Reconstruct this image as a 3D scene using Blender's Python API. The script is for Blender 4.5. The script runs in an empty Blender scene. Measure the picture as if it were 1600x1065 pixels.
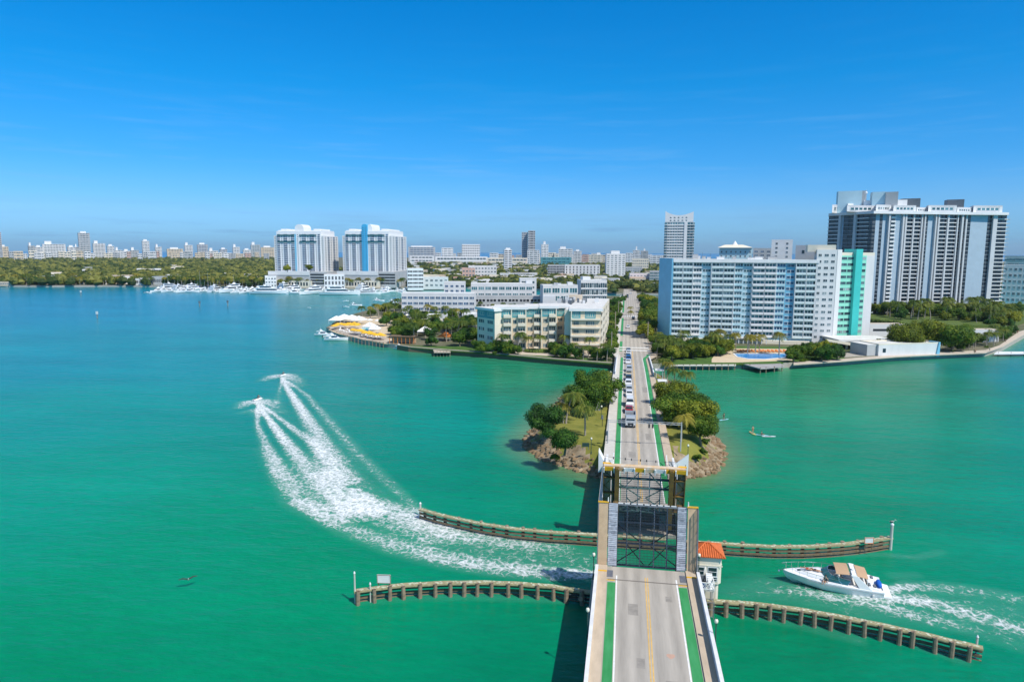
import bpy, bmesh, math, random
import numpy as np
from mathutils import Vector, Matrix
rnd = random.Random(7)
R = math.radians
SC = bpy.context.scene
COL = SC.collection

# ------------------------------------------------------------------ camera
F = 1067.0
CAM = Vector((-2.3, 0.0, 44.0))
YAW, PITCH, ROLL = R(9.44), R(7.56), R(0.2)
cam_d = bpy.data.cameras.new('camera')
cam_d.sensor_width = 36.0
cam_d.lens = 36.0 * F / 1600.0
cam_d.clip_start = 0.5
cam_d.clip_end = 40000
cam = bpy.data.objects.new('camera', cam_d)
COL.objects.link(cam)
RM = Matrix.Rotation(YAW, 3, 'Z') @ Matrix.Rotation(math.pi / 2 - PITCH, 3, 'X') @ Matrix.Rotation(ROLL, 3, 'Z')
cam.matrix_world = Matrix.Translation(CAM) @ RM.to_4x4()
SC.camera = cam

# ------------------------------------------------------------------ light
SUN_AZ, SUN_EL = R(37), R(52)      # azimuth measured from +X towards -Y
world = bpy.data.worlds.new('World')
SC.world = world
world.use_nodes = True
nt = world.node_tree
bg = nt.nodes['Background']
bg.inputs['Strength'].default_value = 0.125
sky = nt.nodes.new('ShaderNodeTexSky')
sky.sky_type = 'NISHITA'
sky.sun_disc = False
sky.sun_elevation = SUN_EL
sky.sun_rotation = math.pi / 2 + SUN_AZ
sky.air_density = 1.0
sky.dust_density = 0.3
sky.ozone_density = 2.0
tc = nt.nodes.new('ShaderNodeTexCoord')
sep = nt.nodes.new('ShaderNodeSeparateXYZ')
nt.links.new(tc.outputs['Generated'], sep.inputs[0])
ramp = nt.nodes.new('ShaderNodeValToRGB')
nt.links.new(sep.outputs['Z'], ramp.inputs[0])
cr = ramp.color_ramp
cr.elements[0].position = 0.0
cr.elements[0].color = (0.26, 0.60, 1.25, 1)
cr.elements[1].position = 0.65
cr.elements[1].color = (1.0, 1.0, 1.0, 1)
for pos, c in ((0.05, (0.33, 0.68, 1.22, 1)), (0.12, (0.15, 0.66, 1.2, 1)), (0.22, (0.03, 0.70, 1.22, 1)), (0.34, (0.0, 0.70, 1.27, 1)), (0.5, (0.75, 0.95, 1.05, 1))):
    e = cr.elements.new(pos)
    e.color = c
mul = nt.nodes.new('ShaderNodeMix')
mul.data_type = 'RGBA'
mul.blend_type = 'MULTIPLY'
mul.inputs[0].default_value = 1.0
nt.links.new(sky.outputs[0], mul.inputs[6])
nt.links.new(ramp.outputs[0], mul.inputs[7])
# thin cloud bank low over the sea and faint cirrus
mp = nt.nodes.new('ShaderNodeMapping')
mp.inputs['Scale'].default_value = (3.0, 3.0, 42.0)
nt.links.new(tc.outputs['Generated'], mp.inputs[0])
nz = nt.nodes.new('ShaderNodeTexNoise')
nz.inputs['Scale'].default_value = 2.2
nz.inputs['Detail'].default_value = 7
nz.inputs['Roughness'].default_value = 0.6
nt.links.new(mp.outputs[0], nz.inputs['Vector'])
mr = nt.nodes.new('ShaderNodeMapRange')
mr.inputs[1].default_value = 0.5
mr.inputs[2].default_value = 0.72
mr.inputs[3].default_value = 0.0
mr.inputs[4].default_value = 1.0
nt.links.new(nz.outputs[0], mr.inputs[0])
band = nt.nodes.new('ShaderNodeValToRGB')
nt.links.new(sep.outputs['Z'], band.inputs[0])
bc = band.color_ramp
bc.elements[0].position = 0.0
bc.elements[0].color = (0.5, 0.5, 0.5, 1)
bc.elements[1].position = 1.0
bc.elements[1].color = (0, 0, 0, 1)
for pos, v in ((0.02, .55), (0.045, .25), (0.07, .12), (0.12, .2), (0.2, .05), (0.3, 0)):
    e = bc.elements.new(pos)
    e.color = (v, v, v, 1)
mm = nt.nodes.new('ShaderNodeMath')
mm.operation = 'MULTIPLY'
nt.links.new(mr.outputs[0], mm.inputs[0])
nt.links.new(band.outputs[0], mm.inputs[1])
ccol = nt.nodes.new('ShaderNodeValToRGB')
nt.links.new(sep.outputs['Z'], ccol.inputs[0])
ccol.color_ramp.elements[0].position = 0.035
ccol.color_ramp.elements[0].color = (1.4, 3.0, 5.4, 1)
ccol.color_ramp.elements[1].position = 0.09
ccol.color_ramp.elements[1].color = (2.3, 4.6, 7.2, 1)
cm = nt.nodes.new('ShaderNodeMix')
cm.data_type = 'RGBA'
nt.links.new(mm.outputs[0], cm.inputs[0])
nt.links.new(mul.outputs[2], cm.inputs[6])
nt.links.new(ccol.outputs[0], cm.inputs[7])
nt.links.new(cm.outputs[2], bg.inputs['Color'])
sun_d = bpy.data.lights.new('sun', 'SUN')
sun_d.energy = 4.6
sun_d.angle = R(0.5)
sun_d.color = (1.0, 0.955, 0.88)
sun = bpy.data.objects.new('sun', sun_d)
COL.objects.link(sun)
sdir = Vector((math.cos(SUN_EL) * math.cos(SUN_AZ), -math.cos(SUN_EL) * math.sin(SUN_AZ), math.sin(SUN_EL)))
sun.rotation_euler = sdir.to_track_quat('Z', 'Y').to_euler()
sun.location = (50, -50, 200)
SC.view_settings.view_transform = 'Standard'
SC.view_settings.look = 'None'
SC.view_settings.exposure = 0.0
SC.view_settings.gamma = 1.0
SC.cycles.max_bounces = 6
SC.cycles.transparent_max_bounces = 24
SC.cycles.caustics_reflective = False
SC.cycles.caustics_refractive = False


# ------------------------------------------------------------------ measuring helpers (photo pixel -> point on the ground)
def ray(px, py):
    return RM @ Vector(((px - 800) / F, (532.5 - py) / F, -1))


def W(px, py, z=0.0):
    d = ray(px, py)
    t = (z - CAM.z) / d.z
    return CAM + d * t


def PD(px, dist, z=0.0):
    d = ray(px, 391.6)
    d = Vector((d.x, d.y, 0)).normalized()
    return Vector((CAM.x + d.x * dist, CAM.y + d.y * dist, z))


def PR(p):
    q = RM.transposed() @ (Vector(p) - CAM)
    return 800 + F * q.x / -q.z, 532.5 - F * q.y / -q.z


def ZT(p, py):
    """height above point p whose picture row is py"""
    a, b = 0.0, 60.0
    ya, yb = PR((p[0], p[1], a))[1], PR((p[0], p[1], b))[1]
    for _ in range(4):
        if abs(yb - ya) < 1e-9:
            break
        c = a + (py - ya) * (b - a) / (yb - ya)
        a, ya = b, yb
        b = c
        yb = PR((p[0], p[1], b))[1]
        if abs(b - a) < 1e-5:
            break
    return b


# ------------------------------------------------------------------ materials
MATS = {}


def mat(name, col, rough=0.6, var=0.15, scale=0.5, metal=0.0, spec=0.4, objvar=0.0, bump=0.0, bscale=8.0, col2=None, streak=None):
    if name in MATS:
        return MATS[name]
    m = bpy.data.materials.new(name)
    m.use_nodes = True
    n = m.node_tree
    b = n.nodes['Principled BSDF']
    b.inputs['Roughness'].default_value = rough
    b.inputs['Metallic'].default_value = metal
    b.inputs['Specular IOR Level'].default_value = spec
    g = n.nodes.new('ShaderNodeNewGeometry')
    vec = g.outputs['Position']
    if streak:
        mpn = n.nodes.new('ShaderNodeMapping')
        mpn.inputs['Scale'].default_value = streak
        n.links.new(vec, mpn.inputs[0])
        vec = mpn.outputs[0]
    t = n.nodes.new('ShaderNodeTexNoise')
    t.inputs['Scale'].default_value = scale
    t.inputs['Detail'].default_value = 6
    t.inputs['Roughness'].default_value = 0.65
    n.links.new(vec, t.inputs['Vector'])
    rp = n.nodes.new('ShaderNodeMapRange')
    rp.inputs[1].default_value = 0.3
    rp.inputs[2].default_value = 0.7
    n.links.new(t.outputs[0], rp.inputs[0])
    mx = n.nodes.new('ShaderNodeMix')
    mx.data_type = 'RGBA'
    n.links.new(rp.outputs[0], mx.inputs[0])
    c2 = col2 if col2 else tuple(c * (1 + var) for c in col)
    c1 = col if col2 else tuple(c * (1 - var) for c in col)
    mx.inputs[6].default_value = (*c1, 1)
    mx.inputs[7].default_value = (*c2, 1)
    out = mx.outputs[2]
    if objvar:
        oi = n.nodes.new('ShaderNodeObjectInfo')
        r2 = n.nodes.new('ShaderNodeMapRange')
        r2.inputs[3].default_value = 1 - objvar
        r2.inputs[4].default_value = 1 + objvar
        n.links.new(oi.outputs['Random'], r2.inputs[0])
        vm = n.nodes.new('ShaderNodeVectorMath')
        vm.operation = 'SCALE'
        n.links.new(out, vm.inputs[0])
        n.links.new(r2.outputs[0], vm.inputs['Scale'])
        out = vm.outputs[0]
    n.links.new(out, b.inputs['Base Color'])
    if bump:
        t2 = n.nodes.new('ShaderNodeTexNoise')
        t2.inputs['Scale'].default_value = bscale
        t2.inputs['Detail'].default_value = 4
        n.links.new(g.outputs['Position'], t2.inputs['Vector'])
        bp = n.nodes.new('ShaderNodeBump')
        bp.inputs['Strength'].default_value = 0.6
        bp.inputs['Distance'].default_value = bump
        n.links.new(t2.outputs[0], bp.inputs['Height'])
        n.links.new(bp.outputs[0], b.inputs['Normal'])
    MATS[name] = m
    return m


def glassmat(name, dark, light, frac=0.25, rough=0.12):
    """window panes: dark glass, some with a pale blind, chosen per object"""
    m = bpy.data.materials.new(name)
    m.use_nodes = True
    n = m.node_tree
    b = n.nodes['Principled BSDF']
    b.inputs['Roughness'].default_value = rough
    b.inputs['Specular IOR Level'].default_value = 0.7
    oi = n.nodes.new('ShaderNodeObjectInfo')
    g = n.nodes.new('ShaderNodeNewGeometry')
    wn = n.nodes.new('ShaderNodeTexWhiteNoise')
    wn.noise_dimensions = '3D'
    sc = n.nodes.new('ShaderNodeVectorMath')
    sc.operation = 'SNAP'
    sc.inputs[1].default_value = (2.9, 2.9, 2.85)
    n.links.new(g.outputs['Position'], sc.inputs[0])
    n.links.new(sc.outputs[0], wn.inputs['Vector'])
    ad = n.nodes.new('ShaderNodeMath')
    ad.operation = 'ADD'
    n.links.new(wn.outputs[0], ad.inputs[0])
    n.links.new(oi.outputs['Random'], ad.inputs[1])
    fr = n.nodes.new('ShaderNodeMath')
    fr.operation = 'FRACT'
    n.links.new(ad.outputs[0], fr.inputs[0])
    r = n.nodes.new('ShaderNodeValToRGB')
    r.color_ramp.elements[0].position = 0.0
    r.color_ramp.elements[0].color = (*[c * 0.55 for c in dark], 1)
    r.color_ramp.elements[1].position = 1.0
    r.color_ramp.elements[1].color = (*light, 1)
    e = r.color_ramp.elements.new(1 - frac)
    e.color = (*[c * 1.3 for c in dark], 1)
    n.links.new(fr.outputs[0], r.inputs[0])
    n.links.new(r.outputs[0], b.inputs['Base Color'])
    MATS[name] = m
    return m


def leafmat(name, c1, c2, c3, scale=0.35):
    m = bpy.data.materials.new(name)
    m.use_nodes = True
    n = m.node_tree
    b = n.nodes['Principled BSDF']
    b.inputs['Roughness'].default_value = 0.6
    b.inputs['Specular IOR Level'].default_value = 0.25
    g = n.nodes.new('ShaderNodeNewGeometry')
    oi = n.nodes.new('ShaderNodeObjectInfo')
    t = n.nodes.new('ShaderNodeTexNoise')
    t.inputs['Scale'].default_value = scale
    t.inputs['Detail'].default_value = 5
    n.links.new(g.outputs['Position'], t.inputs['Vector'])
    ri = n.nodes.new('ShaderNodeMath')
    ri.operation = 'MULTIPLY_ADD'
    ri.inputs[1].default_value = 0.55
    n.links.new(g.outputs['Random Per Island'], ri.inputs[0])
    n.links.new(t.outputs[0], ri.inputs[2])
    r2 = n.nodes.new('ShaderNodeMath')
    r2.operation = 'MULTIPLY_ADD'
    r2.inputs[1].default_value = 0.35
    n.links.new(oi.outputs['Random'], r2.inputs[0])
    n.links.new(ri.outputs[0], r2.inputs[2])
    r = n.nodes.new('ShaderNodeValToRGB')
    r.color_ramp.elements[0].position = 0.45
    r.color_ramp.elements[0].color = (*c1, 1)
    r.color_ramp.elements[1].position = 1.3
    r.color_ramp.elements[1].position = 1.0
    r.color_ramp.elements[1].color = (*c3, 1)
    e = r.color_ramp.elements.new(0.75)
    e.color = (*c2, 1)
    sc = n.nodes.new('ShaderNodeMath')
    sc.operation = 'MULTIPLY'
    sc.inputs[1].default_value = 0.78
    n.links.new(r2.outputs[0], sc.inputs[0])
    n.links.new(sc.outputs[0], r.inputs[0])
    n.links.new(r.outputs[0], b.inputs['Base Color'])
    tr = n.nodes.new('ShaderNodeBsdfTranslucent')
    n.links.new(r.outputs[0], tr.inputs[0])
    ms = n.nodes.new('ShaderNodeMixShader')
    ms.inputs[0].default_value = 0.25
    n.links.new(b.outputs[0], ms.inputs[1])
    n.links.new(tr.outputs[0], ms.inputs[2])
    n.links.new(ms.outputs[0], n.nodes['Material Output'].inputs[0])
    MATS[name] = m
    return m


M = MATS
mat('white', (0.80, 0.80, 0.79), 0.55, 0.06, 0.3)
mat('stucco_white', (0.70, 0.70, 0.69), 0.7, 0.07, 0.2, streak=(1, 1, 0.2))
mat('balcony_aqua', (0.70, 0.79, 0.78), 0.6, 0.05, 0.3)
mat('pier_grey', (0.60, 0.61, 0.62), 0.6, 0.08, 0.2)
mat('panel_slate', (0.42, 0.52, 0.60), 0.5, 0.06, 0.3)
mat('stucco_grey', (0.47, 0.48, 0.48), 0.7, 0.1, 0.2)
mat('stucco_pale_blue', (0.50, 0.70, 0.76), 0.7, 0.06, 0.2)
mat('blue_panel', (0.20, 0.50, 0.68), 0.5, 0.08, 0.3)
mat('blue_deep', (0.08, 0.32, 0.55), 0.4, 0.1, 0.3)
mat('cream', (0.70, 0.58, 0.42), 0.7, 0.08, 0.2, streak=(1, 1, 0.3))
mat('cream_light', (0.78, 0.71, 0.57), 0.7, 0.07, 0.2)
mat('beige', (0.60, 0.50, 0.38), 0.7, 0.1, 0.2)
mat('pinkish', (0.62, 0.42, 0.34), 0.7, 0.1, 0.2)
mat('teal_wall', (0.10, 0.33, 0.36), 0.6, 0.1, 0.3)
mat('mint', (0.30, 0.72, 0.56), 0.6, 0.05, 0.3)
mat('mint_deep', (0.06, 0.55, 0.50), 0.5, 0.05, 0.3)
mat('roof_white', (0.66, 0.65, 0.62), 0.8, 0.14, 0.25)
mat('roof_grey', (0.35, 0.34, 0.33), 0.85, 0.2, 0.25)
mat('roof_tan', (0.47, 0.40, 0.32), 0.85, 0.2, 0.3)
mat('dark_metal', (0.03, 0.035, 0.04), 0.5, 0.2, 2)
mat('steel_grey', (0.16, 0.18, 0.2), 0.55, 0.25, 1.5)
mat('steel_teal', (0.06, 0.12, 0.12), 0.55, 0.3, 1.5)
mat('plate', (0.34, 0.36, 0.40), 0.5, 0.35, 2.5)
mat('plate_rib', (0.60, 0.62, 0.66), 0.5, 0.15, 2.5)
mat('plate_dark', (0.14, 0.15, 0.18), 0.5, 0.3, 2.5)
mat('rusty', (0.11, 0.075, 0.03), 0.8, 0.2, 1.2, col2=(0.24, 0.14, 0.03))
mat('rust_white', (0.62, 0.60, 0.54), 0.7, 0.2, 0.9, col2=(0.62, 0.33, 0.07))
mat('yellow', (0.75, 0.42, 0.02), 0.6, 0.12, 2)
mat('concrete', (0.42, 0.38, 0.33), 0.85, 0.14, 0.8, bump=0.01)
mat('concrete_light', (0.58, 0.55, 0.49), 0.85, 0.12, 0.6)
mat('sidewalk', (0.52, 0.42, 0.31), 0.85, 0.12, 1.3, streak=(1, 0.35, 1))
mat('asphalt', (0.40, 0.365, 0.315), 0.9, 0.13, 0.9, streak=(2.2, 0.16, 1), bump=0.01)
mat('asphalt_patch', (0.30, 0.275, 0.24), 0.9, 0.2, 1.5)
mat('asphalt_dark', (0.17, 0.15, 0.13), 0.9, 0.2, 2)
mat('paint_white', (0.78, 0.78, 0.76), 0.7, 0.12, 2)
mat('paint_green', (0.022, 0.23, 0.06), 0.7, 0.3, 0.9, col2=(0.06, 0.33, 0.12), streak=(1.5, .3, 1))
mat('paint_yellow', (0.66, 0.42, 0.13), 0.75, 0.2, 1.5)
mat('parapet', (0.72, 0.72, 0.72), 0.7, 0.12, 0.8)
mat('timber', (0.20, 0.14, 0.085), 0.9, 0.3, 3)
mat('timber_pile', (0.27, 0.20, 0.14), 0.9, 0.3, 1.5, streak=(1, 1, 2))
mat('timber_top', (0.33, 0.30, 0.17), 0.9, 0.25, 2)
mat('droppings', (0.52, 0.54, 0.40), 0.9, 0.3, 3)
mat('rock', (0.12, 0.085, 0.05), 0.95, 0.3, 0.8, col2=(0.33, 0.22, 0.12), bump=0.05, bscale=3)
mat('rock_pale', (0.16, 0.115, 0.065), 0.95, 0.25, 0.5, col2=(0.42, 0.33, 0.22), bump=0.06, bscale=2)
mat('grass', (0.125, 0.145, 0.018), 0.95, 0.3, 0.22, col2=(0.28, 0.26, 0.05), bump=0.05, bscale=5)
mat('lawn', (0.06, 0.13, 0.018), 0.95, 0.3, 0.4)
mat('soil', (0.22, 0.19, 0.13), 0.95, 0.2, 0.06, col2=(0.05, 0.075, 0.02))
mat('footway_tan', (0.55, 0.40, 0.25), 0.85, 0.12, 1.3, streak=(1, 0.35, 1))
mat('paving', (0.55, 0.47, 0.38), 0.85, 0.12, 0.3)
mat('sand', (0.62, 0.50, 0.34), 0.9, 0.12, 0.4)
mat('bark', (0.20, 0.16, 0.11), 0.9, 0.3, 2)
mat('palm_bark', (0.36, 0.31, 0.25), 0.9, 0.2, 2, streak=(1, 1, 5))
mat('tile_orange', (0.58, 0.14, 0.035), 0.7, 0.25, 2.5, bump=0.02, bscale=4)
mat('red_roof', (0.50, 0.14, 0.08), 0.7, 0.2, 0.5)
mat('gelcoat', (0.82, 0.83, 0.83), 0.2, 0.03, 0.5, spec=0.6)
mat('canvas_tan', (0.50, 0.33, 0.20), 0.9, 0.08, 1)
mat('canvas_blue', (0.01, 0.11, 0.50), 0.8, 0.15, 3)
mat('canvas_white', (0.8, 0.79, 0.76), 0.8, 0.05, 1)
mat('canvas_yellow', (0.80, 0.45, 0.03), 0.8, 0.12, 0.8)
mat('canvas_orange', (0.65, 0.20, 0.04), 0.8, 0.12, 0.8)
mat('glass_dark', (0.02, 0.035, 0.045), 0.06, 0.2, 1, spec=0.8)
mat('glass_teal', (0.03, 0.12, 0.13), 0.08, 0.2, 1, spec=0.8)
mat('chrome', (0.75, 0.76, 0.78), 0.2, 0.05, 1, metal=0.9)
mat('skin', (0.50, 0.29, 0.18), 0.6, 0.08, 3)
mat('hair', (0.035, 0.02, 0.012), 0.7, 0.1, 3)
mat('cloth_red', (0.45, 0.05, 0.03), 0.9, 0.1, 3)
mat('cloth_dark', (0.03, 0.035, 0.05), 0.9, 0.1, 3)
mat('cloth_white', (0.7, 0.7, 0.7), 0.9, 0.1, 3)
mat('board_yellow', (0.72, 0.62, 0.20), 0.4, 0.05, 1)
mat('board_aqua', (0.30, 0.62, 0.68), 0.4, 0.05, 1)
mat('rubber', (0.02, 0.02, 0.02), 0.8, 0.1, 3)
mat('tail_red', (0.4, 0.02, 0.02), 0.3, 0.1, 3)
mat('lamp_globe', (0.78, 0.75, 0.60), 0.3, 0.05, 1)
mat('dark_green_metal', (0.03, 0.07, 0.06), 0.5, 0.1, 2)
mat('pool', (0.02, 0.24, 0.62), 0.1, 0.15, 0.3)
mat('pool_aqua', (0.10, 0.45, 0.45), 0.1, 0.15, 0.3)
mat('awning_red', (0.55, 0.16, 0.08), 0.8, 0.1, 0.5)
mat('sign_white', (0.72, 0.72, 0.70), 0.6, 0.08, 1)
mat('sign_mark', (0.25, 0.27, 0.30), 0.7, 0.1, 1)
mat('orange_mark', (0.75, 0.20, 0.03), 0.7, 0.1, 1)
mat('hedge', (0.05, 0.10, 0.015), 0.9, 0.4, 1.0, col2=(0.13, 0.17, 0.03), bump=0.3, bscale=1.5)
mat('roof_terrace', (0.50, 0.32, 0.24), 0.8, 0.2, 0.5)
mat('feather', (0.6, 0.58, 0.52), 0.9, 0.2, 5)
mat('feather_dark', (0.05, 0.045, 0.04), 0.9, 0.2, 5)
for nm, c in (('car_white', (0.75, 0.75, 0.75)), ('car_silver', (0.42, 0.44, 0.46)), ('car_black', (0.015, 0.016, 0.02)), ('car_blue', (0.02, 0.08, 0.22)), ('car_red', (0.30, 0.02, 0.02)), ('car_grey', (0.14, 0.15, 0.16)), ('car_beige', (0.45, 0.38, 0.28))):
    mat(nm, c, 0.22, 0.04, 0.5, spec=0.6)
glassmat('pane', (0.055, 0.10, 0.12), (0.36, 0.42, 0.43), 0.4)
glassmat('pane_blue', (0.03, 0.10, 0.20), (0.12, 0.24, 0.34), 0.2)
glassmat('pane_teal', (0.03, 0.13, 0.16), (0.16, 0.32, 0.36), 0.3)
glassmat('pane_dark', (0.022, 0.028, 0.04), (0.09, 0.10, 0.12), 0.3)
leafmat('leaf', (0.022, 0.065, 0.006), (0.070, 0.150, 0.010), (0.19, 0.25, 0.02))
leafmat('leaf_deep', (0.012, 0.045, 0.008), (0.035, 0.11, 0.012), (0.09, 0.20, 0.018))
leafmat('leaf_gold', (0.05, 0.085, 0.006), (0.17, 0.21, 0.012), (0.36, 0.36, 0.03))
leafmat('leaf_palm', (0.030, 0.075, 0.010), (0.090, 0.145, 0.018), (0.26, 0.27, 0.04))
leafmat('leaf_palm_gold', (0.08, 0.09, 0.012), (0.20, 0.19, 0.025), (0.42, 0.35, 0.05))
leafmat('leaf_wood', (0.014, 0.032, 0.008), (0.058, 0.092, 0.016), (0.24, 0.24, 0.05), 0.06)
ORD = 'first second third fourth fifth sixth seventh eighth ninth tenth eleventh twelfth thirteenth fourteenth fifteenth sixteenth seventeenth eighteenth nineteenth twentieth'.split()
ORD += ['twenty-' + o for o in ORD[:9]] + ['thirtieth'] + ['thirty-' + o for o in ORD[:9]] + ['fortieth'] + ['forty-' + o for o in ORD[:9]]
PI = math.pi

# darker wheel paths worn along the carriageway
_n = M['asphalt'].node_tree
_b = _n.nodes['Principled BSDF']
_src = _b.inputs['Base Color'].links[0].from_socket
_g = _n.nodes.new('ShaderNodeNewGeometry')
_s = _n.nodes.new('ShaderNodeSeparateXYZ')
_n.links.new(_g.outputs['Position'], _s.inputs[0])
_m = _n.nodes.new('ShaderNodeMath')
_m.operation = 'MULTIPLY_ADD'
_m.inputs[1].default_value = 2 * math.pi / 1.775
_m.inputs[2].default_value = 1.7 * 2 * math.pi / 1.775
_n.links.new(_s.outputs['X'], _m.inputs[0])
_c = _n.nodes.new('ShaderNodeMath')
_c.operation = 'COSINE'
_n.links.new(_m.outputs[0], _c.inputs[0])
_t = _n.nodes.new('ShaderNodeTexNoise')
_t.inputs['Scale'].default_value = 0.35
_t.inputs['Detail'].default_value = 5
_n.links.new(_g.outputs['Position'], _t.inputs['Vector'])
_k = _n.nodes.new('ShaderNodeMath')
_k.operation = 'MULTIPLY'
_n.links.new(_c.outputs[0], _k.inputs[0])
_n.links.new(_t.outputs[0], _k.inputs[1])
_r = _n.nodes.new('ShaderNodeMath')
_r.operation = 'MULTIPLY_ADD'
_r.inputs[1].default_value = -0.22
_r.inputs[2].default_value = 1.0
_n.links.new(_k.outputs[0], _r.inputs[0])
_v = _n.nodes.new('ShaderNodeVectorMath')
_v.operation = 'SCALE'
_n.links.new(_src, _v.inputs[0])
_n.links.new(_r.outputs[0], _v.inputs['Scale'])
_n.links.new(_v.outputs[0], _b.inputs['Base Color'])


# ------------------------------------------------------------------ mesh builder
class MB:
    def __init__(s):
        s.v, s.f, s.m = [], [], []

    def quad(s, a, b, c, d, mi=0):
        i = len(s.v)
        s.v += [tuple(a), tuple(b), tuple(c), tuple(d)]
        s.f.append((i, i + 1, i + 2, i + 3))
        s.m.append(mi)

    def tri(s, a, b, c, mi=0):
        i = len(s.v)
        s.v += [tuple(a), tuple(b), tuple(c)]
        s.f.append((i, i + 1, i + 2))
        s.m.append(mi)

    def hexa(s, p, mi=0):
        i = len(s.v)
        s.v += [tuple(q) for q in p]
        for f in ((3, 2, 1, 0), (4, 5, 6, 7), (0, 1, 5, 4), (1, 2, 6, 5), (2, 3, 7, 6), (3, 0, 4, 7)):
            s.f.append(tuple(i + k for k in f))
            s.m.append(mi)

    def box(s, x0, x1, y0, y1, z0, z1, mi=0):
        s.hexa([(x0, y0, z0), (x1, y0, z0), (x1, y1, z0), (x0, y1, z0), (x0, y0, z1), (x1, y0, z1), (x1, y1, z1), (x0, y1, z1)], mi)

    def obox(s, o, ang, u0, u1, w0, w1, z0, z1, mi=0):
        """box along direction ang at o: u along, w outward (to the right-hand side of u)"""
        c, sn = math.cos(ang), math.sin(ang)
        f = lambda u, w, z: (o[0] + c * u + sn * w, o[1] + sn * u - c * w, z)
        s.hexa([f(u0, w1, z0), f(u1, w1, z0), f(u1, w0, z0), f(u0, w0, z0), f(u0, w1, z1), f(u1, w1, z1), f(u1, w0, z1), f(u0, w0, z1)], mi)

    def prism(s, poly, z0, z1, mi=0, top=None, bottom=True):
        a = sum(poly[k][0] * poly[(k + 1) % len(poly)][1] - poly[(k + 1) % len(poly)][0] * poly[k][1] for k in range(len(poly)))
        if a < 0:
            poly = poly[::-1]
        n = len(poly)
        i = len(s.v)
        s.v += [(p[0], p[1], z0) for p in poly] + [(p[0], p[1], z1) for p in poly]
        for k in range(n):
            s.f.append((i + k, i + (k + 1) % n, i + n + (k + 1) % n, i + n + k))
            s.m.append(mi)
        s.f.append(tuple(range(i + n, i + 2 * n)))
        s.m.append(mi if top is None else top)
        if bottom:
            s.f.append(tuple(range(i + n - 1, i - 1, -1)))
            s.m.append(mi)

    def tube(s, p0, p1, r0, r1=None, n=8, mi=0, cap=True):
        r1 = r0 if r1 is None else r1
        p0, p1 = Vector(p0), Vector(p1)
        d = (p1 - p0).normalized()
        a = d.orthogonal().normalized()
        b = d.cross(a)
        i = len(s.v)
        for p, r in ((p0, r0), (p1, r1)):
            for k in range(n):
                t = 2 * math.pi * k / n
                s.v.append(tuple(p + a * (math.cos(t) * r) + b * (math.sin(t) * r)))
        for k in range(n):
            s.f.append((i + k, i + (k + 1) % n, i + n + (k + 1) % n, i + n + k))
            s.m.append(mi)
        if cap:
            s.f.append(tuple(range(i + n, i + 2 * n)))
            s.f.append(tuple(range(i + n - 1, i - 1, -1)))
            s.m += [mi, mi]

    def path(s, pts, r, n=6, mi=0):
        for a, b in zip(pts, pts[1:]):
            s.tube(a, b, r, r, n, mi)

    def ball(s, c, rx, ry=None, rz=None, nu=10, nv=6, mi=0, jit=0.0, rg=None):
        ry = rx if ry is None else ry
        rz = rx if rz is None else rz
        g = rg or rnd
        i = len(s.v)
        s.v.append((c[0], c[1], c[2] - rz))
        for v in range(1, nv):
            ph = -math.pi / 2 + math.pi * v / nv
            for u in range(nu):
                th = 2 * math.pi * u / nu
                k = 1 + g.uniform(-jit, jit)
                s.v.append((c[0] + rx * k * math.cos(ph) * math.cos(th), c[1] + ry * k * math.cos(ph) * math.sin(th), c[2] + rz * k * math.sin(ph)))
        s.v.append((c[0], c[1], c[2] + rz))
        top = len(s.v) - 1
        for u in range(nu):
            s.f.append((i, i + 1 + (u + 1) % nu, i + 1 + u))
            s.m.append(mi)
        for v in range(nv - 2):
            for u in range(nu):
                a = i + 1 + v * nu
                s.f.append((a + u, a + (u + 1) % nu, a + nu + (u + 1) % nu, a + nu + u))
                s.m.append(mi)
        a = i + 1 + (nv - 2) * nu
        for u in range(nu):
            s.f.append((a + u, a + (u + 1) % nu, top))
            s.m.append(mi)

    def loft(s, rings, mi=0, closed=True, cap=True):
        n = len(rings[0])
        i = len(s.v)
        for r in rings:
            s.v += [tuple(p) for p in r]
        for k in range(len(rings) - 1):
            for j in range(n if closed else n - 1):
                a = i + k * n
                s.f.append((a + j, a + (j + 1) % n, a + n + (j + 1) % n, a + n + j))
                s.m.append(mi)
        if cap and closed:
            s.f.append(tuple(range(i + n - 1, i - 1, -1)))
            s.f.append(tuple(range(i + (len(rings) - 1) * n, i + len(rings) * n)))
            s.m += [mi, mi]

    def mesh(s, name, mats, smooth=False):
        me = bpy.data.meshes.new(name)
        me.from_pydata(s.v, [], s.f)
        for k in mats:
            me.materials.append(M[k] if isinstance(k, str) else k)
        if len(mats) > 1:
            me.polygons.foreach_set('material_index', s.m)
        if smooth:
            me.polygons.foreach_set('use_smooth', [True] * len(s.f))
        me.update()
        return me

    def build(s, name, mats, parent=None, loc=None, smooth=False):
        if isinstance(mats, str):
            mats = [mats]
        o = bpy.data.objects.new(name, s.mesh(name, mats, smooth))
        COL.objects.link(o)
        if parent:
            o.parent = parent
        if loc is not None:
            o.location = loc
        return o


def tag(o, label=None, cat=None, group=None, kind=None):
    if label:
        o['label'] = label
    if cat:
        o['category'] = cat
    if group:
        o['group'] = group
    if kind:
        o['kind'] = kind
    return o


def thing(name, label, cat, loc=(0, 0, 0), rz=0.0, group=None):
    o = bpy.data.objects.new(name, None)
    o.empty_display_size = 0.5
    COL.objects.link(o)
    o.location = loc
    o.rotation_euler = (0, 0, rz)
    return tag(o, label, cat, group)


def struct(o):
    o['kind'] = 'structure'
    return o


def stuff(o, label, cat):
    return tag(o, label, cat, None, 'stuff')


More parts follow.
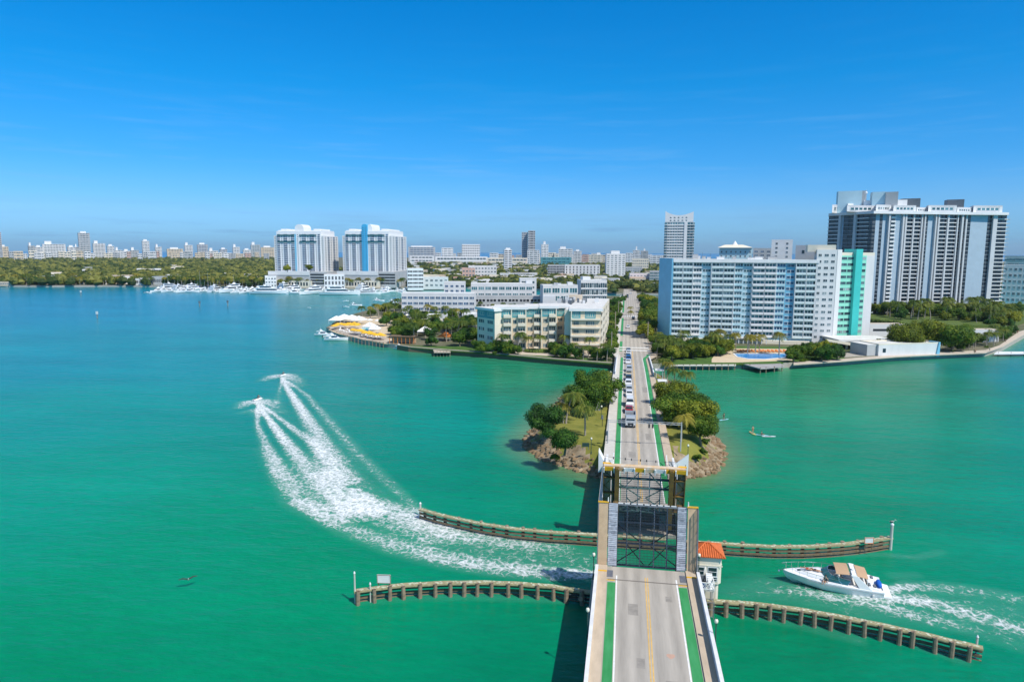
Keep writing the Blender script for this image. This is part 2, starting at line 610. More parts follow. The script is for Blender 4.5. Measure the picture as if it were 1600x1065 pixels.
def place(me, name, parent=None, loc=(0, 0, 0), rz=0.0, sc=None):
    o = bpy.data.objects.new(name, me)
    COL.objects.link(o)
    o.parent = parent
    o.location = loc
    o.rotation_euler = (0, 0, rz)
    if sc:
        o.scale = sc
    return o


KIDS = {}


def copy_tree(root, loc, rz, label, group=None, sc=None):
    def rec(o, par):
        c = o.copy()
        COL.objects.link(c)
        c.parent = par
        for ch in KIDS.get(o.name) or [x for x in o.children]:
            rec(ch, c)
        return c
    c = rec(root, None)
    c.location = loc
    c.rotation_euler = (0, 0, rz)
    if sc:
        c.scale = (sc, sc, sc)
    c['label'] = label
    if group:
        c['group'] = group
    return c


def inpoly(x, y, poly):
    r = False
    n = len(poly)
    for i in range(n):
        x0, y0 = poly[i][0], poly[i][1]
        x1, y1 = poly[(i + 1) % n][0], poly[(i + 1) % n][1]
        if (y0 > y) != (y1 > y) and x < (x1 - x0) * (y - y0) / (y1 - y0) + x0:
            r = not r
    return r


def segdist(px, py, a, b):
    vx, vy = b[0] - a[0], b[1] - a[1]
    t = ((px - a[0]) * vx + (py - a[1]) * vy) / max(vx * vx + vy * vy, 1e-9)
    t = min(1, max(0, t))
    return math.hypot(px - a[0] - t * vx, py - a[1] - t * vy), t


def polydist(x, y, poly):
    return min(segdist(x, y, poly[i], poly[(i + 1) % len(poly)])[0] for i in range(len(poly)))


# ================================================================== SETTING: water, land, roads
BX = 1.05            # centre line of the causeway
DECK = 5.0


def lin(r, g, b, k=1.0):
    f = lambda c: ((c / 255 + 0.055) / 1.055) ** 2.4 if c > 10 else c / 255 / 12.92
    return (f(r) * k, f(g) * k, f(b) * k)


def pts(lst, z=0.0):
    return [(p.x, p.y) for p in (W(a, b, z) for a, b in lst)]


ISLET = [(822, 691), (828, 704), (848, 716), (880, 728), (938, 746), (1000, 750), (1070, 747), (1105, 742), (1124, 729), (1129, 714), (1122, 694), (1108, 672), (1092, 648), (1070, 625), (1048, 600), (1030, 588), (990, 585), (955, 588), (915, 602), (880, 622), (848, 655), (828, 678)]
ISLET_W = pts(ISLET)
BELLE = [(510, 517), (526, 526), (545, 531.5), (570, 538), (600, 542), (640, 548), (700, 553.5), (760, 557.5), (850, 566.5), (960, 575), (1024, 576), (1100, 576), (1210, 575.5), (1320, 569.5), (1400, 563), (1460, 560), (1540, 556), (1566, 548), (1600, 528), (1660, 505), (1760, 486), (1600, 485), (1556, 483), (1400, 478), (1100, 467), (1006, 465.5), (940, 465.5), (800, 469), (680, 473), (625, 477), (590, 484), (560, 493), (532, 501), (518, 512)]
BELLE_W = pts(BELLE)
ML = pts([(-260, 447), (0, 448), (60, 448.5), (160, 448), (240, 448.5), (330, 449.5), (430, 452.2), (520, 452.8), (600, 452.8), (640, 450.5), (760, 451), (850, 454), (900, 459), (950, 460.5), (1010, 461), (1100, 462), (1300, 463), (1480, 463), (1640, 464), (1900, 470)])
_a = [PD(px, 3900) for px in (1900, 1500, 1100, 800, 500, 200, 0, -300)]
MAIN_W = ML + [(p.x, p.y) for p in _a]

WSAMP = [
    (100, 1000, (0, 140, 96)), (500, 1000, (0, 142, 98)), (850, 1000, (0, 134, 94)), (1200, 1020, (2, 132, 90)), (1560, 1040, (2, 140, 104)),
    (300, 850, (0, 145, 103)), (100, 750, (0, 150, 116)), (500, 900, (0, 144, 99)), (1300, 800, (0, 138, 98)), (1550, 800, (2, 145, 112)),
    (100, 650, (0, 148, 128)), (300, 560, (0, 142, 140)), (100, 560, (0, 140, 145)), (100, 480, (0, 128, 152)), (300, 480, (0, 132, 152)),
    (480, 500, (0, 136, 145)), (600, 475, (22, 144, 148)), (620, 580, (0, 140, 132)), (700, 650, (0, 145, 120)), (800, 760, (0, 141, 104)),
    (760, 590, (22, 142, 102)), (860, 600, (8, 138, 98)), (700, 565, (40, 140, 104)), (1150, 760, (4, 140, 98)), (1250, 700, (2, 142, 105)), (1450, 700, (0, 145, 112)), (1250, 610, (24, 142, 96)),
    (1400, 600, (26, 142, 96)), (1500, 610, (8, 142, 114)), (1590, 590, (0, 134, 130)), (700, 455, (36, 148, 142)), (1590, 474, (36, 146, 122)), (960, 460, (46, 138, 142)),
]


def make_water():
    na, nr = 220, 470
    A = np.linspace(R(-62), R(62), na)
    Rr = 12 * np.power(12200 / 12, np.linspace(0, 1, nr))
    aa, rr = np.meshgrid(A, Rr)
    x = CAM.x + rr * np.sin(aa)
    y = rr * np.cos(aa)
    pos = np.stack([x.ravel(), y.ravel(), np.zeros(x.size)], 1)
    S = []
    for px, py, c in WSAMP:
        p = W(px, py)
        S.append((p.x, p.y, lin(*c)))
    for px in (-400, 0, 400, 800, 1200, 1600, 2000):
        for dd in (3950, 6000, 12000):
            p = PD(px, dd)
            S.append((p.x, p.y, lin(6, 96, 150)))
    num = np.zeros((len(pos), 3))
    den = np.zeros(len(pos))
    rp = np.hypot(pos[:, 0] - CAM.x, pos[:, 1])
    for sx, sy, c in S:
        rs = math.hypot(sx - CAM.x, sy)
        # distance measured in bearing and in log range so that far samples reach further
        d2 = ((np.arctan2(pos[:, 0] - CAM.x, pos[:, 1]) - math.atan2(sx - CAM.x, sy)) * 1.0) ** 2 + (np.log(rp) - math.log(rs)) ** 2 * 0.35 + 0.0015
        w = d2 ** -1.6
        num += w[:, None] * np.array(c)[None]
        den += w
    col = num / den[:, None] * 0.83
    # sandy shallows round the islet and along the seawall
    def dist_to(poly, sel):
        P = pos[sel]
        best = np.full(len(P), 1e9)
        for i in range(len(poly)):
            a, b = np.array(poly[i]), np.array(poly[(i + 1) % len(poly)])
            v = b - a
            t = np.clip(((P[:, :2] - a) @ v) / (v @ v), 0, 1)
            best = np.minimum(best, np.hypot(*(P[:, :2] - a - t[:, None] * v).T))
        return best
    for poly, wd, tint, amt in ((ISLET_W, 9.0, (0.17, 0.22, 0.10), 0.75), (BELLE_W, 16.0, (0.07, 0.24, 0.12), 0.45)):
        sel = np.where(rp < 600)[0]
        dd = dist_to(poly, sel)
        k = np.clip(1 - dd / wd, 0, 1) ** 1.3 * amt
        col[sel] = col[sel] * (1 - k[:, None]) + np.array(tint)[None] * k[:, None]
    idx = np.arange(na * nr).reshape(nr, na)
    q = np.stack([idx[:-1, :-1].ravel(), idx[:-1, 1:].ravel(), idx[1:, 1:].ravel(), idx[1:, :-1].ravel()], 1)
    me = bpy.data.meshes.new('water')
    me.vertices.add(len(pos))
    me.vertices.foreach_set('co', pos.astype('f').ravel())
    me.loops.add(q.size)
    me.loops.foreach_set('vertex_index', q.ravel().astype('i'))
    me.polygons.add(len(q))
    me.polygons.foreach_set('loop_start', (np.arange(len(q)) * 4).astype('i'))
    me.polygons.foreach_set('loop_total', np.full(len(q), 4, 'i'))
    me.update()
    me.validate()
    at = me.color_attributes.new('seabed', 'FLOAT_COLOR', 'POINT')
    at.data.foreach_set('color', np.concatenate([col, np.ones((len(col), 1))], 1).astype('f').ravel())
    m = bpy.data.materials.new('water')
    m.use_nodes = True
    n = m.node_tree
    b = n.nodes['Principled BSDF']
    b.inputs['Roughness'].default_value = 0.18
    b.inputs['IOR'].default_value = 1.33
    b.inputs['Specular IOR Level'].default_value = 0.20
    L = n.links.new
    N = n.nodes.new
    va = N('ShaderNodeVertexColor')
    va.layer_name = 'seabed'
    g = N('ShaderNodeNewGeometry')
    # broad drifts of darker and lighter water
    mp1 = N('ShaderNodeMapping')
    mp1.inputs['Scale'].default_value = (0.5, 1.6, 1)
    mp1.inputs['Rotation'].default_value = (0, 0, 0.15)
    L(g.outputs['Position'], mp1.inputs[0])
    t1 = N('ShaderNodeTexNoise')
    t1.inputs['Scale'].default_value = 0.022
    t1.inputs['Detail'].default_value = 6
    t1.inputs['Roughness'].default_value = 0.6
    L(mp1.outputs[0], t1.inputs['Vector'])
    t2 = N('ShaderNodeTexNoise')
    t2.inputs['Scale'].default_value = 0.55
    t2.inputs['Detail'].default_value = 5
    t2.inputs['Roughness'].default_value = 0.7
    L(mp1.outputs[0], t2.inputs['Vector'])
    s1 = N('ShaderNodeMapRange')
    s1.inputs[1].default_value = 0.3
    s1.inputs[2].default_value = 0.7
    s1.inputs[3].default_value = 0.84
    s1.inputs[4].default_value = 1.14
    L(t1.outputs[0], s1.inputs[0])
    s2 = N('ShaderNodeMapRange')
    s2.inputs[1].default_value = 0.3
    s2.inputs[2].default_value = 0.7
    s2.inputs[3].default_value = 0.90
    s2.inputs[4].default_value = 1.09
    L(t2.outputs[0], s2.inputs[0])
    mm2 = N('ShaderNodeMath')
    mm2.operation = 'MULTIPLY'
    L(s1.outputs[0], mm2.inputs[0])
    L(s2.outputs[0], mm2.inputs[1])
    vs = N('ShaderNodeVectorMath')
    vs.operation = 'SCALE'
    L(va.outputs[0], vs.inputs[0])
    L(mm2.outputs[0], vs.inputs['Scale'])
    L(vs.outputs[0], b.inputs['Base Color'])
    mp2 = N('ShaderNodeMapping')
    mp2.inputs['Scale'].default_value = (0.65, 1.5, 1)
    mp2.inputs['Rotation'].default_value = (0, 0, -0.2)
    L(g.outputs['Position'], mp2.inputs[0])
    h = []
    for sc, d in ((0.9, 5), (0.18, 3)):
        t = N('ShaderNodeTexNoise')
        t.inputs['Scale'].default_value = sc
        t.inputs['Detail'].default_value = d
        t.inputs['Roughness'].default_value = 0.6
        L(mp2.outputs[0], t.inputs['Vector'])
        h.append(t)
    ma = N('ShaderNodeMath')
    ma.operation = 'MULTIPLY_ADD'
    ma.inputs[1].default_value = 0.35
    L(h[0].outputs[0], ma.inputs[0])
    L(h[1].outputs[0], ma.inputs[2])
    bp = N('ShaderNodeBump')
    bp.inputs['Strength'].default_value = 0.8
    bp.inputs['Distance'].default_value = 0.55
    L(ma.outputs[0], bp.inputs['Height'])
    L(bp.outputs[0], b.inputs['Normal'])
    me.materials.append(m)
    o = bpy.data.objects.new('water', me)
    COL.objects.link(o)
    struct(o)


make_water()


def land(name, poly, z, mats, wall=None):
    mb = MB()
    mb.prism(poly, -3, z, 1 if wall else 0, 0, bottom=False)
    return struct(mb.build(name, [mats, wall] if wall else mats))


land('mainland_ground', MAIN_W, 1.9, 'soil', 'concrete')
land('island_ground', BELLE_W, 2.0, 'soil', 'concrete')


def islet():
    xs = [p[0] for p in ISLET_W]
    ys = [p[1] for p in ISLET_W]
    st = 1.1
    x0, y0 = min(xs) - 3, min(ys) - 3
    nx, ny = int((max(xs) + 3 - x0) / st) + 1, int((max(ys) + 3 - y0) / st) + 1
    mb = MB()
    g = random.Random(3)
    for j in range(ny):
        for i in range(nx):
            x, y = x0 + i * st + g.uniform(-.2, .2), y0 + j * st + g.uniform(-.2, .2)
            d = polydist(x, y, ISLET_W)
            if inpoly(x, y, ISLET_W):
                z = min(3.9, 0.1 + d * 0.62) + (0.5 if d > 8 else d / 16)
                dx = max(0, abs(x - BX) - 6.0)
                z = min(z, 4.72)
                z += g.uniform(-.12, .12) if dx > 0.4 else 0
                if y < 127:
                    z = min(z, 3.4)
                if abs(x - BX) < 6.6:
                    z = min(z, 4.3)
            else:
                z = 0.05 - d * 0.5
            mb.v.append((x, y, z))
    for j in range(ny - 1):
        for i in range(nx - 1):
            a = j * nx + i
            mb.f.append((a, a + 1, a + nx + 1, a + nx))
            c = mb.v[a]
            d = polydist(c[0], c[1], ISLET_W)
            mb.m.append(1 if (not inpoly(c[0], c[1], ISLET_W) or d < 2.6 + 1.6 * math.sin(c[0] * .9) + 1.2 * math.sin(c[1] * .7) or (c[0] > BX + 6 and c[1] < 136 + 3 * math.sin(c[0]))) else 0)
    struct(mb.build('islet_ground', ['grass', 'rock_pale'], smooth=True))
    # riprap: countless loose stones round the shore
    mb = MB()
    for k in range(len(ISLET_W)):
        a, b = ISLET_W[k], ISLET_W[(k + 1) % len(ISLET_W)]
        L = math.hypot(b[0] - a[0], b[1] - a[1])
        for _ in range(int(L * 6.5)):
            t = g.random()
            cx, cy = a[0] + (b[0] - a[0]) * t, a[1] + (b[1] - a[1]) * t
            off = g.uniform(-0.8, 3.4)
            nxn, nyn = -(b[1] - a[1]) / L, (b[0] - a[0]) / L
            if not inpoly(cx + nxn * .5, cy + nyn * .5, ISLET_W):
                nxn, nyn = -nxn, -nyn
            x, y = cx + nxn * off, cy + nyn * off
            s = g.uniform(0.3, 0.85)
            mb.ball((x, y, max(-0.1, off * 0.55) + g.uniform(-.1, .25)), s, s * g.uniform(.6, 1.1), s * g.uniform(.45, .8), 6, 4, g.choice([0, 0, 0, 1]), 0.28, g)
    stuff(mb.build('shore_rubble', ['rock', 'rock_pale']), 'brown and pale boulders heaped round the shore of the small tree covered islet', 'rocks')


islet()


# ---- foam lying on the water, density laid out along the wakes
def foam(name, strokes, label, cat, cell=0.5, seed=0.0, holes=()):
    st = []
    for s in strokes:
        P = [(W(a, b).x, W(a, b).y, w, i) for a, b, w, i in s]
        st.append(P)
    allx = [p[0] for s in st for p in s]
    ally = [p[1] for s in st for p in s]
    m = 9
    xs = np.arange(min(allx) - m, max(allx) + m, cell)
    ys = np.arange(min(ally) - m, max(ally) + m, cell)
    X, Y = np.meshgrid(xs, ys)
    D = np.zeros_like(X)
    for s in st:
        best = np.zeros_like(X)
        for a, b in zip(s, s[1:]):
            vx, vy = b[0] - a[0], b[1] - a[1]
            t = np.clip(((X - a[0]) * vx + (Y - a[1]) * vy) / (vx * vx + vy * vy), 0, 1)
            d = np.hypot(X - a[0] - t * vx, Y - a[1] - t * vy)
            w = a[2] + (b[2] - a[2]) * t
            i = a[3] + (b[3] - a[3]) * t
            best = np.maximum(best, i * np.clip(1 - (d / w) ** 2, 0, 1))
        D = D + best - D * best * 0.85
    D = np.clip(D, 0, 1)
    ny, nx = D.shape
    idx = np.arange(nx * ny).reshape(ny, nx)
    q = np.stack([idx[:-1, :-1], idx[:-1, 1:], idx[1:, 1:], idx[1:, :-1]], -1).reshape(-1, 4)
    keep = D.ravel()[q].max(1) > 0.01
    q = q[keep]
    used = np.unique(q)
    rem = np.full(nx * ny, -1)
    rem[used] = np.arange(len(used))
    q = rem[q]
    pos = np.stack([X.ravel()[used], Y.ravel()[used], np.full(len(used), 0.035) + D.ravel()[used] * 0.12], 1)
    me = bpy.data.meshes.new(name)
    me.from_pydata(pos.tolist(), [], q.tolist())
    at = me.color_attributes.new('froth', 'FLOAT_COLOR', 'POINT')
    dv = D.ravel()[used]
    at.data.foreach_set('color', np.stack([dv, dv, dv, np.ones_like(dv)], 1).astype('f').ravel())
    if 'foam' not in M:
        mt = bpy.data.materials.new('foam')
        mt.use_nodes = True
        n = mt.node_tree
        N, L = n.nodes.new, n.links.new
        b = n.nodes['Principled BSDF']
        b.inputs['Base Color'].default_value = (0.86, 0.90, 0.90, 1)
        b.inputs['Roughness'].default_value = 0.8
        va = N('ShaderNodeVertexColor')
        va.layer_name = 'froth'
        g = N('ShaderNodeNewGeometry')
        wp = N('ShaderNodeTexNoise')
        wp.inputs['Scale'].default_value = 0.5
        wp.inputs['Detail'].default_value = 3
        L(g.outputs['Position'], wp.inputs['Vector'])
        vm = N('ShaderNodeVectorMath')
        vm.operation = 'MULTIPLY_ADD'
        vm.inputs[1].default_value = (2.2, 2.2, 2.2)
        L(wp.outputs['Color'], vm.inputs[0])
        L(g.outputs['Position'], vm.inputs[2])
        t = N('ShaderNodeTexNoise')
        t.inputs['Scale'].default_value = 0.95
        t.inputs['Detail'].default_value = 9
        t.inputs['Roughness'].default_value = 0.78
        L(vm.outputs[0], t.inputs['Vector'])
        vo = N('ShaderNodeTexNoise')
        vo.noise_type = 'RIDGED_MULTIFRACTAL'
        vo.inputs['Scale'].default_value = 0.42
        vo.inputs['Detail'].default_value = 6
        L(vm.outputs[0], vo.inputs['Vector'])
        rs = N('ShaderNodeMath')
        rs.operation = 'MULTIPLY'
        rs.inputs[1].default_value = 0.16
        L(vo.outputs[0], rs.inputs[0])
        ns = N('ShaderNodeMath')
        ns.operation = 'MULTIPLY_ADD'
        ns.inputs[1].default_value = 1.8
        L(t.outputs[0], ns.inputs[0])
        L(rs.outputs[0], ns.inputs[2])
        ad = N('ShaderNodeMath')
        ad.operation = 'ADD'
        vr = N('ShaderNodeTexVoronoi')
        vr.feature = 'DISTANCE_TO_EDGE'
        vr.inputs['Scale'].default_value = 1.05
        L(vm.outputs[0], vr.inputs['Vector'])
        lr = N('ShaderNodeMapRange')
        lr.inputs[1].default_value = 0.0
        lr.inputs[2].default_value = 0.22
        lr.inputs[3].default_value = 0.17
        lr.inputs[4].default_value = -0.10
        L(vr.outputs['Distance'], lr.inputs[0])
        la = N('ShaderNodeMath')
        la.operation = 'ADD'
        L(ns.outputs[0], la.inputs[0])
        L(lr.outputs[0], la.inputs[1])
        L(la.outputs[0], ad.inputs[0])
        L(va.outputs[0], ad.inputs[1])
        r = N('ShaderNodeMapRange')
        r.inputs[1].default_value = 1.44
        r.inputs[2].default_value = 2.12
        L(ad.outputs[0], r.inputs[0])
        # keep the sheet clear where the density is nil
        e = N('ShaderNodeMapRange')
        e.inputs[1].default_value = 0.0
        e.inputs[2].default_value = 0.15
        L(va.outputs[0], e.inputs[0])
        mu = N('ShaderNodeMath')
        mu.operation = 'MULTIPLY'
        L(r.outputs[0], mu.inputs[0])
        L(e.outputs[0], mu.inputs[1])
        fl = N('ShaderNodeMath')
        fl.operation = 'MULTIPLY'
        fl.inputs[1].default_value = 0.34
        L(va.outputs[0], fl.inputs[0])
        fx = N('ShaderNodeMath')
        fx.operation = 'MAXIMUM'
        L(mu.outputs[0], fx.inputs[0])
        L(fl.outputs[0], fx.inputs[1])
        L(fx.outputs[0], b.inputs['Alpha'])
        cx = N('ShaderNodeMix')
        cx.data_type = 'RGBA'
        cx.inputs[6].default_value = (0.16, 0.56, 0.44, 1)
        cx.inputs[7].default_value = (0.86, 0.90, 0.90, 1)
        cl = N('ShaderNodeMapRange')
        cl.inputs[2].default_value = 0.35
        L(mu.outputs[0], cl.inputs[0])
        L(cl.outputs[0], cx.inputs[0])
        L(cx.outputs[2], b.inputs['Base Color'])
        M['foam'] = mt
    me.materials.append(M['foam'])
    o = bpy.data.objects.new(name, me)
    COL.objects.link(o)
    o['kind'] = 'stuff'
    return tag(o, label, cat)


foam('watercraft_wake', [
    # far rider: churned track and its two side waves
    [(441, 590, 1.1, 1), (450, 608, 1.8, 1), (476, 648, 2.7, .95), (510, 698, 3.6, .78), (556, 756, 4.6, .56), (610, 800, 5.5, .42), (680, 835, 5.5, .42)],
    [(449, 596, .8, .8), (480, 618, 1.7, .66), (520, 665, 2.3, .62), (560, 710, 2.4, .58), (600, 748, 2.0, .55), (655, 796, 1.6, .5)],
    [(440, 592, .7, .8), (437, 608, 1.0, .6), (434, 630, 1.6, .4)],
    [(412, 594, 3.5, .55), (430, 588, 5.0, .85), (446, 586, 5.0, .9), (462, 594, 4.2, .7), (470, 604, 3.0, .4)],
    # near rider
    [(403, 628, .9, 1), (416, 650, 1.5, 1), (446, 690, 2.3, .98), (484, 735, 3.4, .82), (516, 770, 4.2, .62), (560, 803, 4.2, .52)],
    [(403, 630, .8, .9), (402, 665, 1.2, .8), (418, 700, 2.0, .72), (440, 745, 3.0, .7), (465, 785, 3.6, .55), (520, 815, 3.2, .45)],
    [(410, 634, .8, .85), (445, 660, 1.4, .8), (485, 690, 1.8, .75), (515, 730, 3.0, .65), (545, 752, 3, .6)],
    [(374, 637, 3.0, .55), (390, 629, 5.0, .85), (408, 627, 5.0, .9), (424, 633, 4.0, .7), (438, 644, 3.0, .4)],
    [(380, 645, 2.5, .5), (396, 641, 3.0, .6), (402, 650, 2.0, .35)],
    [(440, 645, 3, .2), (470, 680, 3, .22), (520, 720, 4, .3)],
    [(412, 700, 3, .3), (440, 735, 4, .38), (480, 765, 5, .42), (530, 790, 6, .42)],
    # broken water where the two tracks merge
    [(510, 740, 3.5, .75), (530, 775, 3.0, .5), (545, 800, 2.6, .75), (590, 800, 2.0, .8), (566, 778, 2.4, .95), (552, 766, 1.6, .7)],
    [(470, 785, 2.6, .6), (540, 826, 3.0, .68), (620, 856, 3.2, .66), (700, 876, 3.2, .66), (780, 889, 3.0, .66), (860, 897, 2.6, .7), (922, 899, 2.2, .75)],
    [(560, 790, 6, .5), (620, 815, 7.5, .5), (690, 842, 8, .52), (770, 862, 8, .52), (850, 874, 7.5, .5), (928, 880, 7, .48)],
    [(600, 790, 3, .35), (655, 814, 3, .5), (720, 836, 3, .52), (800, 848, 2.8, .5), (880, 856, 2.4, .4)],
], 'white foaming double wake curving from the two water scooters back to the drawbridge', 'wake', 0.45)
foam('motorboat_wake', [
    [(1392, 922, 1.3, .9), (1420, 915, 1.8, .7), (1470, 918, 2.2, .5), (1540, 925, 2.2, .4), (1620, 938, 2, .4)],
    [(1340, 931, 1.2, .75), (1390, 934, 1.6, .85), (1440, 938, 2.2, .62), (1500, 955, 2.4, .55), (1560, 975, 2.4, .55), (1640, 1000, 2.4, .6)],
    [(1240, 924, 1.2, .3), (1300, 932, 1.4, .45), (1370, 945, 1.8, .5), (1440, 965, 2.0, .42), (1520, 985, 2.2, .42), (1620, 1015, 2.4, .4)],
    [(1150, 925, 4, .36), (1200, 920, 5, .45), (1260, 928, 5, .5), (1330, 945, 5, .46), (1420, 950, 6, .46), (1520, 948, 7, .42), (1640, 970, 7, .45)],
    [(1400, 900, 1.5, .3), (1430, 898, 1.2, .3)],
    [(1150, 868, .9, .35), (1210, 870, .9, .38), (1290, 868, .8, .3), (1380, 866, 1.0, .35), (1432, 871, 1.0, .38), (1470, 862, 1.3, .3)],
    [(1150, 948, 1.5, .2), (1300, 978, 1.3, .25), (1420, 1002, 1.2, .28), (1500, 1030, 1.4, .28)],
], 'pale broken wake trailing behind the white motor cruiser', 'wake', 0.35)
foam('distant_wake', [
    [(548, 471, 2.0, .5), (520, 474, 2.0, .34), (480, 481, 2.2, .22), (430, 487, 2.5, .14)],
], 'thin pale wake crossing the bay towards the marina', 'wake', 1.0)
foam('fender_wash', [
    [(560, 940, 1.2, .2), (640, 934, 1.3, .25), (740, 932, 1.3, .3), (880, 938, 1.2, .3)],
    [(1130, 955, 1.3, .25), (1240, 975, 1.3, .25), (1340, 1000, 1.3, .3)],
], 'small patches of foam washing round the near timber fender piles', 'foam', 0.4)


# ---- carriageway, cycle lanes, pavements
def deckz(y):
    if y < 215:
        return DECK
    if y > 300:
        return 2.3
    t = (y - 215) / 85.0
    t = t * t * (3 - 2 * t)
    return DECK + (2.3 - DECK) * t


def strip(mb, x0, x1, ys, dz, mi):
    """x0/x1 may be functions of y"""
    fx0 = x0 if callable(x0) else (lambda y: x0)
    fx1 = x1 if callable(x1) else (lambda y: x1)
    for a, b in zip(ys, ys[1:]):
        mb.quad((fx0(a), a, deckz(a) + dz), (fx1(a), a, deckz(a) + dz), (fx1(b), b, deckz(b) + dz), (fx0(b), b, deckz(b) + dz), mi)


def yr(a, b, st):
    n = max(1, int(round((b - a) / st)))
    return [a + (b - a) * i / n for i in range(n + 1)]


def smooth(a, b, y):
    t = min(1, max(0, (y - a) / (b - a)))
    return t * t * (3 - 2 * t)


def left_kerb(y):
    return -3.72 - 0.9 * smooth(262, 280, y) - 0.0 * y


def right_kerb(y):
    return 5.75 + 2.6 * smooth(256, 276, y)


YN = yr(20, 81.72, 5)
YF = yr(103.2, 760, 6)
mb = MB()
strip(mb, -3.72, 5.75, YN, 0.0, 0)
struct(mb.build('road', ['asphalt']))
mb = MB()
strip(mb, left_kerb, right_kerb, YF, 0.0, 0)
struct(mb.build('road', ['asphalt']))
# markings (near and far), each lane a sheet above the road
for Y0, Y1 in ((20, 79.4), (104.6, 700)):
    ys = yr(Y0, Y1, 5)
    if Y0 < 50:
        ysg = yr(20, 77.6, 5)
        mb = MB()
        strip(mb, -3.60, -2.66, ysg, 0.004, 0)
        struct(mb.build('cycle_lane', ['paint_green']))
        mb = MB()
        strip(mb, 4.62, 5.62, ysg, 0.004, 0)
        struct(mb.build('cycle_lane', ['paint_green']))
    else:
        mb = MB()
        strip(mb, lambda y: -3.60 - 0.9 * smooth(262, 280, y), lambda y: -2.66 - 0.5 * smooth(262, 280, y) + .35 * smooth(150, 110, y), yr(104.6, 262, 5), 0.004, 0)
        strip(mb, lambda y: -4.4, lambda y: -3.2, yr(285, 318, 5), 0.004, 0)
        strip(mb, lambda y: -4.4, lambda y: -3.2, yr(340, 430, 5), 0.004, 0)
        strip(mb, lambda y: -4.4, lambda y: -3.2, yr(470, 640, 5), 0.004, 0)
        struct(mb.build('cycle_lane', ['paint_green']))
        mb = MB()
        strip(mb, lambda y: 4.62 + 1.9 * smooth(258, 274, y), lambda y: 5.62 + 2.2 * smooth(256, 272, y), yr(104.6, 276, 3), 0.004, 0)
        struct(mb.build('cycle_lane', ['paint_green']))
    mb = MB()
    y2 = ys if Y0 < 50 else yr(104.6, 262, 5)
    strip(mb, -2.60, -2.46, y2, 0.008, 0)
    strip(mb, 4.42, 4.58, y2, 0.008, 0)
    struct(mb.build('lane_marking', ['paint_white']))
    mb = MB()
    y2 = ys if Y0 < 50 else yr(104.6, 285, 5)
    strip(mb, 0.80, 0.93, y2, 0.008, 0)
    strip(mb, 1.06, 1.19, y2, 0.008, 0)
    strip(mb, 0.93, 1.06, y2, 0.0055, 1)
    struct(mb.build('lane_marking', ['paint_yellow', 'asphalt']))
mb = MB()
strip(mb, -4.4, 8.3, yr(288.0, 290.4, 2.4), 0.01, 0)
strip(mb, -4.4, 8.3, yr(297.0, 299.0, 2), 0.01, 0)
for k in range(9):
    strip(mb, -4.0 + k * 1.35, -3.4 + k * 1.35, yr(440, 446, 6), 0.01, 0)
struct(mb.build('crossing_marking', ['paint_white']))
g = random.Random(91)
for k, (x, y, w, l) in enumerate(((-1.2, 70.5, 1.1, 2.4), (2.2, 56, 1.6, 3.5), (-.4, 61, .8, 1.6), (3.0, 74, .7, 1.2), (-1.0, 128, 1.4, 4), (2.6, 141, 1.2, 5), (3.0, 190, 1.6, 7), (.0, 330, 2.5, 9), (3.5, 380, 3, 12))):
    mb = MB()
    z = deckz(y) + .0025
    mb.quad((x, y, z), (x + w, y, z), (x + w, y + l, deckz(y + l) + .0025), (x, y + l, deckz(y + l) + .0025))
    struct(mb.build('road_patch', ['asphalt_patch']))
# oil patch and worn expansion joints near the hinge
mb = MB()
for a in range(14):
    t0, t1 = 2 * math.pi * a / 14, 2 * math.pi * (a + 1) / 14
    mb.tri((2.9, 63.5, DECK + .006), (2.9 + .42 * math.cos(t0), 63.5 + .4 * math.sin(t0) * (1 + .3 * math.sin(3 * t0)), DECK + .006), (2.9 + .42 * math.cos(t1), 63.5 + .4 * math.sin(t1) * (1 + .3 * math.sin(3 * t1)), DECK + .006))
struct(mb.build('road_stain', ['roof_terrace']))
# pavements with kerbs
for (x0, x1, Y) in ((-4.86, -3.72, YN), (5.75, 6.9, YN)):
    mb = MB()
    for a, b in zip(Y, Y[1:]):
        mb.box(x0, x1, a, b, DECK - .3, DECK + .15)
    struct(mb.build('sidewalk', ['sidewalk']))


def pave(x0, x1, ys, matn='concrete_light'):
    mb = MB()
    for a, b in zip(ys, ys[1:]):
        za, zb = deckz(a), deckz(b)
        A0, A1, B0, B1 = x0(a), x1(a), x0(b), x1(b)
        mb.hexa([(A0, a, za - .3), (A1, a, za - .3), (B1, b, zb - .3), (B0, b, zb - .3), (A0, a, za + .15), (A1, a, za + .15), (B1, b, zb + .15), (B0, b, zb + .15)])
    struct(mb.build('sidewalk', [matn]))


pave(lambda y: -5.7 - 1.9 * smooth(262, 280, y), left_kerb, yr(103.2, 640, 6), 'concrete_light')
pave(right_kerb, lambda y: 7.3 + 3.6 * smooth(256, 276, y), yr(103.2, 640, 6), 'sidewalk')
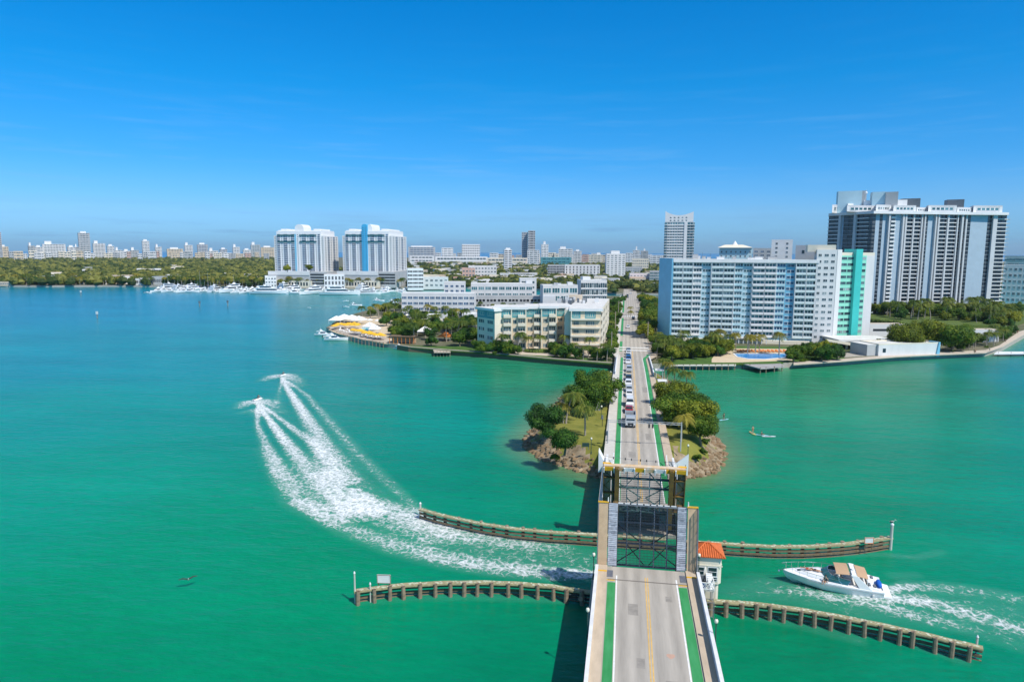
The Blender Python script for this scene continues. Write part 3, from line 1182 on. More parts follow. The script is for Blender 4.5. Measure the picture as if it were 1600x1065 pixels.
# open ground on the big island: lawns, terraces
for nm, poly, z, m in (
    ('terrace_paving', [(806, 545), (842, 534), (935, 536), (938, 556), (858, 556), (800, 553)], 2.03, 'paving'),
    ('lawn', [(640, 540), (745, 541), (800, 545), (860, 554), (945, 562), (956, 568.5), (850, 560), (760, 551.5), (700, 547.5), (642, 542.5)], 2.012, 'lawn'),
    ('lawn', [(1030, 562), (1040, 545), (1140, 540), (1320, 543), (1320, 561), (1200, 568), (1036, 569)], 2.012, 'lawn'),
    ('pool_deck', [(1112, 561), (1120, 549), (1142, 544), (1238, 545), (1238, 563), (1150, 566), (1112, 566)], 2.03, 'sand'),
    ('pool_deck', [(513, 515), (528, 521), (548, 526), (575, 532), (600, 536), (622, 537), (640, 520), (640, 503), (600, 493), (560, 494.5), (533, 502), (519, 512.5)], 2.03, 'sand'),
    ('promenade', [(1240, 565.5), (1320, 560), (1400, 554), (1460, 550.5), (1540, 546.5), (1562, 539), (1592, 518), (1660, 497), (1670, 500), (1600, 522.5), (1566, 541.5), (1540, 550.5), (1460, 553.8), (1400, 556.8), (1320, 563.4), (1240, 569)], 2.05, 'paving'),
    ('car_park_ground', [(1300, 552), (1370, 548), (1400, 550), (1380, 554), (1310, 558.5)], 2.02, 'asphalt'),
    ('street', [(622, 471), (800, 466), (940, 463), (941, 467), (800, 472), (625, 478)], 2.02, 'asphalt_dark'),
):
    q = pts(poly, z)
    mb = MB()
    mb.prism(q, z - .4, z, 0, bottom=False)
    struct(mb.build(nm, [m]))
# ================================================================== BRIDGE
def bridge_span(label, y0, y1, piers, walls, group='fixed spans of the causeway bridge'):
    t = thing('bridge_span', label, 'bridge', (BX, y0, 0), 0, group)
    ys = yr(y0, y1, 6)
    mb = MB()
    for a, b in zip(ys, ys[1:]):
        A, B = a - y0, b - y0
        za, zb = deckz(a), deckz(b)
        mb.hexa([(-5.95, A, za - 1.1), (5.95, A, za - 1.1), (5.95, B, zb - 1.1), (-5.95, B, zb - 1.1), (-5.95, A, za - .31), (5.95, A, za - .31), (5.95, B, zb - .31), (-5.95, B, zb - .31)])
    mb.build('deck', ['concrete'], t)
    # the balustrade: coping, plinth and posts, open between them
    for sx in (-1, 1):
      for w0, w1 in walls:
        mb = MB()
        x0, x1 = (5.86 * sx, 6.14 * sx) if sx > 0 else (-6.14, -5.86)
        yw = yr(w0, w1, 6)
        for a, b in zip(yw, yw[1:]):
            A, B = a - y0, b - y0
            za, zb = deckz(a), deckz(b)
            for l, h, p in ((-.3, .42, 0), (.82, 1.0, .04)):
                mb.hexa([(x0 - p, A, za + l), (x1 + p, A, za + l), (x1 + p, B, zb + l), (x0 - p, B, zb + l), (x0 - p, A, za + h), (x1 + p, A, za + h), (x1 + p, B, zb + h), (x0 - p, B, zb + h)])
            for k in range(3):
                yy = A + (B - A) * (k + .5) / 3
                mb.box(x0 + .03, x1 - .03, yy - .35, yy + .35, za + .42, za + .82)
        mb.build('parapet', ['parapet'], t)
    for py in piers:
        mb = MB()
        mb.box(-5.6, 5.6, py - y0 - .8, py - y0 + .8, -3, 3.9)
        mb.build('pier', ['concrete'], t)
    return t


bridge_span('near concrete bridge span between the camera and the raised leaf, with white parapets', 20, 79.9, (26, 44, 62), [(20, 79.9)])
bridge_span('far concrete bridge span behind the raised leaves, crossing the small islet', 103.2, 262, (124, 150, 180, 216, 236, 250), [(103.2, 126), (216, 262)])
# bascule piers
for (y0, y1, lab) in ((72, 81.0, 'near concrete bascule pier holding the raised leaf by the tiled control house'), (103.0, 111, 'far concrete bascule pier at the tip of the islet')):
    t = thing('bascule_pier', lab, 'bridge pier', (BX, y0, 0), 0, 'bascule piers')
    mb = MB()
    n = y1 - y0
    mb.box(-6.6, -5.2, 0, n, -3, 3.88)
    mb.box(5.2, 6.6, 0, n, -3, 3.88)
    f0, f1 = (0, 2.5) if y0 < 90 else (n - 2.5, n)
    mb.box(-5.2, 5.2, f0, f1, -3, 3.88)
    mb.box(-5.2, 5.2, 0.02, n - .02, -3, 0.6)
    mb.build('pier_wall', ['concrete'], t)
    for sx in (-1, 1):
        mb = MB()
        mb.box(sx * 3.2 - .5, sx * 3.2 + .5, 3 if y0 < 90 else 1.5, 5 if y0 < 90 else 4, .6, 3.2)
        mb.build('machinery', ['steel_grey'], t)
    mb = MB()
    mb.box(-6.2, -5.0, n - .35 if y0 < 90 else 0, n if y0 < 90 else .35, 3.9, 4.65)
    mb.build('bearing', ['steel_grey'], t)
    mb = MB()
    mb.box(5.0, 6.2, n - .35 if y0 < 90 else 0, n if y0 < 90 else .35, 3.9, 4.65)
    mb.build('bearing', ['steel_grey'], t)
# the fixed lip of road between the expansion joint and the leaf
mb = MB()
mb.box(-3.6, 5.7, 78.2, 78.42, DECK + .003, DECK + .009)
struct(mb.build('expansion_joint', ['asphalt_dark']))


def leaf(label, yb, zb, lean, Lr, far):
    """leaf plane: u across, v up along the leaf, n away from the roadway face"""
    t = thing('bascule_leaf', label, 'drawbridge leaf', (BX, yb, zb), 0, 'raised leaves of the drawbridge')
    s = -1 if far else 1        # tips lean towards each other
    cv, sv = math.cos(lean), math.sin(lean)

    def T(u, v, n):            # n > 0 : roadway side
        return (u, s * (cv * v - sv * n) , sv * v + cv * n)

    def bar(mb, u0, u1, v0, v1, n0, n1, mi=0):
        mb.hexa([T(u0, v0, n0), T(u1, v0, n0), T(u1, v1, n0), T(u0, v1, n0), T(u0, v0, n1), T(u1, v0, n1), T(u1, v1, n1), T(u0, v1, n1)] if not far else
                [T(u1, v0, n0), T(u0, v0, n0), T(u0, v1, n0), T(u1, v1, n0), T(u1, v0, n1), T(u0, v0, n1), T(u0, v1, n1), T(u1, v1, n1)], mi)

    def diag(mb, u0, v0, u1, v1, n, w, mi=0):
        mb.tube(T(u0, v0, n), T(u1, v1, n), w, w, 4, mi)
    hw = 3.62
    # open steel grating
    mb = MB()
    k = -hw
    while k < hw:
        bar(mb, k, k + .034, 0.05, Lr, -.12, 0)
        k += .17
    v = 0.1
    while v < Lr:
        bar(mb, -hw, hw, v, v + .03, -.06, -.003)
        v += .34
    mb.build('deck_grating', ['dark_metal' if not far else 'steel_teal'], t)
    # stringers and floor beams
    for u in (-2.45, -.85, .85, 2.45):
        mb = MB()
        bar(mb, u - .07, u + .07, 0, Lr, -.42, -.11)
        mb.build('stringer', ['plate'], t)
    for v in ((0.02, 2.75, 5.35, Lr - .2) if not far else (0.02, 4.0, Lr - 2.0)):
        mb = MB()
        bar(mb, -hw, hw, v, v + (.14 if v < Lr - 1 else .16), -.62 if v < Lr - 1 else -.4, -.12 if v < Lr - 1 else .01)
        mb.build('floor_beam', ['steel_grey' if not far else 'steel_teal'], t)
    mb = MB()
    n = -.7
    for a, b, c, d in ((-hw, .35, -.5, 2.75), (-2.4, 2.75, -.3, .2), (.3, .2, 2.4, 2.75), (.5, 2.75, hw, .35), (-hw, 5.4, -.3, 2.9), (.3, 2.9, hw, 5.4), (-2.4, 5.4, -.6, 7.8), (.6, 7.8, 2.4, 5.4)):
        diag(mb, a, b * Lr / 8.4, c, d * Lr / 8.4, n, .075 if not far else .09)
    mb.build('cross_bracing', ['dark_metal' if not far else 'steel_teal'], t)
    for sx in (-1, 1):
        # main girder below the roadway edge, with its flange
        mb = MB()
        c = sx * (hw + .32)
        bar(mb, c - .13, c + .13, -2.2 if far else -1.2, Lr, -1.35, -.13)
        bar(mb, c - .32, c + .32, -2.2 if far else -1.2, Lr, -1.45, -1.35)
        for q in range(8):
            bar(mb, c - .3, c + .3, .5 + q * 1.02, .56 + q * 1.02, -1.35, -.13)
        mb.build('main_girder', ['rusty'], t)
        # edge lattice that carries the footway
        mb = MB()
        e0, e1 = sorted((sx * 4.75, sx * 6.0))
        bar(mb, min(sx * 5.9, sx * 6.02), max(sx * 5.9, sx * 6.02), -.5, Lr, -.62, -.1)
        for q in range(4):
            v = .35 + q * 2.6
            if v < Lr:
                bar(mb, min(sx * 4.1, sx * 5.95), max(sx * 4.1, sx * 5.95), v, v + .12, -.6, -.12)
                if q < 3:
                    vm = min(v + 2.6, Lr)
                    diag(mb, sx * 4.6, v + .1, sx * 5.85, (v + vm) / 2, -.4, .07)
                    diag(mb, sx * 5.85, (v + vm) / 2, sx * 4.6, vm, -.4, .07)
        bar(mb, min(sx * 4.5, sx * 4.62), max(sx * 4.5, sx * 4.62), 0, Lr, -.6, -.12)
        mb.build('footway_bracket', ['rusty'], t)
        # ribbed plates of the cycle lane, flush with the grating
        mb = MB()
        a, b = sorted((sx * (hw + .03), sx * 4.78))
        bar(mb, a, b, -.05, Lr, -.08, .0, 0)
        q = .12
        while q < Lr - .1:
            w = rnd.uniform(.05, .1)
            bar(mb, a + .05, b - .05, q, q + w, .0, .035, 1 if rnd.random() < .75 else 0)
            if rnd.random() < .18:
                bar(mb, a + rnd.uniform(.1, .5), b - rnd.uniform(.1, .4), q + w, q + w + .08, .0, .02, 2)
            q += .235
        mb.build('ribbed_plate', ['plate', 'plate_rib', 'plate_dark'], t)
        mb = MB()
        a, b = sorted((sx * 4.86, sx * 5.98))
        vb = -.95 if not far else -.3
        bar(mb, a, b, vb, Lr + .05, -.06, .18)
        mb.build('footway', ['footway_tan'], t)
        mb = MB()
        a, b = sorted((sx * 4.80, sx * 6.10))
        bar(mb, a, b, Lr + .05, Lr + .20, -.1, .26)
        mb.build('edge_strip', ['yellow'], t)
        # railing standing off the roadway face
        mb = MB()
        x = sx * 6.02
        nn = int((Lr - vb) / .16)
        for q in range(nn + 1):
            v = vb + (Lr - vb) * q / nn
            bar(mb, x - .02, x + .02, v, v + (.03 if q % 9 else .09), .1, 1.08)
        bar(mb, x - .05, x + .05, vb, Lr, 1.02, 1.12)
        bar(mb, x - .03, x + .03, vb, Lr, .16, .22)
        bar(mb, x - .03, x + .03, vb, Lr, .62, .67)
        mb.build('railing', ['steel_grey'], t)
        mb = MB()
        p = T(sx * 4.86 if sx < 0 else sx * 4.9, Lr + .2, .1)
        mb.tube(p, (p[0], p[1], p[2] + .55), .09, .06, 8)
        mb.build('navigation_light', ['sign_white'], t)
    # locking edge beam with its fins
    mb = MB()
    if far:
        for q in range(8):
            u = -5.95 + q * 1.487
            mi = 0
            bar(mb, u, u + 1.487, Lr, Lr + .16, -.72 , .02, 0)
            bar(mb, u + .16, u + 1.487, Lr - .62, Lr - .01, -.80, -.70, [1, 0, 2, 1, 0, 2, 1, 1][q])
            bar(mb, u - .02, u + .15, Lr - .85, Lr - .01, -1.05, -.2, 2)
    else:
        for q in range(9):
            bar(mb, -hw + q * .81, -hw + q * .81 + .62, Lr, Lr + .1, -.14, .03, 2)
        bar(mb, -hw, hw, Lr - .05, Lr + .02, -.3, -.05, 3)
    mb.build('end_beam', ['rust_white', 'yellow', 'sign_white', 'dark_metal'], t)
    return t


leaf('near raised drawbridge leaf showing its road face of dark open grating and two tan footways', 82.0, 4.98, R(81), 7.75, False)
leaf('far raised drawbridge leaf showing its rusty underside girders and yellow and white end beam', 101.2, 4.98, R(79), 7.55, True)
# kerb ends and the painted sills at the near hinge
for x0, x1, y, lab in ((-4.95, -3.75, 79.9, 'yellow painted sill at the left footway hinge of the near span'), (5.75, 7.0, 79.9, 'yellow painted sill at the right footway hinge of the near span')):
    mb = MB()
    mb.box(x0, x1, y + .03, y + .25, 4.72, DECK + .22)
    o = mb.build('hinge_sill', ['yellow'])
    tag(o, lab, 'sill')
    mb = MB()
    xa, xb = (-3.7, -2.75) if x0 < 0 else (4.7, 5.7)
    mb.box(xa, xb, 78.0, 78.2, DECK + .004, DECK + .016)
    struct(mb.build('edge_marking', ['yellow']))
    mb = MB()
    mb.box(xa + .25 * (x0 > 0), xb - .25 * (x0 < 0), 78.9, 80.6, DECK + .005, DECK + .035)
    struct(mb.build('road_plate', ['plate_dark']))

# white wing walls flanking the far hinge: raised barrier housings with open frames
for sx, lab in ((-1, 'white triangular barrier wall with open frame on the islet side left of the far leaf'), (1, 'white triangular barrier wall with open frame right of the far leaf')):
    t = thing('barrier_wall', lab, 'barrier wall', (BX + sx * 6.1, 122.5, 4.4), 0, 'white barrier walls at the far hinge')
    mb = MB()
    w = 2.4 * sx
    prof = [(0.15 * sx, 0.0), (w, -.6), (w * 1.02, 3.4), (0.2 * sx, 1.5)]
    a = [(x, .0, z) for x, z in prof]
    b = [(x, .35, z) for x, z in prof]
    if sx < 0:
        # left wall is seen on its shaded side: it runs back along the road
        a = [(x * .45 - .3, -1.0 + x * .0, z) for x, z in prof]
        b = [(x * .45 - .3, 1.6, z) for x, z in prof]
    mb.hexa([a[0], a[1], b[1], b[0], a[3], a[2], b[2], b[3]] if sx > 0 else [a[1], a[0], b[0], b[1], a[2], a[3], b[3], b[2]])
    mb.build('wall_panel', ['white'], t)
    mb = MB()
    for q in range(5):
        x = sx * (.1 - .28 * q)
        mb.tube((x, -.4, 0.2), (x, -.4, 1.9), .05, .05, 5)
    for z in (.3, 1.1, 1.9):
        mb.tube((sx * .2, -.4, z), (sx * -1.2, -.4, z), .05, .05, 5)
    mb.tube((sx * .15, -.4, .2), (sx * -1.1, -.4, 1.9), .05, .05, 5)
    mb.tube((sx * -1.3, -1.6, .4), (sx * -1.3, 2.4, 2.3), .09, .09, 5)
    mb.build('frame', ['white'], t)

# control house with the orange tiled roof
hx, hy = 6.9, 83.1
t = thing('control_house', 'small white bridge control house with orange tiled roof beside the near leaf', 'control house', (hx, hy, 0))
H0, H1 = 3.05, 6.55
mb = MB()
mb.prism([(0, 0), (2.95, 0), (3.35, .45), (3.35, 3.2), (2.95, 3.6), (0, 3.6)], H0, H1)
mb.prism([(.25, .3), (2.8, .3), (3.1, .6), (3.1, 3.0), (.25, 3.3)], -2.5, H0 - .002)
mb.box(-.05, 3.42, -.06, -.001, 5.35, 5.5)
mb.box(3.352, 3.42, .5, 3.1, 5.35, 5.5)
mb.build('wall', ['cream_light'], t)
for x0, x1, z0, z1 in ((.55, 1.2, 4.25, 5.15), (1.75, 2.75, 4.15, 5.2), (2.2, 2.8, 3.5, 3.95)):
    w = MB()
    w.box(x0 - .08, x1 + .08, -.05, -.002, z0 - .08, z1 + .08, 1)
    fr = w
    w = MB()
    w.box(x0, x1, -.075, -.051, z0, z1, 0)
    w = w.build('window', ['glass_dark'], t)
    fr.box(x0, x1, -.09, -.076, (z0 + z1) / 2 - .03, (z0 + z1) / 2 + .03, 1)
    fr.build('frame', ['glass_dark', 'white'], w)
w = MB()
w.box(3.352, 3.40, .8, 1.7, 4.15, 5.2, 0)
w.box(3.352, 3.40, 2.0, 2.8, 4.15, 5.2, 0)
w.build('window', ['glass_dark'], t)
w = MB()
w.box(.75, 1.45, -.06, -.002, 3.06, 4.05, 0)
w = w.build('door', ['steel_grey'], t)
mb = MB()
mb.box(1.3, 1.36, -.12, -.061, 3.5, 3.62)
mb.build('handle', ['chrome'], w)
# hipped roof of barrel tiles
mb = MB()
e = (-.28, 3.68, -.32, 3.92)
rx0, rx1, ryc, rz = 1.45, 1.95, 1.8, 7.55
mb.box(e[0] + .06, e[1] - .06, e[2] + .06, e[3] - .06, H1 - .02, H1 + .05)
cs = [(e[0], e[2]), (e[1], e[2]), (e[1], e[3]), (e[0], e[3])]
top = [(rx0, ryc), (rx1, ryc)]
zE = H1 + .04
faces = ((cs[0], cs[1], top[1], top[0]), (cs[1], cs[2], top[1], top[1]), (cs[2], cs[3], top[0], top[1]), (cs[3], cs[0], top[0], top[0]))
for A, B, C_, D_ in faces:
    mb.quad((*A, zE), (*B, zE), (*C_, rz), (*D_, rz))
    L = math.hypot(B[0] - A[0], B[1] - A[1])
    n = int(L / .25)
    for q in range(n):
        f = (q + .5) / n
        p0 = Vector((A[0] + (B[0] - A[0]) * f, A[1] + (B[1] - A[1]) * f, zE + .03))
        # straight up the slope until the hip
        dx, dy = -(B[1] - A[1]) / L, (B[0] - A[0]) / L
        ap = Vector(((C_[0] + D_[0]) / 2, (C_[1] + D_[1]) / 2, rz))
        dist = (ap.x - A[0]) * dx + (ap.y - A[1]) * dy
        da = L * f
        ta = (D_[0] - A[0]) * (B[0] - A[0]) / L + (D_[1] - A[1]) * (B[1] - A[1]) / L
        tb = (C_[0] - A[0]) * (B[0] - A[0]) / L + (C_[1] - A[1]) * (B[1] - A[1]) / L
        k = 1.0 if ta <= da <= tb else (da / ta if da < ta else (L - da) / (L - tb))
        k = max(.05, min(1, k))
        p1 = Vector((p0.x + dx * dist * k, p0.y + dy * dist * k, zE + (rz - zE) * k + .03))
        mb.tube(p0, p1, .085, .075, 6)
for A, P in ((cs[0], top[0]), (cs[1], top[1]), (cs[2], top[1]), (cs[3], top[0])):
    mb.tube((*A, zE + .05), (*P, rz + .06), .1, .1, 6)
mb.tube((*top[0], rz + .07), (*top[1], rz + .07), .1, .1, 6)
mb.build('roof', ['tile_orange'], t)
# balcony and stair in front
mb = MB()
mb.box(-.25, 2.3, -1.75, -.07, 2.9, 3.05)
for p in ((-.1, -1.6), (2.15, -1.6), (2.15, -.3)):
    mb.tube((p[0], p[1], -2), (p[0], p[1], 2.9), .1, .1, 6)
mb.build('balcony_floor', ['concrete_light'], t)
mb = MB()
for z in (3.15, 3.95):
    mb.box(-.25, 2.3, -1.78, -1.70, z, z + .1)
    mb.box(2.24, 2.32, -1.70, -.07, z, z + .1)
for q in range(6):
    x = -.22 + q * .5
    mb.box(x, x + .07, -1.79, -1.69, 3.05, 4.05)
    if q < 5:
        mb.tube((x, -1.74, 3.2), (x + .5, -1.74, 3.95), .03, .03, 4)
        mb.tube((x + .5, -1.74, 3.2), (x, -1.74, 3.95), .03, .03, 4)
mb.build('railing', ['white'], t)
mb = MB()
for q in range(8):
    mb.box(1.5 + .05 * q, 2.2, -.1 - .16 * q - .16, -.1 - .16 * q, 3.05 + .0, 3.1 + .2 * (7 - q))
mb.tube((1.45, -1.3, 4.0), (1.35, -.1, 5.3), .05, .05, 5)
mb.build('stair', ['white'], t)
mb = MB()
mb.box(.55, 1.35, -1.2, -.8, 3.05, 3.55)
mb.build('locker', ['car_blue'], t)

# ---- street lamps on the parapets
def lamp(loc, label, first=[None]):
    if first[0]:
        return copy_tree(first[0], loc, 0, label)
    t = thing('street_lamp', label, 'street lamp', loc, 0, 'globe lamps along the causeway')
    mb = MB()
    mb.tube((0, 0, 0), (0, 0, .5), .14, .10, 8)
    mb.tube((0, 0, .5), (0, 0, 2.9), .06, .05, 8)
    mb.build('post', ['dark_green_metal'], t)
    mb = MB()
    mb.ball((0, 0, 3.15), .2, .2, .27, 10, 7)
    mb.build('lamp_globe', ['lamp_globe'], t, smooth=True)
    for a in ((2.88, 2.96, .13, .15), (3.4, 3.55, .07, .01)):
        mb = MB()
        mb.tube((0, 0, a[0]), (0, 0, a[1]), a[2], a[3], 8)
        mb.build('collar' if a[0] < 3 else 'finial', ['dark_green_metal'], t)
    first[0] = t
    return t


for x, y, z, lab in ((7.45, 66.5, 4.2, 'globe lamp outside the right parapet of the near span, below the control house'), (-5.35, 66.5, 4.2, 'globe lamp outside the left parapet low on the near span'),
                     (-5.35, 79.6, 4.2, 'globe lamp outside the left parapet beside the hinge of the near leaf'), (7.3, 81.6, 4.2, 'globe lamp at the corner between control house and near leaf'),
                     (-8.3, 132.2, 4.0, 'globe lamp on the grass left of the road, by the small dark sign'), (10.2, 130.6, 4.0, 'globe lamp on the grass right of the road, under the palm'),
                     (-7.3, 160, 4.2, 'globe lamp on the grass beside the left footway, in the middle of the islet'), (-6.2, 205, 4.6, 'globe lamp by the trees at the far end of the islet')):
    lamp((x, y, z), lab)

# ---- fender walls of piles and timber rails
def fender(name, label, top_px, ztop, npile, near_bridge_side, side_piles=True):
    P = [W(a, b, ztop) for a, b in top_px]
    # resample
    L = [0]
    for a, b in zip(P, P[1:]):
        L.append(L[-1] + (b - a).length)

    def at(s):
        s = max(0, min(L[-1], s))
        for i in range(len(P) - 1):
            if s <= L[i + 1] or i == len(P) - 2:
                f = (s - L[i]) / (L[i + 1] - L[i])
                return P[i] + (P[i + 1] - P[i]) * f
    t = thing(name, label, 'fender wall', (P[0].x, P[0].y, 0), 0, 'timber fender walls guarding the channel')
    o = Vector((P[0].x, P[0].y, 0))
    n = 40
    S = [at(L[-1] * i / n) - o for i in range(n + 1)]
    N = []
    for i in range(n + 1):
        a, b = S[max(0, i - 1)], S[min(n, i + 1)]
        d = (b - a).normalized()
        w = Vector((d.y, -d.x, 0))
        if (w.y > 0):
            w = -w
        N.append(w)              # towards the camera
    def rail(mb, off0, off1, z0, z1, mi=0):
        for i in range(n):
            a, b, wa, wb = S[i], S[i + 1], N[i], N[i + 1]
            j0 = .02 * math.sin(i * 7.3)
            f = lambda p, w, k, z: (p.x + w.x * k, p.y + w.y * k, z + j0)
            mb.hexa([f(a, wa, off1, z0), f(b, wb, off1, z0), f(b, wb, off0, z0), f(a, wa, off0, z0), f(a, wa, off1, z1), f(b, wb, off1, z1), f(b, wb, off0, z1), f(a, wa, off0, z1)], mi)
    face = near_bridge_side       # +1: rails face the camera, -1: rails on the far side, piles near the camera
    for zz in (-.25, .35, .95):
        mb = MB()
        rail(mb, *sorted((0.12 * face, .34 * face)), zz, zz + .3)
        mb.build('rail', ['timber'], t)
    mb = MB()
    rail(mb, -.36, .42, ztop - .22, ztop)
    rail(mb, .421, .5, ztop - .2, ztop - .06, 1)
    mb.build('cap_rail', ['timber_top', 'yellow' if False else 'timber_top'], t)
    mb = MB()
    g = random.Random(len(label))
    for q in range(int(L[-1] * 5)):
        s = g.uniform(0, L[-1])
        p = at(s) - o
        k = g.uniform(-.3, .3)
        w = N[min(n, int(s / L[-1] * n))]
        r = g.uniform(.05, .16)
        mb.ball((p.x + w.x * k, p.y + w.y * k, ztop + .0), r * 1.6, r, .035, 6, 3)
    o2 = mb.build('droppings', ['droppings'], t)
    o2['kind'] = 'stuff'
    for q in range(npile):
        s = L[-1] * (q + .3 + g.uniform(-.14, .14)) / npile
        p = at(s) - o
        i = min(n, int(s / L[-1] * n))
        w = N[i]
        off = .55 if face < 0 else -.35
        mb = MB()
        c = (p.x + w.x * off, p.y + w.y * off)
        zt = ztop + (.0 if face > 0 else .05) + g.uniform(-.12, .18)
        mb.tube((c[0] + g.uniform(-.16, .16), c[1] + g.uniform(-.1, .1), -2.5), (c[0], c[1], zt), g.uniform(.26, .34), g.uniform(.24, .29), 8)
        if face < 0:
            mb.tube((c[0] + .02, c[1] - .02, zt), (c[0], c[1], zt + .05), .27, .2, 8)
        mb.build('pile', ['timber_pile'], t)
        if face > 0 and q % 1 == 0:
            mb = MB()
            a = math.atan2(w.x, -w.y)
            mb.obox((p.x, p.y), math.atan2(w.x, -w.y) if False else math.atan2(-w.x, w.y) + math.pi, -.55, .55, .1, .13, -.2, 1.3)
    return t, at, L[-1], o


fender('fender_wall', 'curved timber fender wall left of the near leaf, ending in a tall pole', [(553, 922), (575, 919), (610, 914), (650, 911), (700, 908.5), (760, 908), (810, 910), (860, 914), (926, 924)], 1.7, 16, -1)
fender('fender_wall', 'curved timber fender wall left of the far leaf, its tip in the double wake', [(657, 794), (680, 801), (720, 810), (760, 818), (800, 824), (850, 829), (900, 832), (950, 835), (1000, 838), (1040, 841)], 1.8, 18, 1)
fender('fender_wall', 'curved timber fender wall right of the far leaf, with a white sign near its end', [(1056, 843), (1100, 846), (1150, 849), (1200, 852), (1250, 852.5), (1300, 850), (1340, 846), (1392, 838)], 1.8, 15, 1)
fender('fender_wall', 'long timber fender wall running right from below the control house', [(1104, 937), (1160, 940), (1210, 945), (1260, 952), (1320, 963), (1380, 975), (1440, 988), (1490, 1000), (1536, 1011)], 1.7, 17, -1)
p = W(926, 934, 0)
t = thing('walkway_truss', 'dark steel walkway linking the left near fender wall to the bridge pier', 'walkway', (0, 0, 0))
mb = MB()
a, b = W(885, 922, 1.6), W(928, 925, 1.6)
for dz in (0, -.5, -1.0):
    mb.tube((a.x, a.y, 1.6 + dz), (b.x + 1.5, b.y, 1.6 + dz), .09, .09, 6)
for q in range(5):
    f = q / 4
    mb.tube((a.x + (b.x + 1.5 - a.x) * f, a.y + (b.y - a.y) * f, .3), (a.x + (b.x + 1.5 - a.x) * f, a.y + (b.y - a.y) * f, 1.7), .07, .07, 6)
mb.build('frame', ['dark_metal'], t)
mb = MB()
mb.tube(W(907, 935, -1.5), W(907, 935, 1.5), .3, .3, 8)
mb.build('pile', ['timber_pile'], t)
t = thing('service_ladder', 'steel ladder landing at the water below the control house', 'ladder', (7.6, 80.2, 0))
mb = MB()
for x in (0, 1.5):
    mb.tube((x, 0, -.5), (x, 0, 2.2), .05, .05, 6)
    mb.tube((x, .9, -.5), (x, .9, 2.2), .05, .05, 6)
for z in (.3, 1.2, 2.1):
    mb.tube((0, 0, z), (1.5, 0, z), .04, .04, 6)
    mb.tube((0, .9, z), (1.5, .9, z), .04, .04, 6)
mb.build('frame', ['steel_grey'], t)


def pole(px, py, zt, r, label, capc='white'):
    p = W(px, py, 0)
    t = thing('mooring_pole', label, 'pole', (p.x, p.y, 0))
    mb = MB()
    mb.tube((0, 0, -2), (0, 0, zt), r, r * .8, 8)
    mb.build('shaft', ['timber_pile' if capc == 'x' else 'concrete_light'], t)
    mb = MB()
    mb.tube((0, 0, zt), (0, 0, zt + .25), r * 1.1, r * .3, 8)
    mb.build('cap', ['white'], t)
    return p


pole(555, 942, 4.0, .13, 'tall thin pole with a white cap at the outer end of the left near fender')
pole(657, 806, 2.2, .2, 'short white topped post at the tip of the left far fender')
pole(579, 940, 2.4, .12, 'short white capped pole between tall pole and sign on the left near fender')
pole(1524, 1028, 2.5, .14, 'short white topped post near the outer end of the long right fender')
pp = pole(1391, 858, 3.9, .26, 'thick pale post at the outer end of the right far fender, carrying a bird')


def signboard(px, py, z0, w, h, label, tilt=0.0, orange=False):
    p = W(px, py, z0)
    t = thing('signboard', label, 'sign', (p.x, p.y, z0), tilt)
    mb = MB()
    mb.box(-w / 2, w / 2, -.04, .04, .25, .25 + h)
    mb.build('board', ['sign_white'], t)
    mb = MB()
    fr = .07
    for x0, x1, a, b in ((-w / 2, w / 2, .25, .25 + fr), (-w / 2, w / 2, .25 + h - fr, .25 + h), (-w / 2, -w / 2 + fr, .25 + fr, .25 + h - fr), (w / 2 - fr, w / 2, .25 + fr, .25 + h - fr)):
        mb.box(x0, x1, -.065, -.041, a, b)
    mb.build('border', ['orange_mark' if orange else 'timber_pile'], t)
    for x in (-w / 2 + .15, w / 2 - .15):
        mb = MB()
        mb.box(x - .05, x + .05, .045, .12, -.9, .25 + h)
        mb.build('support', ['timber'], t)


signboard(600, 913.5, 1.75, 1.75, 1.15, 'weathered white notice board standing on the left near fender', R(6))
signboard(1357.5, 851, 1.65, 1.35, .9, 'white notice board with an orange border on the right far fender', R(12), True)

# gantry across the road beyond the hinge, and its neighbours
t = thing('signal_gantry', 'thin grey gantry carrying signals across the road over the silver truck', 'gantry', (0, 0, 0))
yg = 136.5
xl, xr = -4.95 + -.2, 9.3
for x in (xl, xr):
    mb = MB()
    mb.tube((x, yg, 4.2), (x, yg, 10.2), .12, .09, 8)
    mb.build('post', ['stucco_grey'], t)
mb = MB()
mb.tube((xl, yg, 9.6), (xr, yg, 9.6), .06, .06, 6)
mb.tube((xl, yg, 10.0), (xr, yg, 10.0), .05, .05, 6)
for q in range(14):
    a = xl + (xr - xl) * q / 14
    b = xl + (xr - xl) * (q + 1) / 14
    mb.tube((a, yg, 9.6 if q % 2 else 10.0), (b, yg, 10.0 if q % 2 else 9.6), .03, .03, 4)
mb.build('beam', ['stucco_grey'], t)
for x in (-1.0, -.3, 3.0, 3.7):
    mb = MB()
    mb.box(x - .16, x + .16, yg - .15, yg + .12, 8.75, 9.58)
    s = mb.build('signal_head', ['dark_metal'], t)
t = thing('barrier_cable', 'thin dark cable with small markers hanging low across the road between the white barrier walls', 'cable', (0, 0, 0))
mb = MB()
a, b = Vector((-5.4, 122.6, 6.7)), Vector((7.6, 121.4, 6.6))
prev = a
for q in range(1, 25):
    f = q / 24
    p = a.lerp(b, f)
    p.z -= .28 * 4 * f * (1 - f)
    mb.tube(prev, p, .03, .03, 5)
    prev = p
mb.build('cable', ['steel_grey'], t)
for q in (3, 7, 9, 12, 14, 17, 20):
    p = a.lerp(b, q / 24)
    mb = MB()
    mb.box(p.x - .09, p.x + .09, p.y - .06, p.y + .06, p.z - .45, p.z - .05)
    mb.build('marker', ['dark_metal'], t)
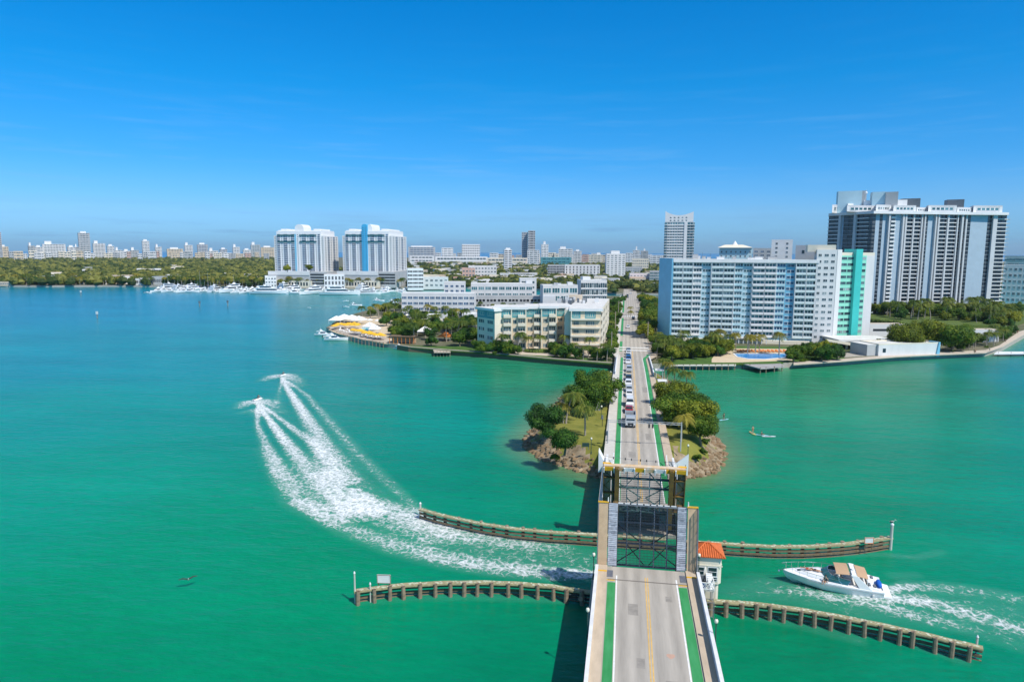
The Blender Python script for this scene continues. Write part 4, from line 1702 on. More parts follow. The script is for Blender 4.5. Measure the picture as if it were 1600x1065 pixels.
# small dark sign and equipment cabinet on the islet
p = W(915, 699, 4.3)
t = thing('signboard', 'small dark sign on two legs on the grass left of the road', 'sign', (p.x, p.y, 4.0), R(8))
mb = MB()
mb.box(-.7, .7, -.04, .04, .5, 1.3)
mb.build('board', ['dark_green_metal'], t)
for x in (-.55, .55):
    mb = MB()
    mb.box(x - .05, x + .05, .05, .1, -.2, 1.3)
    mb.build('support', ['steel_grey'], t)
p = W(934, 641, 4.4)
t = thing('equipment_cabinet', 'grey equipment cabinet on the grass below the big tree left of the road', 'cabinet', (p.x, p.y, 4.3))
mb = MB()
mb.box(-.6, .6, -.5, .5, 0, 2.6)
mb.build('body', ['steel_grey'], t)
mb = MB()
mb.box(-.5, .5, -.53, -.501, .2, 2.4)
w = mb.build('door', ['stucco_grey'], t)
mb = MB()
mb.box(.3, .4, -.57, -.531, 1.1, 1.3)
mb.build('handle', ['chrome'], w)
p = W(946, 692, 4.9)
for px, py, h, lab in ((948, 692, 2.9, 'roadside signal post with a grey box by the left footway next to the barrier wall'), (941, 664, 2.6, 'thin sign post at the edge of the grass left of the gantry')):
    p = W(px, py, 4.7)
    t = thing('signal_post', lab, 'signal post', (p.x, p.y, 4.4))
    mb = MB()
    mb.tube((0, 0, 0), (0, 0, h), .07, .07, 6)
    mb.build('post', ['dark_metal'], t)
    mb = MB()
    mb.box(-.2, .2, -.2, .15, h - .9, h)
    mb.build('signal_box', ['steel_grey'], t)
# bus shelter and roadside boxes at the far end of the islet (right side)
for y, lab in ((196, 'white roofed bench shelter on the right footway beside the far islet trees'), (214, 'second white roofed shelter further along the right footway, by the tall palms')):
    t = thing('shelter', lab, 'shelter', (8.6, y, 4.9), 0, 'small white shelters on the right footway')
    mb = MB()
    for x in (-1.0, 1.0):
        for yy in (-1.4, 1.4):
            mb.tube((x, yy, -1.5), (x, yy, 2.4), .07, .07, 6)
    mb.build('post', ['white'], t)
    mb = MB()
    mb.box(-1.3, 1.3, -1.8, 1.8, 2.4, 2.55)
    mb.build('roof', ['stucco_white'], t)
    mb = MB()
    mb.box(.5, .95, -1.2, 1.2, .4, .5)
    mb.build('bench', ['timber'], t)
# utility poles along the left side of the road on the big island
for px, py, h, lab in ((955, 561, 11, 'tall pale utility pole at the bridge head left of the road'), (961, 523, 12, 'tall pale utility pole between the cream apartments and the road'), (966, 497, 11, 'tall pale utility pole beyond the cream apartments, left of the road'), (1012, 531, 9, 'utility pole on the right pavement opposite the cream apartments')):
    p = W(px, py, 2.2)
    t = thing('utility_pole', lab, 'utility pole', (p.x, p.y, 2))
    mb = MB()
    mb.tube((0, 0, 0), (0, 0, h), .22, .14, 8)
    mb.build('shaft', ['palm_bark'], t)
    mb = MB()
    mb.box(-1.0, 1.0, -.07, .07, h - .9, h - .75)
    mb.build('crossarm', ['timber'], t)
# overhead sign across the road (its shadow lies on the carriageway)
# ================================================================== VEHICLES, BOATS, PEOPLE
def make_car(kind, paint, label):
    """front of the vehicle points along -Y (towards the bridge and the camera)"""
    t = thing(kind, label, 'truck' if kind == 'box_truck' else 'car')
    if kind == 'parked_car':
        w, L, h = .92, 4.6, 1.45
        prof = [(-2.3, .42), (-2.28, .72), (-1.25, .92), (-.55, 1.42), (.95, 1.45), (1.75, 1.02), (2.25, .95), (2.3, .45)]
    elif kind == 'van':
        w, L, h = 1.0, 5.4, 2.15
        prof = [(-2.7, .45), (-2.65, .95), (-1.95, 1.2), (-1.3, 2.05), (2.5, 2.12), (2.68, 1.9), (2.7, .5)]
    else:
        w, L, h = .97, 4.9, 1.75
        prof = [(-2.45, .5), (-2.42, .95), (-1.35, 1.08), (-.75, 1.7), (1.8, 1.75), (2.4, 1.15), (2.45, .5)]
    mb = MB()
    r0 = [(-w, y, z) for y, z in prof]
    ins = [(1.0 if z < 1.1 else .84) for y, z in prof]
    ringL = [(-w * k, y, z) for (y, z), k in zip(prof, ins)]
    ringR = [(w * k, y, z) for (y, z), k in zip(prof, ins)]
    n = len(prof)
    base = len(mb.v)
    mb.v += ringL + ringR
    for i in range(n - 1):
        mb.f.append((i, n + i, n + i + 1, i + 1))
        mb.m.append(0)
    mb.f.append(tuple(range(n)))
    mb.f.append(tuple(range(2 * n - 1, n - 1, -1)))
    mb.m += [0, 0]
    mb.f.append((n - 1, 2 * n - 1, n, 0))
    mb.m.append(0)
    mb.box(-w + .02, w - .02, prof[0][0] + .05, prof[-1][0] - .05, .28, .47)
    body = mb.build('body', [paint], t)
    # glass: windscreen, rear window, side windows
    hood, roof0, roof1, boot = prof[2], prof[3], prof[4], prof[5]

    def glass(a, b, name):
        g = MB()
        e = .012
        dy, dz = b[0] - a[0], b[1] - a[1]
        L_ = math.hypot(dy, dz)
        ny, nz = -dz / L_, dy / L_
        if nz < 0:
            ny, nz = -ny, -nz
        p = lambda f, k: (a[0] + dy * f + ny * e, a[1] + dz * f + nz * e)
        q0, q1 = p(.12, 0), p(.9, 0)
        kx = lambda z: w * (1.0 if z < 1.1 else .84) * .88
        g.quad((-kx(1.0) * .98, q0[0], q0[1]), (kx(1.0) * .98, q0[0], q0[1]), (kx(2) * .97, q1[0], q1[1]), (-kx(2) * .97, q1[0], q1[1]))
        g.build(name, ['glass_dark'], t)
    glass(hood, roof0, 'windscreen')
    glass(boot, roof1, 'rear_window') if kind != 'van' else glass(prof[-2], (prof[4][0] + .02, prof[4][1]), 'rear_window')
    for s in (-1, 1):
        g = MB()
        x = lambda z: s * (w * .995 - (w * .16) * max(0, (z - hood[1]) / (roof0[1] - hood[1])) + .012)
        zb, zt = hood[1] + .04, roof0[1] - .1
        g.quad((x(zb), hood[0] + .35, zb), (x(zb), boot[0] - .3 if kind != 'van' else .6, zb), (x(zt), roof1[0] - .1 if kind != 'van' else .6, zt), (x(zt), roof0[0] + .08, zt))
        g.build('side_window', ['glass_dark'], t)
        for y in (-L * .32, L * .30):
            wmb = MB()
            xx = s * (w - .1)
            wmb.tube((xx - .1 * s, y, .33), (xx + .11 * s, y, .33), .33, .33, 12, 0)
            wo = wmb.build('wheel', ['rubber'], t)
            wmb = MB()
            wmb.tube((xx + .1 * s, y, .33), (xx + .125 * s, y, .33), .19, .17, 10)
            wmb.build('rim', ['chrome'], wo)
        hmb = MB()
        hmb.box(s * w * .72 - .17, s * w * .72 + .17, prof[1][0] - .03, prof[1][0] + .05, .62, .76)
        hmb.build('headlight', ['sign_white'], t)
        tmb = MB()
        tmb.box(s * w * .78 - .13, s * w * .78 + .13, prof[-1][0] - .04, prof[-1][0] + .02, .75, .9)
        tmb.build('tail_light', ['tail_red'], t)
    return t


def make_truck():
    t = thing('box_truck', 'silver open-topped truck first in the queue, stopped before the raised bridge', 'truck')
    mb = MB()
    mb.box(-1.1, 1.1, -3.6, -1.6, .6, 1.5)
    mb.hexa([(-1.1, -3.3, 1.5), (1.1, -3.3, 1.5), (1.1, -1.6, 1.5), (-1.1, -1.6, 1.5), (-1.0, -2.9, 2.5), (1.0, -2.9, 2.5), (1.0, -1.6, 2.5), (-1.0, -1.6, 2.5)])
    mb.build('cab', ['car_silver'], t)
    g = MB()
    g.quad((-.95, -3.27, 1.6), (.95, -3.27, 1.6), (.88, -2.94, 2.38), (-.88, -2.94, 2.38))
    g.build('windscreen', ['glass_dark'], t)
    mb = MB()
    mb.box(-1.15, 1.15, -1.5, 3.4, .85, 1.0)
    for s in (-1, 1):
        mb.box(s * 1.15 - .05, s * 1.15 + .05, -1.5, 3.4, 1.0, 2.5)
    mb.box(-1.1, 1.1, -1.5, -1.4, 1.0, 2.6)
    mb.box(-1.1, 1.1, 3.3, 3.4, 1.0, 2.4)
    mb.build('cargo_bed', ['car_silver'], t)
    mb = MB()
    mb.box(-1.09, 1.09, -1.3, 3.2, 1.01, 1.9)
    mb.build('load', ['car_grey'], t)
    for x in (-1, 1):
        for y in (-2.7, 1.6, 2.7):
            w = MB()
            w.tube((x * .8, y, .48), (x * 1.1, y, .48), .48, .48, 12, 0)
            w.tube((x * 1.1, y, .48), (x * 1.12, y, .48), .25, .25, 10, 1)
            w.build('wheel', ['rubber', 'chrome'], t)
        h = MB()
        h.box(x * .85 - .15, x * .85 + .15, -3.66, -3.6, .85, 1.05)
        h.build('headlight', ['sign_white'], t)
    g = MB()
    g.box(-.6, .6, -3.63, -3.6, .8, 1.3)
    g.build('grille', ['dark_metal'], t)
    return t


tr = make_truck()
p = W(984, 668, 5)
LX = -.72
tr.location = (-.55, p.y + 3.2, deckz(p.y))
CARY = [(658, 'suv', 'car_grey', 'dark grey sport utility car directly behind the silver truck'), (643, 'parked_car', 'car_red', 'dark red car with a pale load behind it, third in the queue'), (633, 'van', 'car_white', 'tall white van in the queue behind the dark red car'),
        (618, 'parked_car', 'car_white', 'low white saloon car in the queue behind the white van'), (610.5, 'parked_car', 'car_silver', 'silver car in the queue, sixth behind the truck'), (602, 'suv', 'car_white', 'white sport utility car with dark roof glass mid queue'),
        (593, 'parked_car', 'car_black', 'black car mid queue between two pale ones'), (585.5, 'parked_car', 'car_beige', 'pale beige car in the queue near the end of the islet'), (579, 'suv', 'car_silver', 'silver sport utility car in the queue over the small channel'),
        (572, 'parked_car', 'car_white', 'white car in the queue just in front of the blue one'), (565, 'suv', 'car_blue', 'dark blue car in the queue, the only blue one'), (558, 'parked_car', 'car_grey', 'grey car in the queue right behind the blue car'),
        (552.5, 'suv', 'car_white', 'white car second from the end of the queue'), (546.5, 'parked_car', 'car_black', 'dark car at the very end of the queue'),
        (512, 'parked_car', 'car_white', 'lone white car driving on the island road beyond the shadows'), (499, 'suv', 'car_black', 'lone black car on the island road near the traffic island palms'),
        (465, 'parked_car', 'car_grey', 'small grey car far up the island road'), (459, 'parked_car', 'car_white', 'small white car farthest up the island road'), (462, 'parked_car', 'car_black', 'small dark car in the outbound lane far up the road')]
protos = {}
for i, (py, kind, paint, lab) in enumerate(CARY):
    y = W(983, py, 5).y if py > 575 else W(980, py, 3.2).y if py > 545 else W(978, py, 2.3).y
    x = LX + rnd.uniform(-.15, .15) if py > 540 else (-.6 if i % 2 == 0 else 2.6)
    if py > 540 and i > 0:
        pass
    key = (kind, paint)
    if key not in protos:
        protos[key] = make_car(kind, paint, lab)
        c = protos[key]
    else:
        c = copy_tree(protos[key], (0, 0, 0), 0, lab)
    c.location = (x, y, deckz(y) + .01)
    c['group'] = 'cars queueing on the bridge road' if py > 540 else 'cars driving on the island road'


# ---- people: one skinned skeleton each
def person(label, loc, rz, pose, clothes='cloth_dark', cat='person', group=None, holding=None, child_mat=None):
    t = thing('person', label, cat, loc, rz, group)
    J = {'pelvis': (0, 0, .95), 'waist': (0, 0, 1.1), 'chest': (0, 0, 1.32), 'neck': (0, 0, 1.5), 'jaw': (0, -.02, 1.57), 'head': (0, -.01, 1.68), 'crown': (0, .0, 1.75),
         'sl': (.17, 0, 1.42), 'el': (.24, 0, 1.14), 'wl': (.26, -.06, .88), 'sr': (-.17, 0, 1.42), 'er': (-.24, 0, 1.14), 'wr': (-.26, -.06, .88),
         'hl': (.09, 0, .9), 'kl': (.10, -.02, .5), 'al': (.1, .02, .09), 'tl': (.1, -.15, .04), 'hr': (-.09, 0, .9), 'kr': (-.10, -.02, .5), 'ar': (-.1, .02, .09), 'tr': (-.1, -.15, .04)}
    J = {k: Vector(v) for k, v in J.items()}
    if pose == 'lying':
        for k, v in J.items():
            J[k] = Vector((v.x, v.z - .95, .14 - v.y * .6))
        J['kl'].z += .18
        J['er'] += Vector((-.15, .2, 0))
        J['wr'] += Vector((.1, .55, 0))
    elif pose == 'sitting':
        d = {'kl': (.14, -.42, .95 - .88 + .12), 'al': (.14, -.72, .02), 'tl': (.14, -.86, .1), 'kr': (-.14, -.4, .2), 'ar': (-.15, -.62, -.12), 'tr': (-.15, -.76, -.08)}
        for k in J:
            J[k] = J[k] - Vector((0, 0, .83))
        for k, v in d.items():
            J[k] = Vector(v)
        J['el'] += Vector((.04, .12, 0))
        J['er'] += Vector((-.04, .12, 0))
        J['wl'] += Vector((.02, .1, .05))
        J['wr'] += Vector((-.1, .1, .05))
    elif pose == 'riding':
        for k in J:
            J[k] = J[k] - Vector((0, 0, .4))
        for k in ('chest', 'neck', 'jaw', 'head', 'crown', 'sl', 'sr'):
            J[k] += Vector((0, -.25, -.06))
        J['kl'], J['al'], J['tl'] = Vector((.25, -.3, .42)), Vector((.25, .05, .08)), Vector((.25, -.1, .02))
        J['kr'], J['ar'], J['tr'] = Vector((-.25, -.3, .42)), Vector((-.25, .05, .08)), Vector((-.25, -.1, .02))
        J['el'], J['wl'] = Vector((.33, -.42, .78)), Vector((.3, -.7, .8))
        J['er'], J['wr'] = Vector((-.33, -.42, .78)), Vector((-.3, -.7, .8))
    elif pose == 'paddling':
        J['el'], J['wl'] = Vector((.28, -.18, 1.2)), Vector((.12, -.32, 1.3))
        J['er'], J['wr'] = Vector((-.3, -.12, 1.15)), Vector((-.3, -.28, .95))
        J['kl'].y -= .08
        J['kr'].y -= .08
    elif pose == 'walking':
        J['kl'] += Vector((0, -.15, .02)); J['al'] += Vector((0, -.25, .0)); J['tl'] += Vector((0, -.25, .02))
        J['ar'] += Vector((0, .3, .06)); J['tr'] += Vector((0, .3, 0))
        J['wl'].y += .2
        J['wr'].y -= .2
    E_ = [('pelvis', 'waist'), ('waist', 'chest'), ('chest', 'neck'), ('neck', 'jaw'), ('jaw', 'head'), ('head', 'crown'), ('chest', 'sl'), ('sl', 'el'), ('el', 'wl'), ('chest', 'sr'), ('sr', 'er'), ('er', 'wr'),
          ('pelvis', 'hl'), ('hl', 'kl'), ('kl', 'al'), ('al', 'tl'), ('pelvis', 'hr'), ('hr', 'kr'), ('kr', 'ar'), ('ar', 'tr')]
    Rr = {'pelvis': .14, 'waist': .12, 'chest': .145, 'neck': .055, 'jaw': .07, 'head': .095, 'crown': .075, 'sl': .062, 'el': .042, 'wl': .028, 'sr': .062, 'er': .042, 'wr': .028, 'hl': .095, 'kl': .06, 'al': .04, 'tl': .035, 'hr': .095, 'kr': .06, 'ar': .04, 'tr': .035}
    bm = bmesh.new()
    lay = bm.verts.layers.skin.verify()
    V = {}
    for k, v in J.items():
        q = bm.verts.new(v)
        q[lay].radius = (Rr[k], Rr[k])
        q[lay].use_root = k == 'pelvis'
        V[k] = q
    for a, b in E_:
        bm.edges.new((V[a], V[b]))
    for s, w, e in (('l', 'wl', 'el'), ('r', 'wr', 'er')):
        d = (J[w] - J[e]).normalized()
        side = d.cross(Vector((0, 1, 0)))
        if side.length < .1:
            side = d.cross(Vector((0, 0, 1)))
        side.normalize()
        nrm = d.cross(side).normalized()
        palm = bm.verts.new(J[w] + d * .07)
        palm[lay].radius = (.032, .018)
        bm.edges.new((V[w], palm))
        for i, (off, ln) in enumerate(((-.028, .075), (-.01, .085), (.01, .08), (.028, .065))):
            a = bm.verts.new(palm.co + side * off + d * .035)
            b = bm.verts.new(palm.co + side * off + d * (.035 + ln * .8) + nrm * .025)
            for q in (a, b):
                q[lay].radius = (.009, .009)
            bm.edges.new((palm, a))
            bm.edges.new((a, b))
        th = bm.verts.new(palm.co - side * .045 + d * .0 + nrm * .015)
        th[lay].radius = (.010, .010)
        bm.edges.new((palm, th))
    me = bpy.data.meshes.new('body')
    bm.to_mesh(me)
    bm.free()
    me.materials.append(M['skin'])
    o = bpy.data.objects.new('body', me)
    COL.objects.link(o)
    o.parent = t
    o.modifiers.new('skin', 'SKIN').use_smooth_shade = True
    sub = o.modifiers.new('sub', 'SUBSURF')
    sub.levels = sub.render_levels = 1
    mb = MB()
    h = J['head']
    up = (J['crown'] - J['jaw']).normalized()
    c = h + up * .03
    mb.ball((c.x, c.y + (.02 if abs(up.z) > .5 else 0), c.z - (0 if abs(up.z) > .5 else .02)), .105, .11, .105, 10, 6)
    mb.build('hair', ['hair'], t, smooth=True)
    mb = MB()
    pa, wa = J['pelvis'], J['waist']
    mb.tube(pa - (wa - pa) * .4, pa + (wa - pa) * .5, .165, .15, 12)
    for a, b in (('hl', 'kl'), ('hr', 'kr')):
        mb.tube(J[a], J[a].lerp(J[b], .4), .105, .092, 10)
    mb.build('shorts', [clothes], t, smooth=True)
    if child_mat:
        mb = MB()
        mb.tube(J['waist'] - (J['chest'] - J['waist']) * .1, J['chest'] + (J['neck'] - J['chest']) * .3, .165, .175, 12)
        mb.build('vest', [child_mat], t, smooth=True)
    return t, J


# ---- the white motor cruiser
bs, bb = W(1376, 926, 0), W(1236, 908, 0)
bang = math.atan2(bb.y - bs.y, bb.x - bs.x)
boat = thing('motor_cruiser', 'white open motor cruiser with tan canvas tops passing right of the bridge', 'motor boat', (bs.x, bs.y, 0), bang)
boat.rotation_euler = (R(-7), R(-.3), bang)
boat.scale = (.88, .92, .92)


def hullring(x, b, zs, zc, zk, bc):
    return [(x, -b, zs), (x, -bc, zc), (x, 0, zk), (x, bc, zc), (x, b, zs)]


st = [(0.0, 1.95, 1.25, .2, -.5, 1.75), (2.0, 2.08, 1.35, .2, -.55, 1.85), (5.0, 2.12, 1.5, .22, -.6, 1.85), (8.0, 1.95, 1.62, .3, -.55, 1.55), (10.2, 1.5, 1.68, .45, -.4, 1.0), (12.0, .85, 1.74, .75, -.05, .48), (13.1, .34, 1.78, 1.1, .6, .18), (13.6, .05, 1.8, 1.55, 1.4, .03)]
mb = MB()
rings = [hullring(*a) for a in st]
mb.loft(rings, 0, closed=False, cap=False)
mb.f.append((0, 1, 2, 3, 4))
mb.m.append(0)
mb.build('hull', ['gelcoat'], boat, smooth=False)
mb = MB()
ds = [(0.0, 1.95, 1.25), (2.0, 2.08, 1.35), (5.0, 2.12, 1.5), (8.0, 1.95, 1.62), (10.2, 1.5, 1.68), (12.0, .85, 1.74), (13.1, .34, 1.78), (13.58, .05, 1.8)]
# side decks either side of the cockpit, solid foredeck
for s in (-1, 1):
    for (x0, b0, z0), (x1, b1, z1) in zip(ds[:4], ds[1:4]):
        mb.hexa([(x0, s * b0, z0 - .12), (x1, s * b1, z1 - .12), (x1, s * (b1 - .45), z1 - .1), (x0, s * (b0 - .45), z0 - .1), (x0, s * (b0 - .02), z0 + .04), (x1, s * (b1 - .02), z1 + .04), (x1, s * (b1 - .45), z1 + .12), (x0, s * (b0 - .45), z0 + .12)])
for (x0, b0, z0), (x1, b1, z1) in zip(ds[3:], ds[4:]):
    mb.quad((x0, -b0, z0), (x1, -b1, z1), (x1, 0, z1 + .12 * min(1, b1)), (x0, 0, z0 + .2 * min(1, b0)))
    mb.quad((x0, 0, z0 + .2 * min(1, b0)), (x1, 0, z1 + .12 * min(1, b1)), (x1, b1, z1), (x0, b0, z0))
mb.quad((7.2, -1.6, 1.62), (8.0, -1.95, 1.62), (8.0, 1.95, 1.62), (7.2, 1.6, 1.62))
mb.build('deck', ['gelcoat'], boat)
mb = MB()
cab = [(7.4, 1.5, 1.66, 2.15), (8.6, 1.32, 1.7, 2.3), (10.0, 1.0, 1.78, 2.22), (11.2, .62, 1.72, 2.0), (11.9, .25, 1.74, 1.86)]
mb.loft([[(x, -b, z0), (x, -b * .82, z1 - .04), (x, -b * .35, z1 + .04), (x, b * .35, z1 + .04), (x, b * .82, z1 - .04), (x, b, z0)] for x, b, z0, z1 in cab], 0, closed=False, cap=False)
mb.f.append((0, 1, 2, 3, 4, 5)); mb.m.append(0)
mb.build('cabin_top', ['gelcoat'], boat, smooth=True)
for x, w in ((11.35, .22), (9.9, .3)):
    mb = MB()
    z = 2.02 if x > 11 else 2.31
    mb.box(x - w, x + w, -w * .9, w * .9, z, z + .035)
    mb.build('hatch', ['glass_dark'], boat)
mb = MB()
mb.quad((2.0, -1.65, .75), (7.3, -1.6, .85), (7.3, 1.6, .85), (2.0, 1.65, .75))
for s in (-1, 1):
    mb.quad((2.0, s * 1.64, .75), (7.4, s * 1.62, .85), (7.4, s * 1.62, 1.75), (2.0, s * 1.64, 1.5))
mb.quad((7.35, -1.6, .85), (7.35, 1.6, .85), (7.35, 1.6, 2.1), (7.35, -1.6, 2.1))
mb.build('cockpit', ['canvas_white'], boat)
for (x0, x1, y0, y1) in ((2.3, 3.1, -1.4, 1.4), (3.1, 5.0, .9, 1.5), (5.6, 6.2, -1.3, -.3)):
    mb = MB()
    mb.box(x0, x1, y0, y1, .78, 1.3)
    mb.box(x0, x0 + .18, y0, y1, 1.3, 1.7)
    mb.build('seat', ['canvas_white'], boat)
# wrap-round windscreen
mb = MB()
base, topr = [], []
for k in range(9):
    a = math.pi * (k / 8) - math.pi / 2
    base.append((7.3 + 1.25 * math.cos(a) - (0 if 0 < k < 8 else .0), 1.62 * math.sin(a), 1.78 + .45 * math.cos(a)))
    topr.append((6.7 + .75 * math.cos(a), 1.35 * math.sin(a), 2.62 + .12 * math.cos(a)))
base = [(4.9, -1.78, 1.62)] + base + [(4.9, 1.78, 1.62)]
topr = [(4.5, -1.5, 2.2)] + topr + [(4.5, 1.5, 2.2)]
for k in range(len(base) - 1):
    mb.quad(base[k], base[k + 1], topr[k + 1], topr[k])
mb.build('windscreen', ['glass_teal'], boat)
mb = MB()
mb.path(topr, .035, 6)
for k in range(0, len(base), 2):
    mb.tube(base[k], topr[k], .025, .025, 5)
mb.build('screen_frame', ['chrome'], boat)
# radar arch
mb = MB()
for s in (-1, 1):
    mb.hexa([(1.6, s * 1.98, 1.4), (3.3, s * 1.98, 1.45), (3.3, s * 1.8, 1.45), (1.6, s * 1.8, 1.4), (3.7, s * 1.6, 3.1), (4.5, s * 1.6, 3.15), (4.5, s * 1.42, 3.15), (3.7, s * 1.42, 3.1)])
mb.hexa([(3.7, -1.6, 3.0), (4.5, -1.6, 3.05), (4.5, 1.6, 3.05), (3.7, 1.6, 3.0), (3.8, -1.5, 3.2), (4.4, -1.5, 3.25), (4.4, 1.5, 3.25), (3.8, 1.5, 3.2)])
mb.build('radar_arch', ['gelcoat'], boat, smooth=False)
mb = MB()
mb.tube((4.1, .2, 3.22), (4.1, .2, 3.42), .28, .24, 12)
mb.tube((3.9, .9, 3.2), (3.8, .9, 4.0), .02, .01, 5)
mb.build('radar', ['gelcoat'], boat)
for x0, x1, z0, z1 in ((4.7, 6.5, 3.12, 3.02), (2.2, 3.7, 2.8, 3.05)):
    mb = MB()
    n = 6
    for k in range(n):
        a0, a1 = -1.5 + 3.0 * k / n, -1.5 + 3.0 * (k + 1) / n
        c = lambda y: .16 * (1 - (y / 1.5) ** 2)
        mb.hexa([(x0, a0, z0 + c(a0)), (x1, a0, z1 + c(a0)), (x1, a1, z1 + c(a1)), (x0, a1, z0 + c(a1)), (x0, a0, z0 + c(a0) + .04), (x1, a0, z1 + c(a0) + .04), (x1, a1, z1 + c(a1) + .04), (x0, a1, z0 + c(a1) + .04)])
    mb.build('bimini_top', ['canvas_tan'], boat)
mb = MB()
for s in (-1, 1):
    mb.tube((6.4, s * 1.45, 3.0), (6.0, s * 1.6, 2.2), .03, .03, 5)
    mb.tube((2.3, s * 1.45, 2.8), (2.3, s * 1.85, 1.5), .03, .03, 5)
mb.build('bimini_frame', ['chrome'], boat)
# bow rail
mb = MB()
for s in (-1, 1):
    top_ = [(5.6, s * 2.0, 1.75), (6.2, s * 2.0, 2.35), (8.0, s * 1.9, 2.5), (10.2, s * 1.46, 2.62), (12.0, s * .84, 2.72), (13.2, s * .36, 2.8), (13.9, 0, 2.82)]
    mb.path(top_, .028, 5)
    for x, y, z, zb in ((8, 1.9, 2.5, 1.63), (9.2, 1.68, 2.56, 1.7), (10.4, 1.42, 2.63, 1.77), (11.4, 1.05, 2.68, 1.83), (12.4, .67, 2.74, 1.92), (13.2, .34, 2.8, 1.98)):
        mb.tube((x, s * y, z), (x, s * y * .96, zb), .02, .02, 5)
mb.build('bow_rail', ['chrome'], boat)
mb = MB()
mb.tube((13.4, 0, 1.9), (14.15, 0, 1.55), .06, .05, 6)
mb.ball((14.2, 0, 1.45), .16, .16, .2, 8, 5)
mb.build('anchor', ['chrome'], boat)
mb = MB()
mb.hexa([(-1.2, -1.5, .38), (0.05, -1.75, .38), (0.05, 1.75, .38), (-1.2, 1.5, .38), (-1.15, -1.45, .52), (0.05, -1.75, .56), (0.05, 1.75, .56), (-1.15, 1.45, .52)])
mb.hexa([(0.02, -1.9, .9), (1.9, -1.95, .9), (1.9, 1.95, .9), (.02, 1.9, .9), (.5, -1.7, 1.45), (2.0, -1.7, 1.75), (2.0, 1.7, 1.75), (.5, 1.7, 1.45)])
mb.build('stern_platform', ['gelcoat'], boat)
for s in (-1, 1):
    for x in (1.0, 1.75):
        mb = MB()
        mb.hexa([(x, s * 1.1 - .3, 1.50 + (x - .5) * .2), (x + .32, s * 1.1 - .3, 1.57 + (x - .5) * .2), (x + .32, s * 1.1 + .3, 1.57 + (x - .5) * .2), (x, s * 1.1 + .3, 1.50 + (x - .5) * .2), (x, s * 1.1 - .3, 1.64 + (x - .5) * .2), (x + .32, s * 1.1 - .3, 1.69 + (x - .5) * .2), (x + .32, s * 1.1 + .3, 1.69 + (x - .5) * .2), (x, s * 1.1 + .3, 1.64 + (x - .5) * .2)])
        mb.build('engine_vent', ['steel_grey'], boat)
mb = MB()
mb.ball((.55, .5, 1.75), .42, .95, .36, 10, 6, 0, .1)
mb.build('canvas_bundle', ['canvas_blue'], boat, smooth=True)
mb = MB()
for a, b in (((.05, 2.01, 1.0), (5.0, 2.12, 1.25)), ((5.0, 2.12, 1.25), (8.0, 1.95, 1.36)), ((8.0, 1.95, 1.36), (10.2, 1.5, 1.45))):
    mb.tube(a, b, .035, .035, 4)
mb.build('rubbing_strip', ['car_silver'], boat)
mb = MB()
mb.box(1.3, 1.55, 1.98, 2.16, .1, .8)
mb.build('fender', ['canvas_white'], boat)
BM = Matrix.Translation(boat.location) @ boat.rotation_euler.to_matrix().to_4x4() @ Matrix.Diagonal((.88, .92, .92, 1))


def onboat(x, y, z):
    q = BM @ Vector((x, y, z))
    return (q.x, q.y, q.z)


person('person in a red swimsuit lying on the foredeck of the white motor cruiser', onboat(10.2, .1, 2.28), bang + R(80), 'lying', 'cloth_red')
person('person in dark shorts lying on the foredeck next to the windscreen side of the cruiser', onboat(9.1, .25, 2.32), bang + R(70), 'lying', 'cloth_dark')
person('person in a dark vest sitting on the cruiser deck edge with legs hanging outboard', onboat(7.9, 1.75, 1.72), bang + R(150), 'sitting', 'cloth_dark', child_mat='cloth_dark')
person('person steering under the tan canvas top of the cruiser', onboat(5.3, -.8, .8), bang + R(90), 'walking', 'cloth_dark', child_mat='cloth_dark')


# ---- water scooters
def scooter(px, py, ang, label, plabel):
    p = W(px, py, 0)
    t = thing('water_scooter', label, 'water scooter', (p.x, p.y, .15), ang, 'water scooters')
    mb = MB()
    mb.loft([[(-.45, .0 + y, .45), (-.5 * k, y, .2), (0, y, -.15), (.5 * k, y, .2), (.45 * k, y, .45)] for y, k in ((1.5, .9), (.6, 1.0), (-.6, .95), (-1.3, .5), (-1.7, .08))], 0, closed=False, cap=False)
    mb.hexa([(-.4, 1.5, .4), (.4, 1.5, .4), (.3, -1.2, .5), (-.3, -1.2, .5), (-.3, 1.4, .5), (.3, 1.4, .5), (.1, -1.1, .75), (-.1, -1.1, .75)])
    mb.build('hull', ['gelcoat'], t)
    mb = MB()
    mb.box(-.18, .18, -.1, 1.2, .5, .72)
    mb.build('seat', ['rubber'], t)
    mb = MB()
    mb.tube((-.38, -.6, .95), (.38, -.6, .95), .035, .035, 6)
    mb.tube((0, -.5, .95), (0, -.8, .6), .05, .05, 6)
    mb.build('handlebar', ['rubber'], t)
    person(plabel, (p.x - .1 * math.sin(ang) * 0, p.y, .55), ang, 'riding', 'cloth_dark', child_mat='cloth_dark')


scooter(442, 588, R(-205), 'white water scooter at the head of the farther wake', 'person in dark clothes riding the farther water scooter')
scooter(403, 626, R(-205), 'white water scooter at the head of the nearer wake', 'person in dark clothes riding the nearer water scooter')


